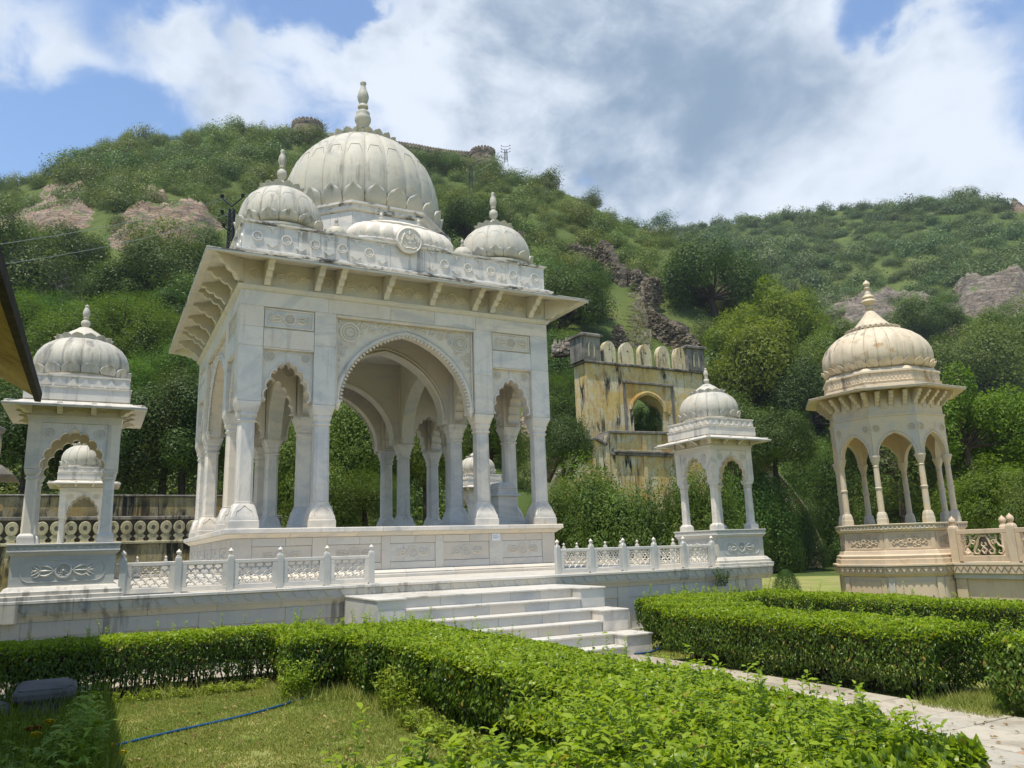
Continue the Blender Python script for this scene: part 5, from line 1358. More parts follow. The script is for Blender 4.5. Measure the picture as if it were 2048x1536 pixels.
def blob_points(n, nl, seed, rx=1, rz=.8, shell=.45, lobes=.35, lobr=.42):
    """points on the outside of a cluster of overlapping lobes: uneven crown with gaps"""
    g = np.random.default_rng(seed)
    d = g.normal(0, 1, (nl, 3)); d[:, 2] = np.abs(d[:, 2]) * .9 - .15; d /= np.linalg.norm(d, axis=1, keepdims=True)
    cen = d * (1 - lobr * .8) * g.uniform(.55, 1.0, (nl, 1)); rad = lobr * g.uniform(.65, 1.25, nl)
    k = g.integers(0, nl, n); q = g.normal(0, 1, (n, 3)); q /= np.linalg.norm(q, axis=1, keepdims=True)
    r = rad[k] * (1 - shell * g.random(n) ** 1.6) * (1 + g.normal(0, .10, n))
    P = cen[k] + q * r[:, None]; Nn = q + cen[k] * .8
    f = 1 / np.percentile(np.hypot(P[:, 0], P[:, 1]), 95); fz = 1 / np.percentile(np.abs(P[:, 2] - np.median(P[:, 2])), 96)
    c0 = np.array([0, 0, np.median(P[:, 2])]); A = np.array([rx * f, rx * f, rz * fz])
    return (P - c0) * A, Nn, k, (cen - c0) * A
def shrub_variants(name, mt, cnt, n, size, nl, rz, seed, lobr=.45, aspect=.6):
    out = []
    for i in range(cnt):
        P, Nn, k, cen = blob_points(n, nl, seed + i, 1, rz, .5, lobr=lobr); P[:, 2] += rz * .62
        g = np.random.default_rng(seed + i); ra = np.clip(g.random(n) * .6 + g.random(nl)[k] * .4, 0, 1)
        P[:, 2] = np.where(P[:, 2] < -.2, -.2, P[:, 2])
        out.append(leaf_mesh(name, P, Nn, size * g.uniform(.6, 1.4, n), mt, aspect, .3, ra))
    return out
SHRUB = shrub_variants('scrub_crown', M_HILLSCRUB, 5, 2600, .085, 12, .72, 20)
SHRUBF = shrub_variants('far_scrub_crown', M_HILLFAR, 4, 1500, .11, 10, .62, 60)

# ------------------------------------------------------------------ rock outcrops on the hill
def outcrop(label, poly, nu, nv, amp, mt, r0=45, seed=1, lift=.5, dip=(-.42, .1), step=2.6):
    """poly: four corners in the photograph (tl, tr, br, bl); blocky strata thrown over the slope"""
    tl, tr, br, bl = [np.array(p, float) for p in poly]; P = np.zeros((nv, nu, 3)); ok = True
    for j in range(nv):
        for i in range(nu):
            u = i / (nu - 1); v = j / (nv - 1); p = (tl * (1 - u) + tr * u) * (1 - v) + (bl * (1 - u) + br * u) * v
            h = hit(p[0], p[1], r0)
            k_ = 0
            while h is None and k_ < 30: k_ += 1; h = hit(p[0], p[1] + 4 * k_, r0)
            P[j, i] = h
    X, Y = P[..., 0], P[..., 1]; Z = terrain(X, Y)
    U = X * dip[0] + Y * dip[1]; s = (Z * .9 + U + (vnoise(X, Y, 6, seed) - .5) * 3)
    saw = (s / step) - np.floor(s / step); st_ = np.where(saw < .75, saw / .75, (1 - saw) / .25)
    n2 = vnoise(X, Y, 3.2, seed + 5); n3 = vnoise(X + Z, Y, 1.1, seed + 7); n4 = vnoise(X, Y, 11, seed + 9)
    e = np.minimum(np.minimum(np.linspace(0, 1, nu)[None, :], np.linspace(1, 0, nu)[None, :]) * 3.2, 1) * np.minimum(np.minimum(np.linspace(0, 1, nv)[:, None], np.linspace(1, 0, nv)[:, None]) * 3.5, 1)
    edge = np.clip(e * 1.6 - vnoise(X, Y, 7, seed + 3) * .9, -.5, 1)
    P[..., 2] = Z + (st_ * amp * .9 + (n2 - .5) * amp * .45 + (n3 - .5) * amp * .12 + n4 * amp * .6 + lift) * np.clip(edge, 0, 1) - .7 * (edge <= .02) - .25
    return grid_mesh('rock_outcrop', P, mt, None, label, 'rocks')
outcrop('long pink rock face on the left hill, just above the pavilion eave', [(205, 410), (470, 405), (475, 520), (190, 515)], 120, 60, 2.4, M_ROCKPINK, 45, 3)
outcrop('pinkish tilted slabs on the far left of the hill', [(-30, 425), (215, 400), (225, 470), (-30, 470)], 110, 34, 2.0, M_ROCKPINK, 45, 8)
outcrop('grey and pink slabs high on the left hill under the ridge shrubs', [(60, 352), (200, 372), (190, 425), (50, 432)], 70, 36, 1.8, M_ROCKPINK, 45, 11)
outcrop('small pink rock patch in the middle of the left hill', [(275, 375), (350, 395), (350, 420), (270, 410)], 40, 20, 1.6, M_ROCKPINK, 45, 15)
outcrop('long grey rock band behind the finial of the octagonal kiosk', [(1560, 585), (1960, 585), (1990, 672), (1600, 668)], 150, 50, 3.0, M_ROCKGREY, 90, 21, dip=(-.3, .1), step=3.2)
outcrop('large layered cliff of grey rock at the right edge below the meadow', [(1890, 560), (2090, 545), (2090, 640), (1900, 655)], 90, 60, 4.4, M_ROCKGREY, 90, 25, dip=(-.15, .0), step=3.4)
outcrop('grey boulder shelf at the right edge, lowest of the rocks', [(2010, 615), (2100, 610), (2100, 668), (2010, 665)], 40, 30, 3.0, M_ROCKGREY, 90, 29)
outcrop('distant pink scree patch high at the right end of the far ridge', [(1990, 405), (2100, 400), (2100, 432), (2010, 425)], 50, 20, 3.0, M_ROCKPINK, 90, 33)
outcrop('pinkish rock showing between the trunks behind the pavilion columns', [(1040, 800), (1130, 780), (1150, 900), (1020, 900)], 40, 40, 2.0, M_ROCKPINK, 38, 35)
ROCKPX = [(215, 470, 415, 515), (-30, 225, 412, 468), (80, 190, 365, 425), (285, 345, 385, 415), (1600, 1950, 610, 665), (1905, 2090, 565, 640), (2020, 2090, 615, 665), (2000, 2090, 405, 428)]
MEADOW = [(1760, 1960, 545, 590), (1850, 2000, 420, 450), (1700, 1760, 470, 500), (470, 640, 1e4, 1e4)]

# ------------------------------------------------------------------ scrub all over the hillside
LAND = [(330, 460, 'the long pink rock face'), (130, 395, 'the upper grey slabs'), (80, 445, 'the tilted pink slabs at the far left'), (310, 405, 'the small pink rock patch'), (615, 250, 'the left watchtower'), (966, 305, 'the right watchtower'), (870, 300, 'the ridge wall'),
        (460, 400, 'the forked power pole'), (942, 345, 'the thin power pole on the slope'), (1012, 305, 'the sky line mast'), (568, 330, 'the left corner dome finial'), (984, 410, 'the right corner dome finial'), (727, 200, 'the great finial'), (1205, 500, 'the top of the ruined stair'), (1300, 580, 'the bend of the ruined stair'),
        (1325, 438, 'the round tree on the sky line'), (1425, 560, 'the big dark round tree'), (1735, 590, 'the octagonal kiosk finial'), (1960, 600, 'the layered grey cliff'), (1700, 640, 'the long grey rock band'), (1940, 390, 'the spiky ridge tree'), (2040, 415, 'the far pink scree'), (245, 290, 'the lone ridge tree'), (30, 500, 'the wires at the far left'), (1130, 620, 'the right eave tip'), (1600, 470, 'the smooth middle of the far slope'), (1850, 480, 'the grassy glade of the far slope')]
def hill_label(px, py, far, s):
    x, y, n = min(LAND, key=lambda l: (l[0] - px) ** 2 + (l[1] - py) ** 2); dx, dy = px - x, py - y
    side = ('right of ' if dx > 0 else 'left of ') if abs(dx) > abs(dy) else ('below ' if dy > 0 else 'above ')
    d = math.hypot(dx, dy); where = ('just ' if d < 35 else ('' if d < 80 else 'well ')) + side
    return ('hazy ' if far else '') + ('broad' if s > 3.0 else ('mid-sized' if s > 2.4 else 'small')) + ' green hill shrub ' + where + n
def scatter_hill():
    g = np.random.default_rng(5); items = []
    for (ra, rb, step, far) in ((46, 120, 2.9, 0), (120, 205, 3.7, 0), (200, 345, 5.0, 1)):
        r = ra
        while r < rb:
            na = int(r * 2.1 / step)
            for a in np.linspace(-.62, 1.16, na):
                az = a + g.uniform(-.5, .5) * step / r * 1.5; rr_ = r + g.uniform(-.5, .5) * step * 1.3
                x, y = rr_ * math.sin(az), rr_ * math.cos(az); items.append((x, y, step, far))
            r += step * .86
    X = np.array([i[0] for i in items]); Y = np.array([i[1] for i in items]); Z = terrain(X, Y); S = np.array([i[2] for i in items]); FAR = np.array([i[3] for i in items])
    az = np.arctan2(X, Y); r = np.hypot(X, Y)
    q = (np.stack([X, Y, Z + 1.0], 1) - EYE) @ RC.T; px = 1024 + FPX * q[:, 0] / q[:, 2]; py = 768 + FPX * q[:, 1] / q[:, 2]
    keep = (Z > .5) & (px > -80) & (px < 2130) & (q[:, 2] > 10)
    # only what the hill in front leaves in sight
    Rm = np.interp(az, H1[0], H1[1]); h1 = np.interp(az, H1[0], H1[2]); 
    hid = (r > Rm + 6) & ((Z + 4 - EYE[2]) / r < (h1 - EYE[2]) / Rm)
    keep &= ~hid
    for (a, b, c, d) in ROCKPX + MEADOW:
        inside = (px > a) & (px < b) & (py > c) & (py < d); keep &= ~(inside & (g.random(len(X)) < .62))
    patch = vnoise(X, Y, 17, 12); keep &= ~((patch < .08) & (g.random(len(X)) < .6))
    # the ruined stair and the gate stand clear
    clear = (px > 1130) & (px < 1400) & (py > 470) & (py < 900) & (r < 110); keep &= ~clear
    sz = S * (.40 + .55 * g.random(len(X)) ** 1.7) * (1 + .45 * (g.random(len(X)) < .07)) * (.72 + .55 * vnoise(X, Y, 26, 31))
    idx = np.nonzero(keep)[0]; d = q[:, 2]
    app = sz / d; hidden_by = ((px > 480) & (px < 1100) & (py > 560)) | (py > 700) | ((px > 1640) & (px < 1870) & (py > 640)) | ((px > 585) & (px < 880) & (py > 300) & (py < 560))
    order = idx[np.argsort(-(app[idx] * (1 - .9 * hidden_by[idx])))]
    solo, rest = order[:285], order[285:]
    GRP = 'shrubs scattered over the hillside'
    kinds = {}
    for n_, i in enumerate(solo):
        lab = hill_label(px[i], py[i], FAR[i], sz[i])
        me = (SHRUBF if FAR[i] else SHRUB)[int(g.integers(0, 4))]; s = sz[i]
        o = place(me, 'hill_shrub', None, (X[i], Y[i], Z[i] - .25 * s), (g.uniform(-.1, .1), g.uniform(-.1, .1), g.uniform(0, 6.28)), (s * g.uniform(.85, 1.3), s * g.uniform(.85, 1.2), s * g.uniform(.75, 1.25)))
        tag(o, lab, 'shrub', GRP + (', far hill' if FAR[i] else ''))
    # the other thousands: one mass
    for nm, far, lib, lab in (('hill_scrub', 0, SHRUB, 'dense green scrub covering the near hill'), ('far_hill_scrub', 1, SHRUBF, 'hazy green scrub covering the far right hill')):
        rr_ = rest[FAR[rest] == far]; me = bpy.data.meshes.new(nm + '_points'); me.vertices.add(len(rr_))
        me.vertices.foreach_set('co', np.stack([X[rr_], Y[rr_], Z[rr_] - .25 * sz[rr_]], 1).astype(np.float32).reshape(-1))
        a = me.attributes.new('sc', 'FLOAT_VECTOR', 'POINT'); a.data.foreach_set('vector', (sz[rr_][:, None] * g.uniform([.85, .85, .75], [1.3, 1.2, 1.25], (len(rr_), 3))).astype(np.float32).reshape(-1))
        a = me.attributes.new('rt', 'FLOAT_VECTOR', 'POINT'); a.data.foreach_set('vector', g.uniform([-.1, -.1, 0], [.1, .1, 6.28], (len(rr_), 3)).astype(np.float32).reshape(-1))
        a = me.attributes.new('pick', 'INT', 'POINT'); a.data.foreach_set('value', g.integers(0, 4, len(rr_)).astype(np.int32))
        me.materials.append(M_HILLSCRUB)
        o = place(me, nm); o['kind'] = 'stuff'; o['label'] = lab; o['category'] = 'scrub'
        gn_scatter(o, lib[:4])
    print('hill shrubs', len(solo), len(rest))
def gn_scatter(o, meshes):
    coll = bpy.data.collections.new(o.name + '_source')
    for k, me in enumerate(meshes):
        s = bpy.data.objects.new('%02d_source' % k, me); coll.objects.link(s)
    ng = bpy.data.node_groups.new('scatter_' + o.name, 'GeometryNodeTree')
    ng.interface.new_socket('Geometry', in_out='INPUT', socket_type='NodeSocketGeometry'); ng.interface.new_socket('Geometry', in_out='OUTPUT', socket_type='NodeSocketGeometry')
    gi = ng.nodes.new('NodeGroupInput'); go = ng.nodes.new('NodeGroupOutput'); ip = ng.nodes.new('GeometryNodeInstanceOnPoints'); ci = ng.nodes.new('GeometryNodeCollectionInfo')
    m2p = ng.nodes.new('GeometryNodeMeshToPoints')
    ci.inputs['Collection'].default_value = coll; ci.inputs['Separate Children'].default_value = True; ci.inputs['Reset Children'].default_value = True
    L = ng.links.new; L(gi.outputs[0], m2p.inputs[0]); L(m2p.outputs[0], ip.inputs['Points']); L(ci.outputs[0], ip.inputs['Instance']); ip.inputs['Pick Instance'].default_value = True
    for nme, typ, sock in (('sc', 'FLOAT_VECTOR', 'Scale'), ('rt', 'FLOAT_VECTOR', 'Rotation'), ('pick', 'INT', 'Instance Index')):
        n = ng.nodes.new('GeometryNodeInputNamedAttribute'); n.data_type = typ; n.inputs['Name'].default_value = nme
        if sock == 'Rotation':
            e = ng.nodes.new('FunctionNodeEulerToRotation'); L(n.outputs[0], e.inputs[0]); L(e.outputs[0], ip.inputs[sock])
        else: L(n.outputs[0], ip.inputs[sock])
    L(ip.outputs[0], go.inputs[0])
    md_ = o.modifiers.new('scatter', 'NODES'); md_.node_group = ng
scatter_hill()

# ------------------------------------------------------------------ trees
def tree_meshes(seed, n, leaf, mt, nl=22, rz=.75, lobr=.33, spread=1.0, trunk_h=.55, aspect=.55, droop=.0, flat=False, shell=.5, fork=3, open_=.0):
    """crown and trunk of a tree of crown radius 1"""
    g = np.random.default_rng(seed)
    P, Nn, k, cen = blob_points(n, nl, seed, spread, rz, shell, lobr=lobr)
    if flat:      # feathery layered tiers
        tier = .13; z = P[:, 2] + .05 * np.sin(P[:, 0] * 7) + .05 * np.cos(P[:, 1] * 6); P[:, 2] = np.floor(z / tier) * tier + (z / tier - np.floor(z / tier)) * tier * .88; Nn = Nn * .4 + np.array([0, 0, 1.])
    ra = np.clip(g.random(n) * .5 + g.random(nl)[k] * .5, 0, 1)
    base = trunk_h + rz * .55; P[:, 2] += base; cen = cen + np.array([0, 0, base])
    crown = leaf_mesh('tree_crown', P, Nn, leaf * g.uniform(.55, 1.45, n), mt, aspect, .3, ra, droop)
    mb = MB(); r0 = .055; top = Vector((g.uniform(-.06, .06), g.uniform(-.06, .06), trunk_h))
    mb.tube([(0, 0, -.15), (0, 0, 0), tuple(top * .5 + Vector((.02, -.01, 0))), tuple(top)], [r0 * 1.6, r0 * 1.2, r0, r0 * .85], 8)
    for i in range(nl):
        c = Vector(cen[i]); a = top.lerp(c, .35) + Vector((g.uniform(-.08, .08), g.uniform(-.08, .08), .02)); b_ = top.lerp(c, .7) + Vector((g.uniform(-.06, .06), g.uniform(-.06, .06), .05))
        mb.tube([tuple(top - Vector((0, 0, .03))), tuple(a), tuple(b_), tuple(c)], [r0 * .5, r0 * .32, r0 * .2, r0 * .08], 5)
        for _ in range(3):
            e = c + Vector(g.normal(0, 1, 3)) * lobr * .55; mb.tube([tuple(b_), tuple(b_.lerp(e, .5) + Vector((0, 0, .03))), tuple(e)], [r0 * .14, r0 * .09, r0 * .03], 4)
    return crown, mb.mesh('tree_trunk', M_BARK, True, 1.2)
TREES = {
    'dark': [tree_meshes(101, 34000, .042, M_TREEDARK, 26, .80, .30), tree_meshes(102, 34000, .042, M_TREEDARK, 30, .72, .27)],
    'mid': [tree_meshes(111, 34000, .045, M_TREEMID, 26, .82, .30), tree_meshes(112, 34000, .042, M_TREEMID, 30, .7, .28)],
    'feather': [tree_meshes(121, 42000, .034, M_TREELIGHT, 30, .62, .30, flat=True, aspect=.42), tree_meshes(122, 42000, .034, M_TREELIGHT, 26, .66, .32, flat=True, aspect=.42)],
    'bright': [tree_meshes(131, 26000, .058, M_TREEBRIGHT, 26, .84, .29, aspect=.5, droop=.25), tree_meshes(132, 26000, .056, M_TREEBRIGHT, 30, .76, .27, aspect=.5, droop=.25)],
    'bush': [tree_meshes(141, 26000, .050, M_BUSHLEAF, 20, .85, .34, trunk_h=.18), tree_meshes(142, 26000, .050, M_BUSHLEAF, 24, .8, .32, trunk_h=.18)],
}
tcount = 0
def tree(kind, px, py, wpx, dist, label, name='tree', cat='tree', hz=1.0, base=None, rotz=None, group=None, var=None, sink=0, squat=False):
    """px, py = crown centre in the photograph, wpx its width; dist = distance along the ground"""
    global tcount; tcount += 1
    if py < 830 and 'opening' not in label:
        h_ = hit(px, py + .40 * wpx * hz, 36)
        if h_ is not None: dist = math.hypot(h_[0], h_[1])
    c = onrange(px, py, dist); d = RC[2] @ (c - EYE); R = wpx * d / FPX / 2
    gz = tz_(c[0], c[1]) - sink if base is None else base
    cm, tm_ = TREES[kind][(tcount if var is None else var) % 2]
    t = thing(name, label, cat, (c[0], c[1], gz), rotz if rotz is not None else tcount * 1.7, group)
    trunk_h = .18 if kind == 'bush' else .55; mid = trunk_h + (.75 * .55); H = c[2] - gz; s_ = R * hz
    lift = H - s_ * mid                       # the crown centre is brought to its height; the trunk reaches down
    if kind == 'bush' or squat:
        top = H + R * hz * .8; s_ = min(top / 1.42, R * 1.25); lift = top - 1.42 * s_
        if squat: lift -= .45 * s_; s_ *= 1.25
        low = lift
        while low > .05:
            low = max(0, low - s_ * .55); place(TREES['bush'][(tcount + 1) % 2][0], 'lower_crown', t, (.15 * R * math.cos(low * 3), .15 * R * math.sin(low * 3), low), (0, 0, low * 2 + 1), (R * 1.02, R * 1.02, s_))
    o = place(cm, 'crown', t, (0, 0, lift), (0, 0, 0), (R, R, s_))
    k = place(tm_, 'trunk', t, (0, 0, lift), (0, 0, 0), (R, R, s_))
    if lift > .15 * s_:
        mb = MB(); r_ = .07 * R; mb.tube([(0, 0, -.3), (.03 * R, 0, lift * .5), (0, 0, lift - .05 * s_)], [r_ * 1.3, r_ * 1.05, r_ * .95], 8); mb.build('lower_trunk', M_BARK, t, smooth=True)
    return t
def treeline():
    T_ = [
    # behind the pavilion, left of it
    ('dark', 30, 560, 260, 62, 'dark broad tree at the left edge below the pink slabs', 1.0),
    ('dark', 130, 520, 190, 60, 'dark round tree above the grey leafless twigs', .9),
    ('dark', 320, 560, 220, 62, 'dark green tree directly under the long pink rock face', .9),
    ('mid', 420, 620, 230, 55, 'mid green tree left of the pavilion eave corner', .8),
    ('dark', 400, 540, 170, 66, 'dark tree touching the left end of the pavilion eave', .8),
    ('feather', 60, 680, 250, 42, 'light feathery tree at the left, behind the eave and kiosk dome', .9),
    ('feather', 230, 680, 280, 41, 'big light green feathery tree right of the left kiosk finial', .95),
    ('feather', 350, 760, 230, 39, 'lower feathery tree between left kiosk and pavilion', .9),
    ('dark', 330, 880, 250, 40, 'dark shaded tree above the stained wall between kiosk and pavilion', .9),
    ('dark', 200, 900, 260, 41, 'black-green tree mass behind the left kiosk arch', .8),
    ('dark', 60, 860, 240, 42, 'shadowy tree behind the left edge of the left kiosk', .9),
    ('dark', 470, 860, 190, 40, 'dark tree seen between the left pavilion columns', 1.0),
    ('bush', 570, 930, 160, 36, 'leafy tree filling the gap between the second pavilion columns', 1.2),
    ('mid', 705, 900, 200, 36, 'leafy green tree seen through the big central arch', 1.2),
    ('feather', 730, 985, 190, 34, 'low feathery bush at the foot of the central arch view', .7),
    ('dark', 690, 800, 210, 46, 'dark upper tree behind the central arch', .9),
    ('mid', 850, 900, 140, 37, 'tree behind the far inner columns of the pavilion', 1.3),
    ('bush', 640, 1000, 150, 33, 'shrubby bush low behind the inner left columns', .8),
    ('mid', 980, 870, 150, 38, 'tree behind the far right kiosk dome', 1.2),
    ('dark', 1120, 600, 210, 52, 'dense dark tree touching the right eave tip of the pavilion', .75),
    ('dark', 1150, 575, 150, 60, 'dark green tree against the ruined stair, left side', .7),
    ('mid', 1122, 690, 100, 46, 'leafy shrub tree between eave tip and gate turret', .6),
    ('feather', 1140, 800, 150, 35, 'small feathery tree in front of the yellow gate, left side', 1.1),
    ('dark', 1125, 880, 130, 38, 'dark twiggy tree against the right pavilion column', 1.0),
    ('dark', 940, 450, 160, 75, 'dark round tree behind the right corner dome', .8),
    ('feather', 110, 640, 200, 50, 'light feathery tree under the grey bare tree, upper left', .7),
    ('feather', 330, 690, 230, 45, 'pale green feathery tree left of the pavilion wall top', .8),
    ('feather', 170, 730, 240, 42, 'feathery tree directly behind the left kiosk dome', .8),
    ('feather', 300, 630, 200, 50, 'upper feathery tree below the dark one under the rock', .7),
    ('mid', 380, 660, 160, 50, 'mid green tree behind the left end of the pavilion cornice', .8),
    ('dark', 270, 585, 190, 56, 'dark tree in front of the tin roof', .6),
    ('feather', 270, 800, 240, 40, 'low feathery tree over the dark shade behind the left kiosk', .8),
    ('dark', 370, 830, 200, 40, 'shaded tree touching the back left column of the pavilion', .9),
    ('dark', 1300, 845, 120, 48, 'dark leafy growth behind the opening of the yellow gate', .8),
    ('mid', 1120, 740, 140, 42, 'leafy tree between the pavilion corner and the yellow gate', 1.0),
    # right of the gate
    ('dark', 1425, 560, 215, 78, 'big dark round tree right of the top of the ruined stair', .85),
    ('bright', 1478, 690, 160, 52, 'bright leafy tree just right of the yellow gate top', .95),
    ('bright', 1560, 640, 170, 62, 'yellow-green open tree left of the octagonal kiosk dome', .95),
    ('bright', 1530, 760, 230, 50, 'bright green tree behind the right front kiosk dome', 1.0),
    ('dark', 1620, 800, 200, 55, 'dark tree left of the octagonal kiosk columns', 1.0),
    ('mid', 1480, 870, 170, 47, 'leafy tree above the curved yellow wall', .9),
    ('dark', 1545, 880, 170, 46, 'shaded tree right of the right front kiosk eave', .9),
    ('mid', 1660, 720, 160, 60, 'tree behind the left side of the octagonal dome', .9),
    ('mid', 1930, 740, 220, 58, 'dark green tree right of the octagonal dome', .9),
    ('mid', 2040, 700, 200, 64, 'tree at the right edge level with the octagonal dome', .9),
    ('bright', 1935, 850, 210, 44, 'large bright broad-leaved tree right of the octagonal kiosk eave', 1.0),
    ('bright', 2040, 880, 200, 48, 'bright green tree at the right edge of the picture', .9),
    ('bright', 1985, 1000, 190, 33, 'bright leafy bush above the sandstone railing', .85),
    ('bush', 2060, 1030, 130, 30, 'leafy bush at the right edge over the railing', .9),
    ('dark', 1790, 900, 240, 48, 'dark foliage seen through the arches of the octagonal kiosk', 1.0),
    ('mid', 1800, 1000, 200, 54, 'low green foliage behind the octagonal kiosk columns', .7),
    ('feather', 1640, 950, 190, 56, 'feathery tree left of the octagonal kiosk columns', .9),
    ('bush', 1660, 1030, 110, 55, 'grey-green bush over the garden wall by the octagonal kiosk', .8),
    ('mid', 1850, 640, 150, 84, 'tree on the slope behind the top right of the octagonal dome', .7),
    ('dark', 1750, 790, 190, 66, 'dark tree hidden behind the octagonal dome', .8),
    ]
    for i, (k, px, py, w, dist, lab, hz) in enumerate(T_): tree(k, px, py, w, dist, lab, hz=hz, var=i)
treeline()
# trees on the sky line
for (px, py, w, lab) in ((247, 285, 34, 'dark lone tree on the left ridge line'), (1325, 438, 52, 'dark round tree on the sky line above the ruined stair'), (630, 262, 60, 'dark tree on the ridge just right of the left watchtower'), (1180, 395, 50, 'bushy tree on the ridge right of the steel mast'),
                         (1940, 388, 40, 'spiky tree on the far right ridge'), (1905, 395, 44, 'dark tree on the far right ridge, left of the spiky one'), (1100, 350, 50, 'bushy tree on the ridge right of the right watchtower'), (160, 310, 44, 'grey-green airy tree on the far left ridge')):
    c = None; q = 6
    while c is None: q += 4; c = hit(px, py + q)
    r_ = math.hypot(c[0], c[1])
    p = onrange(px, py, r_); s = w * (RC[2] @ (p - EYE)) / FPX / 2; t = thing('ridge_tree', lab, 'tree', (p[0], p[1], p[2] - .6 * s))
    o = place(SHRUB[px % 5].copy(), 'crown', t, (0, 0, 0), px * .7, (s, s, s)); o.data.materials.clear(); o.data.materials.append(M_TREEDARK)
    mb = MB(); mb.tube([(0, 0, -1.5), (0, 0, .4 * s)], [.1, .07], 6); mb.build('trunk', M_BARK, t)
# round clipped and loose bushes near the terrace
tree('bush', 1180, 1050, 220, 31.0, 'large leafy green bush behind the right terrace railing', 'bush', 'bush', .85)
tree('bush', 1290, 1060, 170, 30.2, 'leafy bush behind the railing, next to the right front kiosk', 'bush', 'bush', .7)
tree('bush', 1115, 1040, 120, 29.5, 'dark bush directly right of the pavilion plinth', 'bush', 'bush', 1.0)
tree('bush', 1400, 1010, 150, 30, 'dark bush seen through the right front kiosk', 'bush', 'bush', .9)
tree('bush', 1515, 1010, 150, 46, 'tall dark bush just right of the right front kiosk', 'bush', 'bush', 1.0)
tree('dark', 1605, 1082, 105, 50, 'round dark clipped bush on the far lawn by the garden wall', 'bush', 'bush', .95, var=0, squat=True)
# the bare grey thicket at the left
def thicket():
    h_ = hit(110, 640, 36); r_ = math.hypot(h_[0], h_[1]); k_ = r_ / 52; c = onrange(110, 575, r_); mb = MB(); g = random.Random(12)
    t = thing('bare_tree', 'grey leafless twiggy tree over the feathery trees at the left', 'tree', (c[0], c[1], tz_(c[0], c[1])))
    t.scale = (k_,) * 3; z0 = (c[2] - tz_(c[0], c[1])) / k_
    mb.tube([(0, 0, -.3), (0, 0, z0 * .6), (0, 0, z0 - 1.5)], [.2, .16, .12], 7)
    def grow(p, d, L, r, lev):
        pts = [p]; q = Vector(p); dd = Vector(d)
        for i in range(4):
            dd = (dd + Vector((g.uniform(-.3, .3), g.uniform(-.3, .3), g.uniform(-.2, .15)))).normalized(); q = q + dd * L / 4; pts.append(tuple(q))
        mb.tube(pts, [r * (1 - .15 * i) for i in range(5)], 4 if lev else 5)
        if lev < 3:
            for _ in range(5 if lev < 2 else 4):
                i = g.randint(1, 4); e = (dd + Vector((g.uniform(-1.2, 1.2), g.uniform(-1.2, 1.2), g.uniform(-.6, .9)))).normalized(); grow(pts[i], e, L * .62, r * .5, lev + 1)
    for k in range(13):
        a = g.uniform(0, 6.28); grow((0, 0, z0 - 1.5), (math.cos(a), math.sin(a), g.uniform(-.1, .9)), 2.4, .06, 0)
    mb.build('bare_branches', M_GREYTWIG, t)
thicket()
# far lawn and low garden hedge, garden wall (right)
def leafy_box(name, label, cat, x0, x1, y0, y1, z1, n, size, mt, group=None):
    g = np.random.default_rng(n); A = [(x1 - x0) * (y1 - y0), (x1 - x0) * z1, (y1 - y0) * z1]; f = g.choice(3, n, p=np.array(A) / sum(A)); u, v = g.random(n), g.random(n); s = g.random(n) < .5
    C = np.zeros((n, 3)); Nn = np.zeros((n, 3))
    C[:, 0] = x0 + u * (x1 - x0); C[:, 1] = y0 + v * (y1 - y0); C[:, 2] = z1
    m = f == 1; C[m, 2] = v[m] * z1; C[m, 1] = np.where(s[m], y0, y1); Nn[m, 1] = np.where(s[m], -1, 1)
    m = f == 2; C[m, 2] = u[m] * z1; C[m, 0] = np.where(s[m], x0, x1); C[m, 1] = y0 + v[m] * (y1 - y0); Nn[m, 0] = np.where(s[m], -1, 1)
    Nn[f == 0, 2] = 1; C += g.normal(0, .03, (n, 3))
    t = thing(name, label, cat, ((x0 + x1) / 2, (y0 + y1) / 2, 0), 0, group); off = np.array([(x0 + x1) / 2, (y0 + y1) / 2, 0])
    o = place(leaf_mesh('foliage', C - off, Nn, size * g.uniform(.6, 1.4, n), mt), 'foliage', t); o['kind'] = 'stuff'
    mb = MB(); mb.box(x0 - off[0] + .08, x1 - off[0] - .08, y0 - off[1] + .08, y1 - off[1] - .08, 0, z1 - .1); mb.build('inner_twigs', M_TWIG, t)
    return t
a = onz(1560, 1140, 0); 
lh = onrange(1625, 1130, 53); leafy_box('low_hedge', 'low dark hedge along the garden wall beyond the far lawn', 'hedge', lh[0] - 4.5, lh[0] + 6, lh[1] - .5, lh[1] + .4, .75, 16000, .11, M_BUSHLEAF)
g_ = np.random.default_rng(3)
cyp = ony(1572, 1160, 15.2); t = thing('small_conifer', 'small bright green clipped conifer right of the front right kiosk', 'shrub', (cyp[0], 15.2, 0))
n = 9000; zz = g_.random(n); a_ = g_.random(n) * 2 * PI; rr_ = .30 * np.sin(np.clip(zz * .85 + .12, 0, 1) * PI) ** .7 * (1 + .15 * g_.normal(0, 1, n)); C = np.stack([rr_ * np.cos(a_), rr_ * np.sin(a_), zz * .92], 1)
o = place(leaf_mesh('foliage', C, np.stack([np.cos(a_), np.sin(a_), np.full(n, .2)], 1), .035 * g_.uniform(.6, 1.4, n), M_CYPRESS, .3, .2, None, 0, .7, (0, 0, 2.)), 'foliage', t); o['kind'] = 'stuff'
mb = MB(); mb.tube([(0, 0, -.05), (0, 0, .5)], [.03, .02], 6); mb.build('trunk', M_BARK, t)
gw = thing('garden_wall', 'cream garden wall behind the round bush, right of the marble terrace', 'wall', (lh[0] - 1, lh[1] + 1.6, 0))
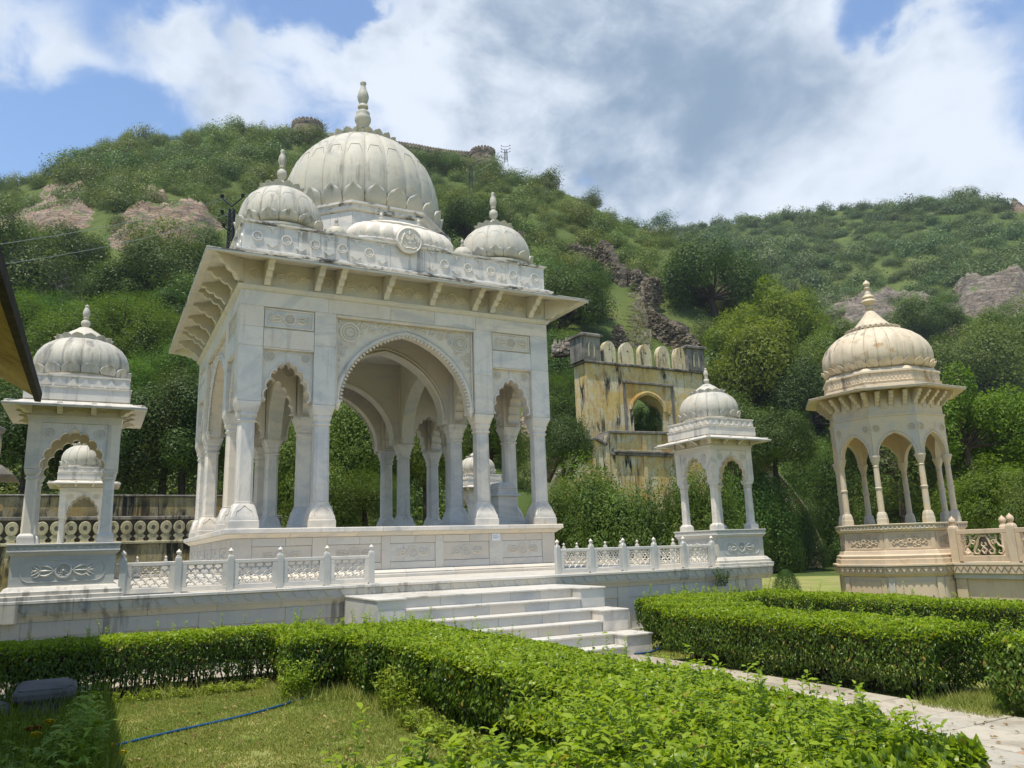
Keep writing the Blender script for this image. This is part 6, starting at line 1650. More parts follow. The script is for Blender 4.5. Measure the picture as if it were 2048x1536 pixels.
for i in range(8):
    mb = MB(); mb.box(-6 + i * 2.5 + .004, -6 + (i + 1) * 2.5 - .004, -.2, .2, 0, 2.3, .01); mb.build('wall_bay', M_PLASTER_PALE, gw)
    mb = MB(); mb.box(-6 + i * 2.5 + .004, -6 + (i + 1) * 2.5 - .004, -.26, .26, 2.302, 2.42, .03); mb.build('coping_stone', M_PLASTER_PALE, gw)
gp = thing('garden_gatepost', 'ochre wall stub at the foot of the bushes right of the kiosk', 'wall', (*onrange(1545, 1130, 48)[:2], 0)); mb = MB(); mb.box(-.7, .9, -.25, .25, 0, 2.3, .02); mb.box(-.78, .98, -.32, .32, 2.3, 2.42, .02); mb.build('stub', M_PLASTER, gp)

# ------------------------------------------------------------------ stained walls behind the terrace, left
lw = thing('stained_wall', 'tall black and yellow stained garden wall behind the left kiosk', 'wall', (-3, 31, 0))
mb = MB(); mb.box(-14, 9, 0, .5, 0, 3.9, .02); mb.build('wall', M_WALLDARK, lw)
mb = MB(); mb.box(-14, 9, -.06, .56, 3.9, 3.97, .02); mb.build('coping', M_GREYSTONE, lw)
bw = thing('disc_parapet_wall', 'lower stained wall crowned by a band of cream discs', 'wall', (-3, 29.4, 0))
mb = MB(); mb.box(-14, 9, 0, .35, 0, 2.22, .02); mb.build('wall', M_WALLDARK, bw)
mb = MB(); mb.box(-14, 9, -.06, .41, 2.22, 2.32, .02); mb.build('string_course', M_DISC, bw)
mb = MB(); mb.box(-14, 9, .12, .30, 2.32, 3.02); mb.build('dark_back', M_DARK, bw)
mb = MB(); mb.box(-14, 9, .02, .36, 3.02, 3.14, .02); mb.build('top_course', M_GREYSTONE, bw)
dm = MB(); 
for (r, cz, y) in ((.225, .44, 0),): dm.loft([[(a * math.cos(t), yy, cz + a * math.sin(t)) for t in [2 * PI * i / 22 for i in range(22)]] for a, yy in ((.225, .12), (.225, .02), (.205, .0), (.08, .0), (.07, .03))])
dm.prism([(-.17, .0), (.17, 0), (.13, .08), (.22, .16), (.13, .24), (-.13, .24), (-.22, .16), (-.13, .08)], lambda u, v, d: (u, d, v), .02, .12)
dm = dm.mesh('cream_disc', M_DISC)
hole = MB(); hole.loft([[(a * math.cos(t), yy, .45 + a * math.sin(t)) for t in [2 * PI * i / 12 for i in range(12)]] for a, yy in ((.06, -.004), (.06, .02))]); hole = hole.mesh('disc_hole', M_DARK)
x = -11.5
while x < 8.5:
    p = place(dm, 'cream_disc', bw, (x, 0, 2.32), 0, (.82, 1, 1)); place(hole, 'disc_hole', p); x += .406
# ------------------------------------------------------------------ the yellow gate ruin
GY = 36.0; S_ = GY / 42
gt = thing('ruined_gate', 'ochre plastered gate ruin with five round merlons and a pointed opening', 'gate', (28.1, GY, 0))
def gx(px, py): p = ony(px, py, GY); return p[0] - 28.1, p[2]
x0, _ = gx(1172, 760); x1, _ = gx(1405, 760); zt = gx(1290, 737)[1]; zb = gx(1290, 868)[1]
ax0, _ = gx(1268, 840); ax1, _ = gx(1328, 840); az_ = gx(1297, 790)[1]; asp = gx(1297, 822)[1]; acx = (ax0 + ax1) / 2; aw = (ax1 - ax0) / 2
mb = MB()
mb.box(x0, acx - aw - .02, 0, 1.2, zb - .6, zt); mb.box(acx + aw + .02, x1, 0, 1.2, zb - .6, zt); 
arch_panel(mb, aw, az_ - asp, aw + .02, zt - asp, asp, 0, 1.2, n=24, xc=acx)
mb.build('gate_wall', M_PLASTER, gt)
mb = MB(); arch_ring(mb, aw, az_ - asp, asp, .0, .28, -.10, 0, n=24, xc=acx); mb.build('arch_surround', M_PLASTER, gt)
mb = MB(); mb.box(acx - 1.75, acx - 1.6, -.06, 0, zb - .1, zt - 1.0); mb.box(acx + 1.75, acx + 1.9, -.06, 0, zb - .1, zt - 1.0); mb.box(acx - 1.75, acx + 1.9, -.14, 0, zt - 1.0, zt - .86, .02); mb.build('alfiz_frame', M_GREYSTONE, gt)
mb = MB(); mb.box(x0 - .12, x1 + .12, -.16, 1.36, zt, zt + .14, .03); mb.build('string_course', M_GREYSTONE, gt)
for px in (1220, 1256, 1292, 1328, 1362):
    xm, _ = gx(px, 700); zt2 = gx(px, 684 + (px - 1220) * .09)[1]; w = .42
    pts = [(-w, 0), (w, 0), (w, (zt2 - zt) * .55)] + [(w * math.cos(a), (zt2 - zt) * (.55 + .42 * math.sin(a) + .03 * (1 - abs(math.cos(a))))) for a in [PI * i / 10 for i in range(1, 10)]] + [(-w, (zt2 - zt) * .55)]
    mb = MB(); mb.prism(pts, lambda u, v, d: (xm + u, d, zt + .14 + v * .97), 0.05, .45); o = mb.build('merlon', M_PLASTER_PALE, gt)
    mb = MB(); mb.loft([[(xm + a * math.cos(t), yy, zt + .95 + a * math.sin(t)) for t in [2 * PI * i / 10 for i in range(10)]] for a, yy in ((.06, .044), (.06, .07))]); mb.build('loophole', M_DARK, o)
for px0, px1, pt in ((1163, 1200, 664), (1372, 1406, 690)):
    a_, _ = gx(px0, 730); b_, _ = gx(px1, 730); z2 = gx((px0 + px1) / 2, pt)[1]; cx_ = (a_ + b_) / 2; h_ = (b_ - a_) / 2
    mb = MB(); mb.loft([sq(h, z, cx_, .5) for h, z in ((h_, zt + .14), (h_, z2 - .35), (h_ + .12, z2 - .3), (h_ + .12, z2 - .18), (h_ * .9, z2 - .08), (h_ * .4, z2 + .02))]); o = mb.build('corner_turret', M_GREYSTONE, gt)
    mb = MB(); arch_ring(mb, .16, .35, zt + .9, 0, .06, .5 - h_ - .06, .5 - h_, n=10, xc=cx_); mb.box(cx_ - .22, cx_ - .16, .5 - h_ - .05, .5 - h_, zt + .35, zt + .9); mb.box(cx_ + .16, cx_ + .22, .5 - h_ - .05, .5 - h_, zt + .35, zt + .9); mb.build('turret_niche', M_DISC, o)
# lower retaining wall in front
lo = thing('retaining_wall', 'flaking yellow retaining wall below the ruined gate, half hidden by bushes', 'wall', (28.1, GY - 1.6, 0))
def lx(px, py): p = ony(px, py, GY - 1.6); return p[0] - 28.1, p[2]
p = [lx(*q) for q in ((1090, 1000), (1120, 950), (1160, 890), (1190, 880), (1212, 893), (1218, 867), (1420, 872), (1470, 880), (1500, 893), (1540, 935), (1580, 980), (1610, 1020), (1640, 1090))]
poly = [(p[0][0], 0)] + p + [(p[-1][0], 0)]
mb = MB(); mb.prism(poly, lambda u, v, d: (u, d, v), 0, .9); mb.build('wall', M_PLASTER, lo)
for a_, b_ in zip(p[:-1], p[1:]):
    L = math.hypot(b_[0] - a_[0], b_[1] - a_[1]); an = math.atan2(b_[1] - a_[1], b_[0] - a_[0])
    mb = MB(); mb.box(0.004, L - .004, -.14, 1.0, 0, .16, .03); mb.build('coping_stone', M_GREYSTONE if a_[0] < p[6][0] else M_PLASTER_PALE, lo, (a_[0], 0, a_[1]), (0, -an, 0))
q0 = lx(1222, 905); q1 = lx(1345, 912)
mb = MB(); mb.box(q0[0], q1[0], -.12, 0, q0[1] - .15, q0[1], .02); mb.box(q0[0] + .1, q1[0], -.2, 0, q0[1] + .0, q0[1] + .12, .02); mb.build('string_course', M_GREYSTONE, lo)
mb = MB()
for px in (1215, 1290): 
    c_ = lx(px, 930); mb.box(c_[0] - .12, c_[0] + .12, -.08, 0, 0, lx(px, 872)[1], .02)
mb.build('wall_pilaster', M_PLASTER, lo)
# leaning bare trunk in front of it
lt = thing('leaning_trunk', 'thick dark trunk leaning left in front of the yellow retaining wall', 'tree', (23.5, 33.0, 0))
def tr(px, py): q = ony(px, py, 33.0); return (q[0] - 23.5, 0, q[2])
mb = MB(); mb.tube([tr(1090, 960), tr(1108, 925), tr(1150, 900), tr(1185, 893)], [.32, .26, .2, .12], 8); mb.tube([tr(1140, 955), tr(1150, 925), tr(1168, 905), tr(1180, 880)], [.22, .2, .16, .1], 8); mb.build('trunk', M_BARK, lt, smooth=True)

# ------------------------------------------------------------------ ruined stair wall climbing the hill
def rh(px, py, r):
    """range at which the sight line meets the hillside"""
    if r < 48 or r > 120: return r
    h = hit(px, py, 40); return r if h is None else math.hypot(h[0], h[1])
def rubble_wall(label, pxs, thick, seed, mt=M_MASON, name='ruined_wall', jag=.5, blocks=220, drop=1.5):
    """pxs: (px, py_top, py_bottom, range)"""
    g = random.Random(seed); secs = []; base = onrange(pxs[0][0], pxs[0][2], rh(pxs[0][0], pxs[0][2], pxs[0][3]))
    t = thing(name, label, 'wall', tuple(base)); W = []
    for (px, pt, pb, r) in pxs:
        r = rh(px, pb, r); W.append((onrange(px, pt, r) - base, onrange(px, pb, r) - base))
    mb = MB(); n = 10
    for i in range(len(W) - 1):
        a, b_ = W[i], W[i + 1]; dirv = Vector(b_[1] - a[1]); nr = Vector((-dirv.y, dirv.x, 0)).normalized() * thick
        segs = []
        for k in range(n + 1):
            f = k / n; tp = Vector(a[0] * (1 - f) + b_[0] * f); bt = Vector(a[1] * (1 - f) + b_[1] * f); tp.z += (g.uniform(-.5, .35) * jag + .35)
            segs.append((tp, bt))
        for k in range(n):
            (t0, b0), (t1, b1) = segs[k], segs[k + 1]; b0 = b0 - Vector((0, 0, drop)); b1 = b1 - Vector((0, 0, drop))
            zt_ = max(t0.z, t1.z) if g.random() < .5 else min(t0.z, t1.z)
            j = Vector((0, g.uniform(-.06, .06), 0))
            mb.add([b0 + j, b1 + j, Vector((t1.x, t1.y, zt_)) + j, Vector((t0.x, t0.y, zt_ + g.uniform(-.1, .1))) + j, b0 + nr, b1 + nr, Vector((t1.x, t1.y, zt_)) + nr, Vector((t0.x, t0.y, zt_)) + nr], [(0, 1, 2, 3), (5, 4, 7, 6), (3, 2, 6, 7), (0, 3, 7, 4), (1, 5, 6, 2)])
        for _ in range(blocks):      # stones standing proud of the face and lying on the broken top
            f = g.random(); h = g.random() ** .8; tp = Vector(a[0] * (1 - f) + b_[0] * f); bt = Vector(a[1] * (1 - f) + b_[1] * f)
            c = bt.lerp(tp, h if g.random() < .75 else g.uniform(.92, 1.06)); s = g.uniform(.07, .17)
            c = c + nr * (g.uniform(-.15, .1) if g.random() < .7 else g.uniform(0, 1)) 
            u = Vector((g.uniform(-1, 1), g.uniform(-1, 1), g.uniform(-.4, .4))).normalized() * s * 1.3; v = u.cross(Vector((0, 0, 1))).normalized() * s; w = Vector((g.uniform(-.2, .2), g.uniform(-.2, .2), 1)) * s * .6
            mb.add([c + sx * u + sy * v + sz * w for sz in (-1, 1) for sx, sy in ((-1, -1), (1, -1), (1, 1), (-1, 1))], [(0, 1, 2, 3), (7, 6, 5, 4), (0, 4, 5, 1), (1, 5, 6, 2), (2, 6, 7, 3), (3, 7, 4, 0)])
    o = mb.build('rubble_masonry', mt, t); o['kind'] = 'stuff'
    return t
rubble_wall('long brown rubble wall dropping to the right behind the gate merlons', [(1296, 618, 672, 62), (1330, 640, 690, 58), (1365, 660, 712, 53), (1398, 690, 730, 48)], 1.3, 3, blocks=420, jag=.35)
rubble_wall('broken dark wall stump left of the stair, just over the gate', [(1226, 665, 690, 52), (1240, 655, 700, 50), (1254, 680, 700, 49)], .9, 5, blocks=120)
rubble_wall('dark rounded wall tower at the bend of the ruined stair', [(1290, 580, 625, 66), (1303, 560, 630, 67), (1318, 562, 625, 68)], 1.6, 7, blocks=160, jag=.6)
rubble_wall('jagged wall pieces on the stair above the tower bend', [(1252, 545, 570, 76), (1275, 548, 590, 74), (1300, 560, 600, 72), (1316, 570, 610, 70)], 1.2, 9, blocks=140, jag=1.0)
rubble_wall('tall dark broken wall pieces at the top of the ruined stair', [(1190, 498, 535, 88), (1205, 485, 545, 87), (1222, 520, 560, 84), (1240, 540, 575, 80)], 1.2, 11, blocks=130, jag=1.6)
rubble_wall('furthest low crumbling wall at the upper left end of the ruined stair', [(1125, 495, 510, 94), (1150, 490, 520, 92), (1190, 500, 530, 89)], 1.0, 13, blocks=120, jag=1.0)
rubble_wall('pale low rubble wall running left of the gate turret', [(1108, 694, 706, 47), (1135, 691, 704, 47), (1160, 686, 700, 46.5)], .5, 15, M_MASONPINK, blocks=160, drop=.2)
rubble_wall('dark wall sliver right of the right corner dome', [(1036, 465, 495, 98), (1048, 470, 500, 97), (1058, 485, 500, 96)], .9, 17, blocks=60, jag=1.0)
M_MOSSY = leafmat('stair_grass', (.10, .16, .03), (.24, .29, .06), trans=.3, objvar=0, hue=0)
def ruined_stair():
    t = thing('ruined_stair', 'broken stone ramp of mossy steps climbing the hill behind the gate', 'stairs', tuple(onrange(1250, 690, rh(1250, 690, 55))))
    base = np.array(t.location); g = random.Random(3); gg = np.random.default_rng(8); Cs = []
    N_ = 16
    for i in range(N_):
        f = i / (N_ - 1); y_top = 692 - 100 * f; cx = 1262 + 16 * f; hw_ = 38 - 4 * f; r = rh(cx, y_top, 50 + 17 * f)
        a = onrange(cx - hw_, y_top, r) - base; b_ = onrange(cx + hw_, y_top, r) - base; dz = .75
        n = 5
        for k in range(n):
            p0 = a + (b_ - a) * (k + g.uniform(-.12, .12) * (0 < k)) / n; p1 = a + (b_ - a) * (k + 1) / n; jz = g.uniform(-.14, .10)
            mb = MB(); x0, x1 = p0[0] + .02, p1[0] - .02; yy = p0[1] + g.uniform(-.15, .15)
            mb.loft([[(x0, yy, z), (x1, p1[1] + g.uniform(-.1, .1), z), (x1, p1[1] + 1.4, z), (x0, yy + 1.4, z)] for z in (p0[2] - dz, p0[2] + jz + .42)])
            mb.build('step_stone', M_MASONPINK if (i + k) % 3 else M_MASON, t)
        m = int(200 * (1.5 - f)); u = gg.random(m)[:, None]; Cs.append(a * (1 - u) + b_ * u + gg.normal(0, 1, (m, 3)) * np.array([.1, .25, .10]) + np.array([0, -.1, .42]))
    # grassy bank between the steps and the long right wall
    m = 9000; u, v = gg.random(m), gg.random(m); keep = vnoise(u * 9, v * 9, 1.0, 4) > .28; u, v = u[keep], v[keep]
    A0, A1, B0, B1 = [onrange(q[0], q[1], rh(q[0], q[1], 55)) - base for q in ((1262, 706, 49), (1385, 722, 50), (1290, 618, 60), (1304, 645, 60))]
    Cs.append(A0 * ((1 - u) * (1 - v))[:, None] + A1 * (u * (1 - v))[:, None] + B0 * ((1 - u) * v)[:, None] + B1 * (u * v)[:, None] + gg.normal(0, .10, (len(u), 3)))
    C = np.concatenate(Cs); o = place(leaf_mesh('stair_grass', C, np.tile([0, -.7, .7], (len(C), 1)), .22 * gg.uniform(.5, 1.4, len(C)), M_MOSSY, .3, .2, None, .1, .9, (0, 0, 1)), 'grass_tufts', t); o['kind'] = 'stuff'
    mb = MB(); q = [A0, A1, B1, B0]; mb.add([Vector(p) - Vector((0, 0, .12)) for p in q] + [Vector(p) - Vector((0, -1, 2)) for p in q], [(0, 1, 2, 3), (7, 6, 5, 4), (0, 4, 5, 1), (1, 5, 6, 2), (2, 6, 7, 3), (3, 7, 4, 0)]); mb.build('earth_bank', M_MASONPINK, t)
    mb = MB(); w = [onrange(q[0], q[1], rh(q[0], q[1], 55)) - base for q in ((1218, 700), (1224, 650), (1232, 598))]
    for _ in range(900):
        f = g.random() * 1.999; i = int(f); f -= i; c = w[i] * (1 - f) + w[i + 1] * f + np.array([g.uniform(-.6, .5), g.uniform(-.3, .6), g.uniform(-2.4, .1)]); s = g.uniform(.07, .15)
        u = Vector((g.uniform(-1, 1), g.uniform(-1, 1), g.uniform(-.3, .3))).normalized() * s * 1.3; v = u.cross(Vector((0, 0, 1))).normalized() * s; ww = Vector((0, 0, 1)) * s * .6; c = Vector(c)
        mb.add([c + sx * u + sy * v + sz * ww for sz in (-1, 1) for sx, sy in ((-1, -1), (1, -1), (1, 1), (-1, 1))], [(0, 1, 2, 3), (7, 6, 5, 4), (0, 4, 5, 1), (1, 5, 6, 2), (2, 6, 7, 3), (3, 7, 4, 0)])
    o = mb.build('rubble_side', M_MASON, t); o['kind'] = 'stuff'
ruined_stair()
# ------------------------------------------------------------------ fort on the ridge
def bastion(label, px, ptop, pbot, wpx, rdist):
    c = onrange(px, pbot, rdist); top = onrange(px, ptop, rdist); R = wpx * (RC[2] @ (c - EYE)) / FPX / 2; H = top[2] - c[2]
    t = thing('watchtower', label, 'tower', (c[0], c[1], c[2] - 3 - R * .55))
    mb = MB(); mb.lathe([(R * 1.08, 0), (R * 1.0, 3 + H * .62), (R * 1.0, 3 + H * .66)], 40); mb.build('tower_body', M_MASON, t, smooth=False)
    mb = MB(); mb.lathe([(R * 1.03, 3 + H * .66), (R * 1.03, 3 + H * .72), (R, 3 + H * .73)], 40); mb.build('string_course', M_MASONPINK, t)
    w = 2 * PI * R / 24 * .44; mh = H * .30
    for k in range(24):
        a = 2 * PI * k / 24
        mb = MB(); pts = [(-w, 0), (w, 0), (w, mh * .55)] + [(w * math.cos(q), mh * (.55 + .45 * math.sin(q))) for q in [PI * i / 6 for i in range(1, 6)]] + [(-w, mh * .55)]
        mb.prism(pts, lambda u, v, d: (u, d, v), -.25, .15); mb.build('merlon', M_MASON, t, ((R - .1) * math.cos(a), (R - .1) * math.sin(a), 3 + H * .72), a + PI / 2)
bastion('round brown crenellated watchtower on the ridge left of the great dome', 615, 235, 262, 60, 186)
bastion('round brown crenellated watchtower on the ridge right of the great dome', 966, 291, 320, 48, 171)
rw = [(790, 284, 300, 184), (830, 290, 306, 181), (870, 298, 312, 178), (905, 303, 316, 175), (943, 306, 320, 172)]
t = thing('ridge_wall', 'low crenellated fort wall running along the ridge to the right watchtower', 'wall', tuple(onrange(790, 300, 184)))
b0 = np.array(t.location)
for (a, b_) in zip(rw[:-1], rw[1:]):
    A0 = onrange(a[0], a[1] + 4, a[3]) - b0; A1 = onrange(b_[0], b_[1] + 4, b_[3]) - b0; n = 7
    mb = MB(); mb.add([A0 - (0, 0, 4), A1 - (0, 0, 4), A1, A0, A0 + (.6, .6, -4), A1 + (.6, .6, -4), A1 + (.6, .6, 0), A0 + (.6, .6, 0)], [(0, 1, 2, 3), (4, 7, 6, 5), (3, 2, 6, 7), (0, 3, 7, 4), (1, 5, 6, 2)]); mb.build('wall_length', M_MASON, t)
    an = math.atan2(A1[1] - A0[1], A1[0] - A0[0]); L = np.linalg.norm((A1 - A0)[:2]) / n
    for k in range(n):
        c = A0 + (A1 - A0) * (k + .5) / n; w = L * .42
        mb = MB(); mb.prism([(-w, -.2), (w, -.2), (w, .45), (w * .7, .8), (0, .95), (-w * .7, .8), (-w, .45)], lambda u, v, d: (u, d, v), -.2, .2); mb.build('merlon', M_MASON, t, tuple(c), an)
for k, (px, py, w) in enumerate(((800, 303, 40), (822, 308, 44), (846, 312, 42), (868, 316, 46), (890, 318, 40), (912, 322, 44), (934, 326, 46), (955, 330, 40), (985, 330, 42), (600, 268, 40), (635, 270, 46), (780, 300, 44))):
    c = onrange(px, py, 168 if px > 700 else 180); s = w * (RC[2] @ (c - EYE)) / FPX / 2
    tag(place(SHRUB[k % 5], 'ridge_shrub', None, tuple(c - np.array([0, 0, .55 * s])), k * 1.3, s), 'green shrub in front of the fort wall on the ridge, number %d from the left watchtower' % (k + 1) if False else ('green shrub at the foot of the %s' % ('left watchtower' if px < 700 else 'right watchtower' if px > 940 else 'ridge wall')), 'shrub', 'shrubs along the foot of the ridge fort')
rubble_wall('pale crumbling wall dropping from the left watchtower down the hill', [(583, 262, 272, 186), (572, 275, 290, 182), (570, 295, 310, 176)], .8, 31, M_MASONPINK, blocks=60)
# ------------------------------------------------------------------ pylons and wires
def pylon(label, px, ptop, pbot, dist, w, arms, ytype=True):
    base = onrange(px, pbot, dist); top = onrange(px, ptop, dist); H = top[2] - base[2]
    t = thing('steel_pylon', label, 'pylon', tuple(base)); n = 9; r = max(.035, w * .05)
    cx_, sx_ = math.cos(-.5), math.sin(-.5)
    def P(u, v, z): return (u * cx_ - v * sx_, u * sx_ + v * cx_, z)
    zt_ = H * .74
    mb = MB()
    for sx in (-1, 1):
        for sy in (-1, 1): mb.tube([P(sx * w, sy * w, -1), P(sx * w * .75, sy * w * .75, zt_)], r, 4)
    for k in range(n):
        z0, z1 = zt_ * k / n, zt_ * (k + 1) / n; q0 = w * (1 - .25 * k / n); q1 = w * (1 - .25 * (k + 1) / n)
        for s in (-1, 1):
            mb.tube([P(-q0, s * q0, z0), P(q1, s * q1, z1)], r * .7, 4); mb.tube([P(q0, s * q0, z0), P(-q1, s * q1, z1)], r * .7, 4)
            mb.tube([P(s * q0, -q0, z0), P(s * q1, q1, z1)], r * .7, 4); mb.tube([P(s * q0, q0, z0), P(s * q1, -q1, z1)], r * .7, 4)
    mb.build('lattice_mast', M_METAL, t)
    for (z, a, up) in arms:
        for s in (-1, 1):
            mb = MB(); mb.tube([P(0, 0, H * z), P(s * a * .5, 0, H * z + up * H * .5), P(s * a, 0, H * z + up * H)], r * 1.5, 4)
            mb.build('cross_arm', M_METAL, t)
            mb = MB(); e = P(s * a, 0, H * z + up * H)
            mb.lathe([(r * 1.2, e[2] - .0), (r * 3.6, e[2] + r * 2), (r * 1.5, e[2] + r * 3), (r * 3.6, e[2] + r * 5), (r * 1.2, e[2] + r * 7)], 8, e[0], e[1]); mb.build('insulator', M_METAL, t)
    return t
pylon('black lattice power pole with forked arms left of the front left corner dome', 460, 388, 500, 46, .16, ((.78, .62, .16), (.56, .58, .10), (.32, .45, .10)))
pylon('thin lattice power pole on the green slope left of the right watchtower', 942, 318, 372, 128, .35, ((.70, 1.5, .2),))
pylon('steel mast with stacked arms on the sky line right of the right watchtower', 1012, 292, 322, 166, .45, ((.95, 1.0, .05), (.75, 1.0, .05), (.55, 1.0, .05)))
def wire(label, a, b, sag, r=.012, grp='overhead wires'):
    a, b = np.array(a), np.array(b); pts = [tuple(a + (b - a) * k / 16 - np.array([0, 0, sag * 4 * (k / 16) * (1 - k / 16)])) for k in range(17)]
    o = MB(); o.tube([tuple(np.array(p) - a) for p in pts], r, 4); w = o.build('overhead_wire', M_WIRE, None, tuple(a)); tag(w, label, 'wire', grp)
wire('upper thin power wire crossing the dark trees at the far left', onrange(-40, 494, 30), onrange(455, 395, 46), .25)
wire('lower thin power wire crossing the dark trees at the far left', onrange(-40, 535, 30), onrange(452, 430, 46), .3)
wire('faint wire running from the black power pole towards the corner dome', onrange(475, 392, 46), onrange(640, 360, 70), .2)
for j, (ya, yb) in enumerate(((300, 330), (308, 345))):
    wire('faint wire from the sky line mast down to the slope power pole, %s one' % ('upper', 'lower')[j], onrange(1005, ya, 166), onrange(946, yb, 128), .5, .03)
# corrugated shed roof peeping out of the trees
h_ = hit(243, 600, 36); p = onrange(243, 584, math.hypot(h_[0], h_[1])); sh = thing('tin_shed', 'grey tin shed roof peeping out of the trees at the upper left', 'shed', (p[0], p[1], p[2] - 2.4))
sh.scale = (1.3, 1, 1)
mb = MB(); mb.box(-.7, .7, 0, 2, 0.9, 2.1); mb.build('shed_wall', M_GREYSTONE, sh)
for k in range(8): mb = MB(); x = -.8 + k * .2; mb.tube([(x + .1, -.3, 2.15), (x + .1, 2.3, 2.45)], .1, 6); mb.build('roof_sheet', M_TIN, sh)
# ------------------------------------------------------------------ hedges: sheared boxes of small leaves, new growth on top
def hedge(label, boxes, leaf, dens, seed, sprigs=30, top_mix=.9, origin=None):
    """boxes: (x0, x1, y0, y1, height); leaves cover the outside of their union"""
    g = np.random.default_rng(seed); Cs, Ns, Ts = [], [], []
    def inside(P, skip=None, m=.03):
        r = np.zeros(len(P), bool)
        for k, (x0, x1, y0, y1, h) in enumerate(boxes):
            if k == skip: continue
            r |= (P[:, 0] > x0 + m) & (P[:, 0] < x1 - m) & (P[:, 1] > y0 + m) & (P[:, 1] < y1 - m) & (P[:, 2] < h - m)
        return r
    for k, (x0, x1, y0, y1, h) in enumerate(boxes):
        for f, (area, nn) in enumerate((((x1 - x0) * (y1 - y0), (0, 0, 1)), ((x1 - x0) * h, (0, -1, 0)), ((x1 - x0) * h, (0, 1, 0)), ((y1 - y0) * h, (-1, 0, 0)), ((y1 - y0) * h, (1, 0, 0)))):
            near = 1.0
            n = int(area * dens * (1.15 if f == 0 else (.9 if f in (1, 3) else .5))); u, v = g.random(n), g.random(n)
            dn = np.abs(g.normal(0, .035, n)) * np.where(g.random(n) < .3, 2.6, 1); P = np.zeros((n, 3)); R_ = .10
            if f == 0: P[:, 0] = x0 + u * (x1 - x0); P[:, 1] = y0 + v * (y1 - y0); P[:, 2] = h
            elif f in (1, 2): P[:, 0] = x0 + u * (x1 - x0); P[:, 1] = y0 if f == 1 else y1; P[:, 2] = h * (.04 + .96 * v ** .8)
            else: P[:, 1] = y0 + u * (y1 - y0); P[:, 0] = x0 if f == 3 else x1; P[:, 2] = h * (.04 + .96 * v ** .8)
            Nn = np.tile(np.array(nn, float), (n, 1))
            # rounded shoulders and an uneven shear line
            ex = np.minimum(P[:, 0] - x0, x1 - P[:, 0]); ey = np.minimum(P[:, 1] - y0, y1 - P[:, 1]); e = np.minimum(ex, ey) if f == 0 else h - P[:, 2]
            rr_ = np.clip(1 - e / R_, 0, 1) ** 2 * R_ * .55
            bumps = (vnoise(P[:, 0] * 1.0 + P[:, 2] * .7, P[:, 1] + P[:, 2] * .5, .42, seed) - .5) * .055 + (vnoise(P[:, 0] + P[:, 2], P[:, 1] - P[:, 2], .17, seed + 1) - .5) * .045
            P += Nn * (bumps - dn - rr_)[:, None]
            if f: P += Nn * (-.10 * np.clip(1 - P[:, 2] / (h * .45), 0, 1))[:, None]
            keep = ~inside(P, k)
            if f:  # thin at the foot
                low = np.clip(1 - P[:, 2] / (h * .42), 0, 1); hole = vnoise(P[:, 0] * 1.3 + 5, P[:, 1] * 1.3 + P[:, 2], .22, seed + 4)
                keep &= ~((low * .95 > hole) & (g.random(n) < .9))
            P, Nn = P[keep], Nn[keep]
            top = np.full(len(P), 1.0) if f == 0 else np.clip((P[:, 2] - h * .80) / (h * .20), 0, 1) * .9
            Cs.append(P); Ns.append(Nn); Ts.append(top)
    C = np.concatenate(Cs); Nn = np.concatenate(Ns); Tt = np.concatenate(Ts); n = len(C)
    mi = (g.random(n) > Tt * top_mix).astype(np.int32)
    x = np.mean([[(b[0] + b[1]) / 2, (b[2] + b[3]) / 2] for b in boxes], 0); off = np.array([x[0], x[1], 0])
    t = thing('clipped_hedge', label, 'hedge', (x[0], x[1], 0), 0, 'clipped green hedges in the garden')
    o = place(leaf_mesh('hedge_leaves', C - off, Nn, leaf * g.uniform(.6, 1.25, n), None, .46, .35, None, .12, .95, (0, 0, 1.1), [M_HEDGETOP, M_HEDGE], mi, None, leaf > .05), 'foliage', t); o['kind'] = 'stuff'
    # twiggy inside
    mb = MB()
    for (x0, x1, y0, y1, h) in boxes: mb.box(x0 + .16 - off[0], x1 - .16 - off[0], y0 + .16 - off[1], y1 - .16 - off[1], h * .45, h - .13)
    mb.build('inner_twigs', M_TWIG, t)
    mb = MB(); rr = random.Random(seed)
    for (x0, x1, y0, y1, h) in boxes:
        for _ in range(int((x1 - x0) * (y1 - y0) * 34) + 6):
            p = Vector((rr.uniform(x0 + .12, x1 - .12) - off[0], rr.uniform(y0 + .12, y1 - .12) - off[1], 0)); q = p + Vector((rr.uniform(-.10, .10), rr.uniform(-.10, .10), h * .55))
            mb.tube([tuple(p), tuple(p.lerp(q, .5) + Vector((rr.uniform(-.03, .03), rr.uniform(-.03, .03), 0))), tuple(q)], [.011, .009, .006], 4)
            for _ in range(3):
                e = q + Vector((rr.uniform(-.16, .16), rr.uniform(-.16, .16), rr.uniform(-.12, .1))); s_ = p.lerp(q, rr.uniform(.35, .9)); mb.tube([tuple(s_), tuple(e)], [.006, .003], 3)
    o = mb.build('stems', M_TWIG, t); o['kind'] = 'stuff'
    # upright new shoots standing out of the top
    Cc, Nc = [], []; mb = MB()
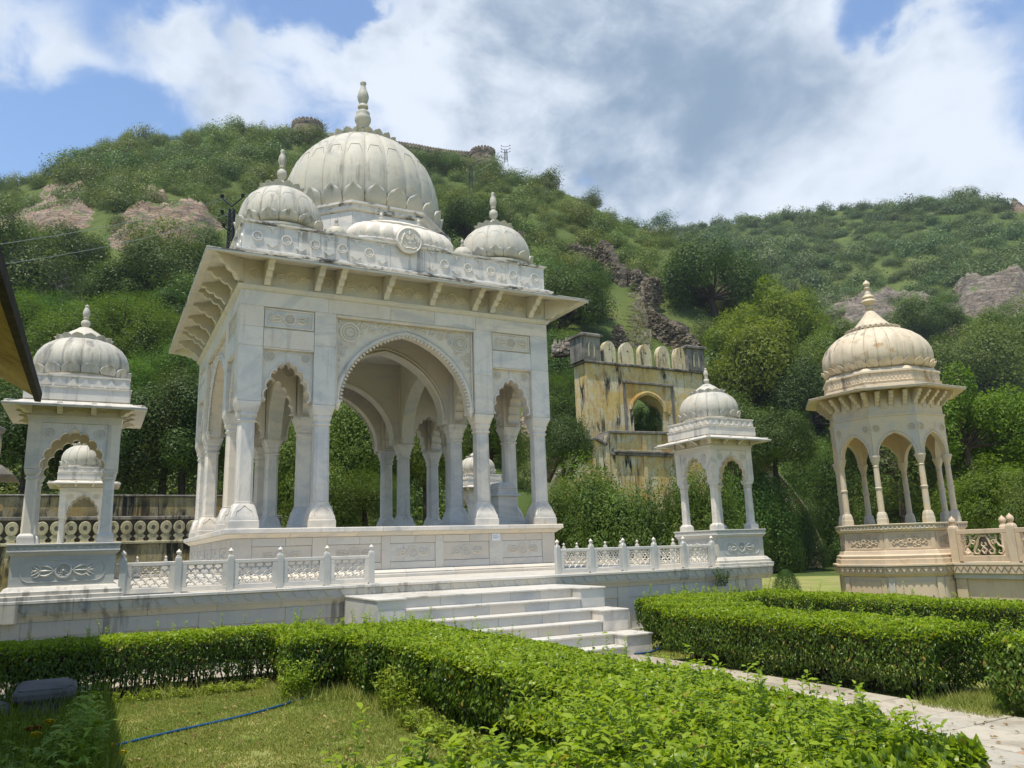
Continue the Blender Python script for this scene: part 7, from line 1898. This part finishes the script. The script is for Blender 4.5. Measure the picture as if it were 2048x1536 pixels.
    for _ in range(sprigs):
        b = boxes[rr.randrange(len(boxes))]; x_, y_ = rr.uniform(b[0] + .05, b[1] - .05), rr.uniform(b[2] + .05, b[3] - .05); L = rr.uniform(.04, .14) * (1 + (rr.random() < .14) * 1.1)
        lean = Vector((rr.uniform(-.3, .3), rr.uniform(-.3, .3), 1)).normalized(); p0 = Vector((x_, y_, b[4] - .05)); mb.tube([tuple(p0 - Vector(off)), tuple(p0 + lean * (L + .05) - Vector(off))], [.0028, .0014], 3)
        m = int(L / .016) + 3
        for k in range(m):
            a = k * 2.4; c = p0 + lean * (.05 + L * k / (m - 1)); out = Vector((math.cos(a), math.sin(a), .65)).normalized(); Cc.append(c + out * leaf * .42); Nc.append((out.cross(Vector((-out.y, out.x, 0)))).normalized() * (1) + Vector((0, 0, .4)))
    if Cc:
        Cc = np.array([tuple(c) for c in Cc]); Nc = np.array([tuple(c) for c in Nc]); o = place(leaf_mesh('shoot_leaves', Cc - off, Nc, leaf * .95 * g.uniform(.7, 1.2, len(Cc)), M_HEDGETOP, .42, .35, None, .1, .35, (0, 0, 1.2), None, None, mb, True), 'new_shoots', t); o['kind'] = 'stuff'
    return t
H_ = .71
hedge('long clipped hedge running below the terrace wall at the left, partly in shade', [(-2.6, 2.9, 11.05, 11.95, H_), (2.15, 2.85, 9.85, 11.1, H_ - .02)], .048, 3300, 41, 90)
hedge('broad clipped hedge running from the steps down the middle of the picture beside the path', [(2.8, 4.15, 9.0, 11.0, H_ - .01), (3.0, 4.22, 4.6, 9.1, H_ - .02)], .052, 4600, 42, 190)
hedge('nearest bright hedge filling the bottom right, with long new shoots', [(2.95, 4.08, 3.2, 4.7, H_ - .03), (2.5, 3.82, 2.5, 3.3, H_ - .03), (2.3, 3.1, 3.2, 4.6, H_ - .02)], .058, 6600, 43, 260)
hedge('nearest strip of hedge along the bottom edge of the picture', [(.85, 2.5, 2.75, 3.45, H_ + .02)], .066, 6000, 44, 70)
hedge('rounded clipped hedge block right of the path below the right railing', [(7.35, 8.45, 5.3, 9.45, .73), (7.95, 9.25, 9.3, 10.7, .72), (8.75, 9.95, 10.5, 12.0, .71)], .050, 3700, 45, 150)
hedge('straight rear hedge in front of the octagonal kiosk terrace', [(9.3, 12.6, 11.6, 12.5, .68), (11.6, 12.5, 2.2, 12.0, .66)], .050, 2500, 46, 140)
hedge('clipped hedge block cut by the right edge of the picture', [(7.35, 8.5, 1.5, 4.72, .74)], .052, 3700, 47, 70)
# ------------------------------------------------------------------ paved path
pth = place(None, 'path'); pth['kind'] = 'structure'
rr = random.Random(21)
def slab(x0, x1, y0, y1, m, z=.03):
    mb = MB(); j = .006; q = lambda: rr.uniform(-.012, .012)
    c = [(x0 + j + q(), y0 + j + q()), (x1 - j + q(), y0 + j + q()), (x1 - j + q(), y1 - j + q()), (x0 + j + q(), y1 - j + q())]; z += rr.uniform(-.003, .004)
    cx_ = sum(a[0] for a in c) / 4; cy_ = sum(a[1] for a in c) / 4
    ins = [(a + (cx_ - a) * .012, b + (cy_ - b) * .012) for a, b in c]
    mb.loft([[(a, b, -.05) for a, b in c], [(a, b, z - .006) for a, b in c], [(a, b, z) for a, b in ins]]); mb.build('paving_slab', m, pth)
y = 12.8
while y > 1.0:
    L = rr.uniform(.45, .75); xs = [4.2] + [4.2 + 3.15 * t + rr.uniform(-.12, .12) for t in (.22, .45, .66, .85)] + [7.42]
    for a, b in zip(xs[:-1], xs[1:]):
        red = (6.0 < (a + b) / 2 < 6.9 and 3.3 < y < 4.1)
        slab(a, b, y - L, y, M_PATHRED if red else M_PATH)
    y -= L
y0 = 12.0
x = -3.0
while x < 4.2:
    L = rr.uniform(.5, .8); slab(x, x + L, 12.0, 12.92, M_PATH); x += L
x = 7.42
while x < 13.0:
    L = rr.uniform(.5, .8); slab(x, min(x + L, 13.2), 12.35, 12.92, M_PATH); x += L
mb = MB(); mb.box(4.15, 7.45, 1.0, 12.9, -.06, .012); o = mb.build('path_bed', M_DARK, pth); o['kind'] = 'stuff'
# ------------------------------------------------------------------ grass
def grass(name, label, x0, x1, y0, y1, n, h, seed, cond=None):
    g = np.random.default_rng(seed); X = g.uniform(x0, x1, n); Y = g.uniform(y0, y1, n)
    k = vnoise(X, Y, .35, seed) * .6 + vnoise(X, Y, .09, seed + 2) * .5; m = g.random(n) < k * 1.5
    if cond is not None: m &= cond(X, Y)
    X, Y = X[m], Y[m]; n = len(X); H = h * g.uniform(.4, 1.3, n) * (.6 + .8 * vnoise(X, Y, .5, seed + 5)); a = g.uniform(0, 6.28, n); w = .0035 + .003 * g.random(n)
    lean = g.normal(0, .55, (n, 2)) * H[:, None]
    V = np.zeros((n, 3, 3)); V[:, 0] = np.stack([X - np.cos(a) * w, Y - np.sin(a) * w, X * 0 - .004], 1); V[:, 1] = np.stack([X + np.cos(a) * w, Y + np.sin(a) * w, X * 0 - .004], 1); V[:, 2] = np.stack([X + lean[:, 0], Y + lean[:, 1], H], 1)
    me = bpy.data.meshes.new(name); me.vertices.add(n * 3); me.vertices.foreach_set('co', V.astype(np.float32).reshape(-1)); me.loops.add(n * 3); me.loops.foreach_set('vertex_index', np.arange(n * 3, dtype=np.int32))
    me.polygons.add(n); me.polygons.foreach_set('loop_start', np.arange(0, n * 3, 3, dtype=np.int32)); me.update(); me.materials.append(M_GRASSBLADE)
    at = me.attributes.new('rnd', 'FLOAT', 'FACE'); at.data.foreach_set('value', g.random(n).astype(np.float32))
    o = place(me, name); tag(o, label, 'grass', None, 'stuff')
grass('lawn_grass', 'short yellowish green lawn between the hedges at the lower left', -1.3, 3.05, 3.3, 11.1, 360000, .021, 5)
grass('right_lawn_grass', 'short grass in the gap between the right hedges', 7.3, 11.6, 2.0, 11.8, 90000, .04, 6)
grass('tall_grass', 'longer weedy grass along the foot of the hedges', .6, 3.1, 5.0, 11.1, 26000, .14, 8, lambda X, Y: ((X > 2.72) | (Y > 10.75) | ((X > 2.0) & (Y > 9.3))))
grass('gap_grass', 'tufts of grass at the foot of the right hedge end', 7.2, 8.6, 4.6, 5.4, 9000, .10, 9)
def weeds(name, label, x0, x1, y0, y1, n, size, h, mt, seed, aspect=.35):
    g = np.random.default_rng(seed); m = int(n / 9); sx, sy = g.uniform(x0, x1, m), g.uniform(y0, y1, m); hh = h * g.uniform(.3, 1.15, m); k = g.integers(0, m, n); t = g.random(n) ** .7
    lx, ly = g.normal(0, .25, m) * hh, g.normal(0, .25, m) * hh; a = g.uniform(0, 6.28, n); out = size * .5
    C = np.stack([sx[k] + lx[k] * t + np.cos(a) * out, sy[k] + ly[k] * t + np.sin(a) * out, hh[k] * t + .01], 1)
    Nn = np.stack([np.cos(a) * -.3, np.sin(a) * -.3, np.ones(n)], 1); mb = MB()
    for i in range(m): mb.tube([(sx[i], sy[i], -.02), (sx[i] + lx[i], sy[i] + ly[i], hh[i])], [.004, .002], 3)
    up = np.stack([np.cos(a), np.sin(a), np.full(n, .45)], 1)
    return C, Nn, mb, up
def herb_patch():
    t = thing('marigold_patch', 'leafy shaded patch of marigolds with a few yellow flowers at the lower left', 'flowers', (-.4, 8.2, 0)); off = np.array([-.4, 8.2, 0])
    C, Nn, mb, up = weeds('', '', -1.6, .24, 6.0, 9.9, 56000, .085, .40, M_HERB, 3)
    mound = (.45 + .35 * vnoise(C[:, 0], C[:, 1], .5, 9)) * (1 + .75 * np.clip((C[:, 0] + .25) / .3, 0, 1) * np.clip((9.4 - C[:, 1]) / .8, 0, 1)) * np.where(C[:, 1] > 7.7, .85, 1.30); C[:, 2] *= mound; keep = C[:, 0] < .28 - .25 * vnoise(C[:, 0], C[:, 1], .3, 3); C, Nn, up = C[keep], Nn[keep], up[keep]
    n = len(C); g = np.random.default_rng(1)
    lm = leaf_mesh('herb_leaves', C - off, Nn, .095 * g.uniform(.5, 1.3, n), M_HERB, .26, .3, None, .15, .5, (0, 0, .5), fine=True); o = place(lm, 'foliage', t); o['kind'] = 'stuff'
    mb2 = MB(); mb2.v = [tuple(np.array(v) - off) for v in mb.v]; mb2.f = mb.f; o = mb2.build('stems', M_HERB, t); o['kind'] = 'stuff'
    return t, off
hp, hoff = herb_patch()
hd = MB()
for k in range(9):
    a = 2 * PI * k / 9; c, s = math.cos(a), math.sin(a)
    hd.loft([[(c * r0 - s * w, s * r0 + c * w, z), (c * r0 + s * w, s * r0 - c * w, z)] + [(c * r0 + s * w, s * r0 - c * w, z + .003), (c * r0 - s * w, s * r0 + c * w, z + .003)] for r0, w, z in ((.003, .002, .004), (.014, .008, .007), (.024, .007, .003))])
hd.lathe([(.008, .0), (.009, .006), (.004, .010), (.001, .011)], 8); hd = hd.mesh('flower_head', M_YELLOW)
for (px, py, m, lab) in ((99, 1445, M_YELLOW, 'yellow marigold bloom, uppermost one in the leafy patch'), (72, 1471, M_YELLOW, 'yellow marigold bloom next to the rusty ones in the patch'), (221, 1492, M_YELLOW, 'yellow marigold bloom beside the end of the blue hose'), (243, 1507, M_YELLOW, 'yellow marigold bloom on the lawn, rightmost of all'), (60, 1460, M_ORANGE, 'rusty orange faded bloom in the leafy patch'), (76, 1458, M_ORANGE, 'second rusty faded bloom, right of the first')):
    z = .36 if px < 150 else .12; c = onz(px, py, z)
    t = thing('marigold', lab, 'flower', (c[0], c[1], 0), 0, 'marigold blooms'); me = hd
    if m is M_ORANGE: me = hd.copy(); me.materials.clear(); me.materials.append(M_ORANGE)
    o = place(me, 'flower_head', t, (0, 0, z), (-.6, .1, 0), 1.7)
    mb = MB(); mb.tube([(0, .01, 0), (.01, .01, z * .6), (0, 0, z)], .002, 4); mb.build('stem', M_HERB, t)
def litter(label, name, x0, x1, y0, y1, n, z, seed):
    g = np.random.default_rng(seed); C = np.stack([g.uniform(x0, x1, n), g.uniform(y0, y1, n), z + g.uniform(0, .012, n)], 1)
    o = place(leaf_mesh(name, C, np.tile([0, 0, 1.], (n, 1)), .05 * g.uniform(.5, 1.3, n), M_DEADLEAF, .45, .5, None, .1, .5), name); tag(o, label, 'leaves', None, 'stuff')
M_DEADLEAF = leafmat('dead_leaf', (.16, .09, .035), (.34, .24, .09), trans=.1, objvar=0, hue=0)
litter('scattered dry brown leaves on the stone path', 'fallen_leaves', 4.3, 7.4, 2.0, 12.0, 700, .036, 3)
litter('a few dry leaves lying in the lawn', 'lawn_leaves', .0, 3.0, 4.5, 10.6, 420, .02, 4)
# small weeds at the hedge foot
for (lab, a, n, h, sz, sd) in (('low broad weeds at the foot of the left hedge', (.3, 2.1, 10.75, 11.1), 1300, .10, .045, 21), ('leafy sucker shoots where the hedge bulges at the hose end', (2.05, 2.4, 9.65, 9.95), 900, .45, .05, 22),
                               ('pale leafy shoots at the foot of the middle hedge', (2.80, 3.02, 7.9, 8.6), 900, .42, .055, 23), ('low weeds along the foot of the middle hedge', (2.70, 3.0, 5.2, 7.8), 2200, .14, .055, 24)):
    C, Nn, mb, up = weeds('', '', a[0], a[1], a[2], a[3], n, sz, h, M_HERB, sd); off = np.array([(a[0] + a[1]) / 2, (a[2] + a[3]) / 2, 0])
    mb2 = MB(); mb2.v = [tuple(np.array(v) - off) for v in mb.v]; mb2.f = mb.f; g = np.random.default_rng(sd)
    o = place(leaf_mesh('weeds', C - off, Nn, sz * g.uniform(.6, 1.3, len(C)), M_HERB, .45, .3, None, .1, .6, (0, 0, .4), None, None, mb2), 'weeds', None, tuple(off)); tag(o, lab, 'weeds', None, 'stuff')
# sprig growing out of the cornice
c = ony(1440, 1150, 12.85); C, Nn, mb, up = weeds('', '', c[0] - .12, c[0] + .12, 12.75, 12.9, 260, .05, .35, M_HERB, 31); C[:, 2] += .78
mb2 = MB(); mb2.v = [(v[0] - c[0], v[1] - 12.85, v[2] + .78 - .9) for v in mb.v]; mb2.f = mb.f
t = thing('wall_sprig', 'little leafy sprig growing from the cornice under the right front kiosk', 'plant', (c[0], 12.85, .9)); g = np.random.default_rng(4)
place(leaf_mesh('sprig_leaves', C - np.array([c[0], 12.85, .9]), Nn, .05 * g.uniform(.6, 1.3, len(C)), M_CYPRESS, .45, .3, None, .1, .8, (0, 0, .6), None, None, mb2), 'foliage', t)
# ------------------------------------------------------------------ hoses
def hose(label, pts, m, r=.0125):
    P = [np.array(p, float) for p in pts]; base = P[0]; out = []
    for i in range(len(P) - 1):
        p0, p1, p2, p3 = P[max(i - 1, 0)], P[i], P[i + 1], P[min(i + 2, len(P) - 1)]
        for k in range(8):
            t = k / 8; out.append(tuple(.5 * ((2 * p1) + (-p0 + p2) * t + (2 * p0 - 5 * p1 + 4 * p2 - p3) * t * t + (-p0 + 3 * p1 - 3 * p2 + p3) * t ** 3) - base))
    out.append(tuple(P[-1] - base)); mb = MB(); mb.tube(out, r, 10); o = mb.mesh('garden_hose', m, True); o = place(o, 'garden_hose', None, tuple(base)); tag(o, label, 'hose', 'garden hoses')
def gp_(px, py, z=.02): return onz(px, py, z)
hose('blue garden hose lying straight across the lawn', [gp_(205, 1494, .03), gp_(232, 1490, .028), gp_(350, 1462), gp_(450, 1440), gp_(530, 1420), gp_(592, 1401), gp_(625, 1392, .03)], M_HOSE)
hose('dark teal hose end showing at the lower left corner under the marigolds', [gp_(-60, 1530, .03), gp_(-10, 1518, .03), gp_(14, 1510, .03)], M_HOSE)
hose('short dark blue hose at the foot of the steps by the right hedge', [onz(1262, 1307, .045), onz(1290, 1306, .045), onz(1312, 1300, .05), onz(1322, 1288, .08), onz(1330, 1280, .06)], M_HOSE2, .016)
# ------------------------------------------------------------------ stone bench
BQ = [onz(21, 1398, .45), onz(131, 1387, .45), onz(134, 1355, .45), onz(66, 1355, .45)]
bc_ = (BQ[0] + BQ[1] + BQ[2] + BQ[3]) / 4; bv = (BQ[2] - BQ[1]); ba = math.atan2(bv[1], bv[0]); print('bench', BQ)
be = thing('stone_bench', 'weathered grey stone bench in shade by the left hedge', 'bench', (bc_[0], bc_[1], 0), ba)
def benchtop(s, z): 
    o = []; X0, X1, D = -.42, .42, .29
    for (x, y) in ((-.42, -.20), (-.38, -.25), (-.30, -.24), (-.24, -.285), (.24, -.285), (.30, -.24), (.38, -.25), (.42, -.20), (.42, .20), (.38, .25), (-.38, .25), (-.42, .20)): o.append((x * s[0], y * s[1], z))
    return o
mb = MB(); mb.loft([benchtop((.96, .94), .36), benchtop((1, 1), .385), benchtop((1, 1), .43), benchtop((.97, .95), .455)]); mb.build('seat', M_BENCH, be, smooth=False)
mb = MB(); mb.loft([benchtop((.90, .84), .455), benchtop((.90, .84), .468), benchtop((.88, .82), .472)]); mb.build('seat_inlay', M_BENCH, be)
for s in (-1, 1):
    mb = MB(); mb.loft([[(s * .30 + x * w, y * d, z) for x, y in ((-1, -1), (1, -1), (1, 1), (-1, 1))] for w, d, z in ((.06, .20, 0), (.05, .17, .05), (.04, .14, .20), (.055, .19, .33), (.055, .20, .36))]); mb.build('leg', M_BENCH, be)
be2 = dup(be, None, (bc_[0] - .62, bc_[1] - .1, -.10), ba + .4); be2['label'] = 'second low bench end cut by the left edge of the picture'
# ------------------------------------------------------------------ yellow house at the left: overhanging eave and its pier
yh = thing('yellow_house', 'yellow ochre house at the left edge with a deep overhanging stone eave', 'house', (-2.4, 6, 0))
def hb(x0, x1, y0, y1, z0, z1, name, mt, b=0.0): mb = MB(); mb.box(x0 + 2.4, x1 + 2.4, y0 - 6, y1 - 6, z0, z1, b); return mb.build(name, mt, yh)
hb(-5.4, -5.0, -3, 11.3, 0, 4.6, 'house_wall', M_YELLOWHOUSE); hb(-2.2, -1.95, -3, 11.3, 4.0, 4.6, 'unseen_beam', M_YELLOWHOUSE)  # unseen side left open and wall set back to let sky light in
for q in range(6): hb(-2.22, -1.93, -2.5 + q * 2.7, -2.2 + q * 2.7, 0, 3.999, 'unseen_pier', M_YELLOWHOUSE, .02)  # piers added out of view in place of a wall, for more sky light
# eave: slabs sloping down to the front, far end at y 12
ey = 12.0; EX = -.774
k_ = 0; yy = -3.0
while yy < ey - .01:
    y2 = min(yy + 1.25, ey)
    mb = MB(); zo = 3.86 - .006 * yy
    mb.loft([[(x + 2.4, y_ - 6, z) for x, z in ((-2.2, 4.62), (EX, 3.86 - .006 * y_), (EX, 3.93 - .006 * y_), (-2.2, 4.72))] for y_ in (yy + .003, y2 - .003)]); mb.build('eave_slab', M_YELLOWHOUSE, yh)
    mb = MB(); mb.loft([[(x + 2.4, y_ - 6, z) for x, z in ((EX - .06, 3.835 - .006 * y_), (EX + .012, 3.83 - .006 * y_), (EX + .02, 3.95 - .006 * y_), (EX - .06, 3.97 - .006 * y_))] for y_ in (yy + .002, y2 - .002)]); mb.build('eave_lip', M_DARKEDGE, yh)
    yy = y2
for q in range(9):
    m_ = bracket_mesh(.8, .5, .1, 'house_bracket', M_YELLOWHOUSE) if q == 0 else m_
    place(m_, 'eave_bracket', yh, (-1.95 + 2.4, -2 + q * 1.5 - 6, 4.5), PI / 2)
# pier with a carved crest behind the kiosk at the left edge
pr = thing('yellow_pier', 'yellow pier with a dark stone ledge and carved crest at the left edge', 'pier', (-1.75, 15.6, 0))
mb = MB(); mb.box(-.55, .25, -.3, .3, 0, 3.05, .01); mb.build('shaft', M_YELLOWHOUSE, pr)
mb = MB(); mb.box(-.62, .33, -.37, .37, 2.55, 2.66, .02); mb.build('band', M_YELLOWHOUSE, pr)
mb = MB(); mb.loft([[(x * s - .12, y * s, z) for x, y in ((-.6, -.5), (.6, -.5), (.6, .5), (-.6, .5))] for s, z in ((1.05, 3.05), (1.05, 3.09), (.72, 3.26))]); mb.build('ledge', M_GREYSTONE, pr)
mb = MB(); mb.lathe([(.30, 3.26), (.26, 3.31), (.34, 3.37), (.36, 3.38), (.36, 3.82), (.40, 3.85), (.40, 3.92), (.30, 3.96)], 8, -.12, 0); mb.build('crest_block', M_GREYSTONE, pr)
mb = MB()
for k in range(8):
    a = k * PI / 4 + PI / 8; c, s = math.cos(a), math.sin(a); r_ = .342
    for q in (-1, 1):
        mb.prism([(q * .02, .04), (q * .11, .04), (q * .12, .25), (q * .07, .36), (q * .03, .25), (q * .05, .16)], lambda u, v, d: (-.12 + c * (r_ + d) - s * u, s * (r_ + d) + c * u, 3.40 + v), -.02, .012)
mb.build('crest_petals', M_DISC, pr)

# ------------------------------------------------------------------ thin summer haze
hz_m = bpy.data.materials.new('summer_haze'); hz_m.use_nodes = True; nt = hz_m.node_tree; nt.nodes.clear()
o_ = nt.nodes.new('ShaderNodeOutputMaterial'); v_ = nt.nodes.new('ShaderNodeVolumePrincipled'); v_.inputs['Color'].default_value = (.80, .88, 1, 1); v_.inputs['Density'].default_value = HAZE; nt.links.new(v_.outputs[0], o_.inputs['Volume'])
mb = MB(); mb.box(-3100, 3100, -3100, 3100, -1.6, 175); hz = mb.build('haze', hz_m); hz['kind'] = 'stuff'
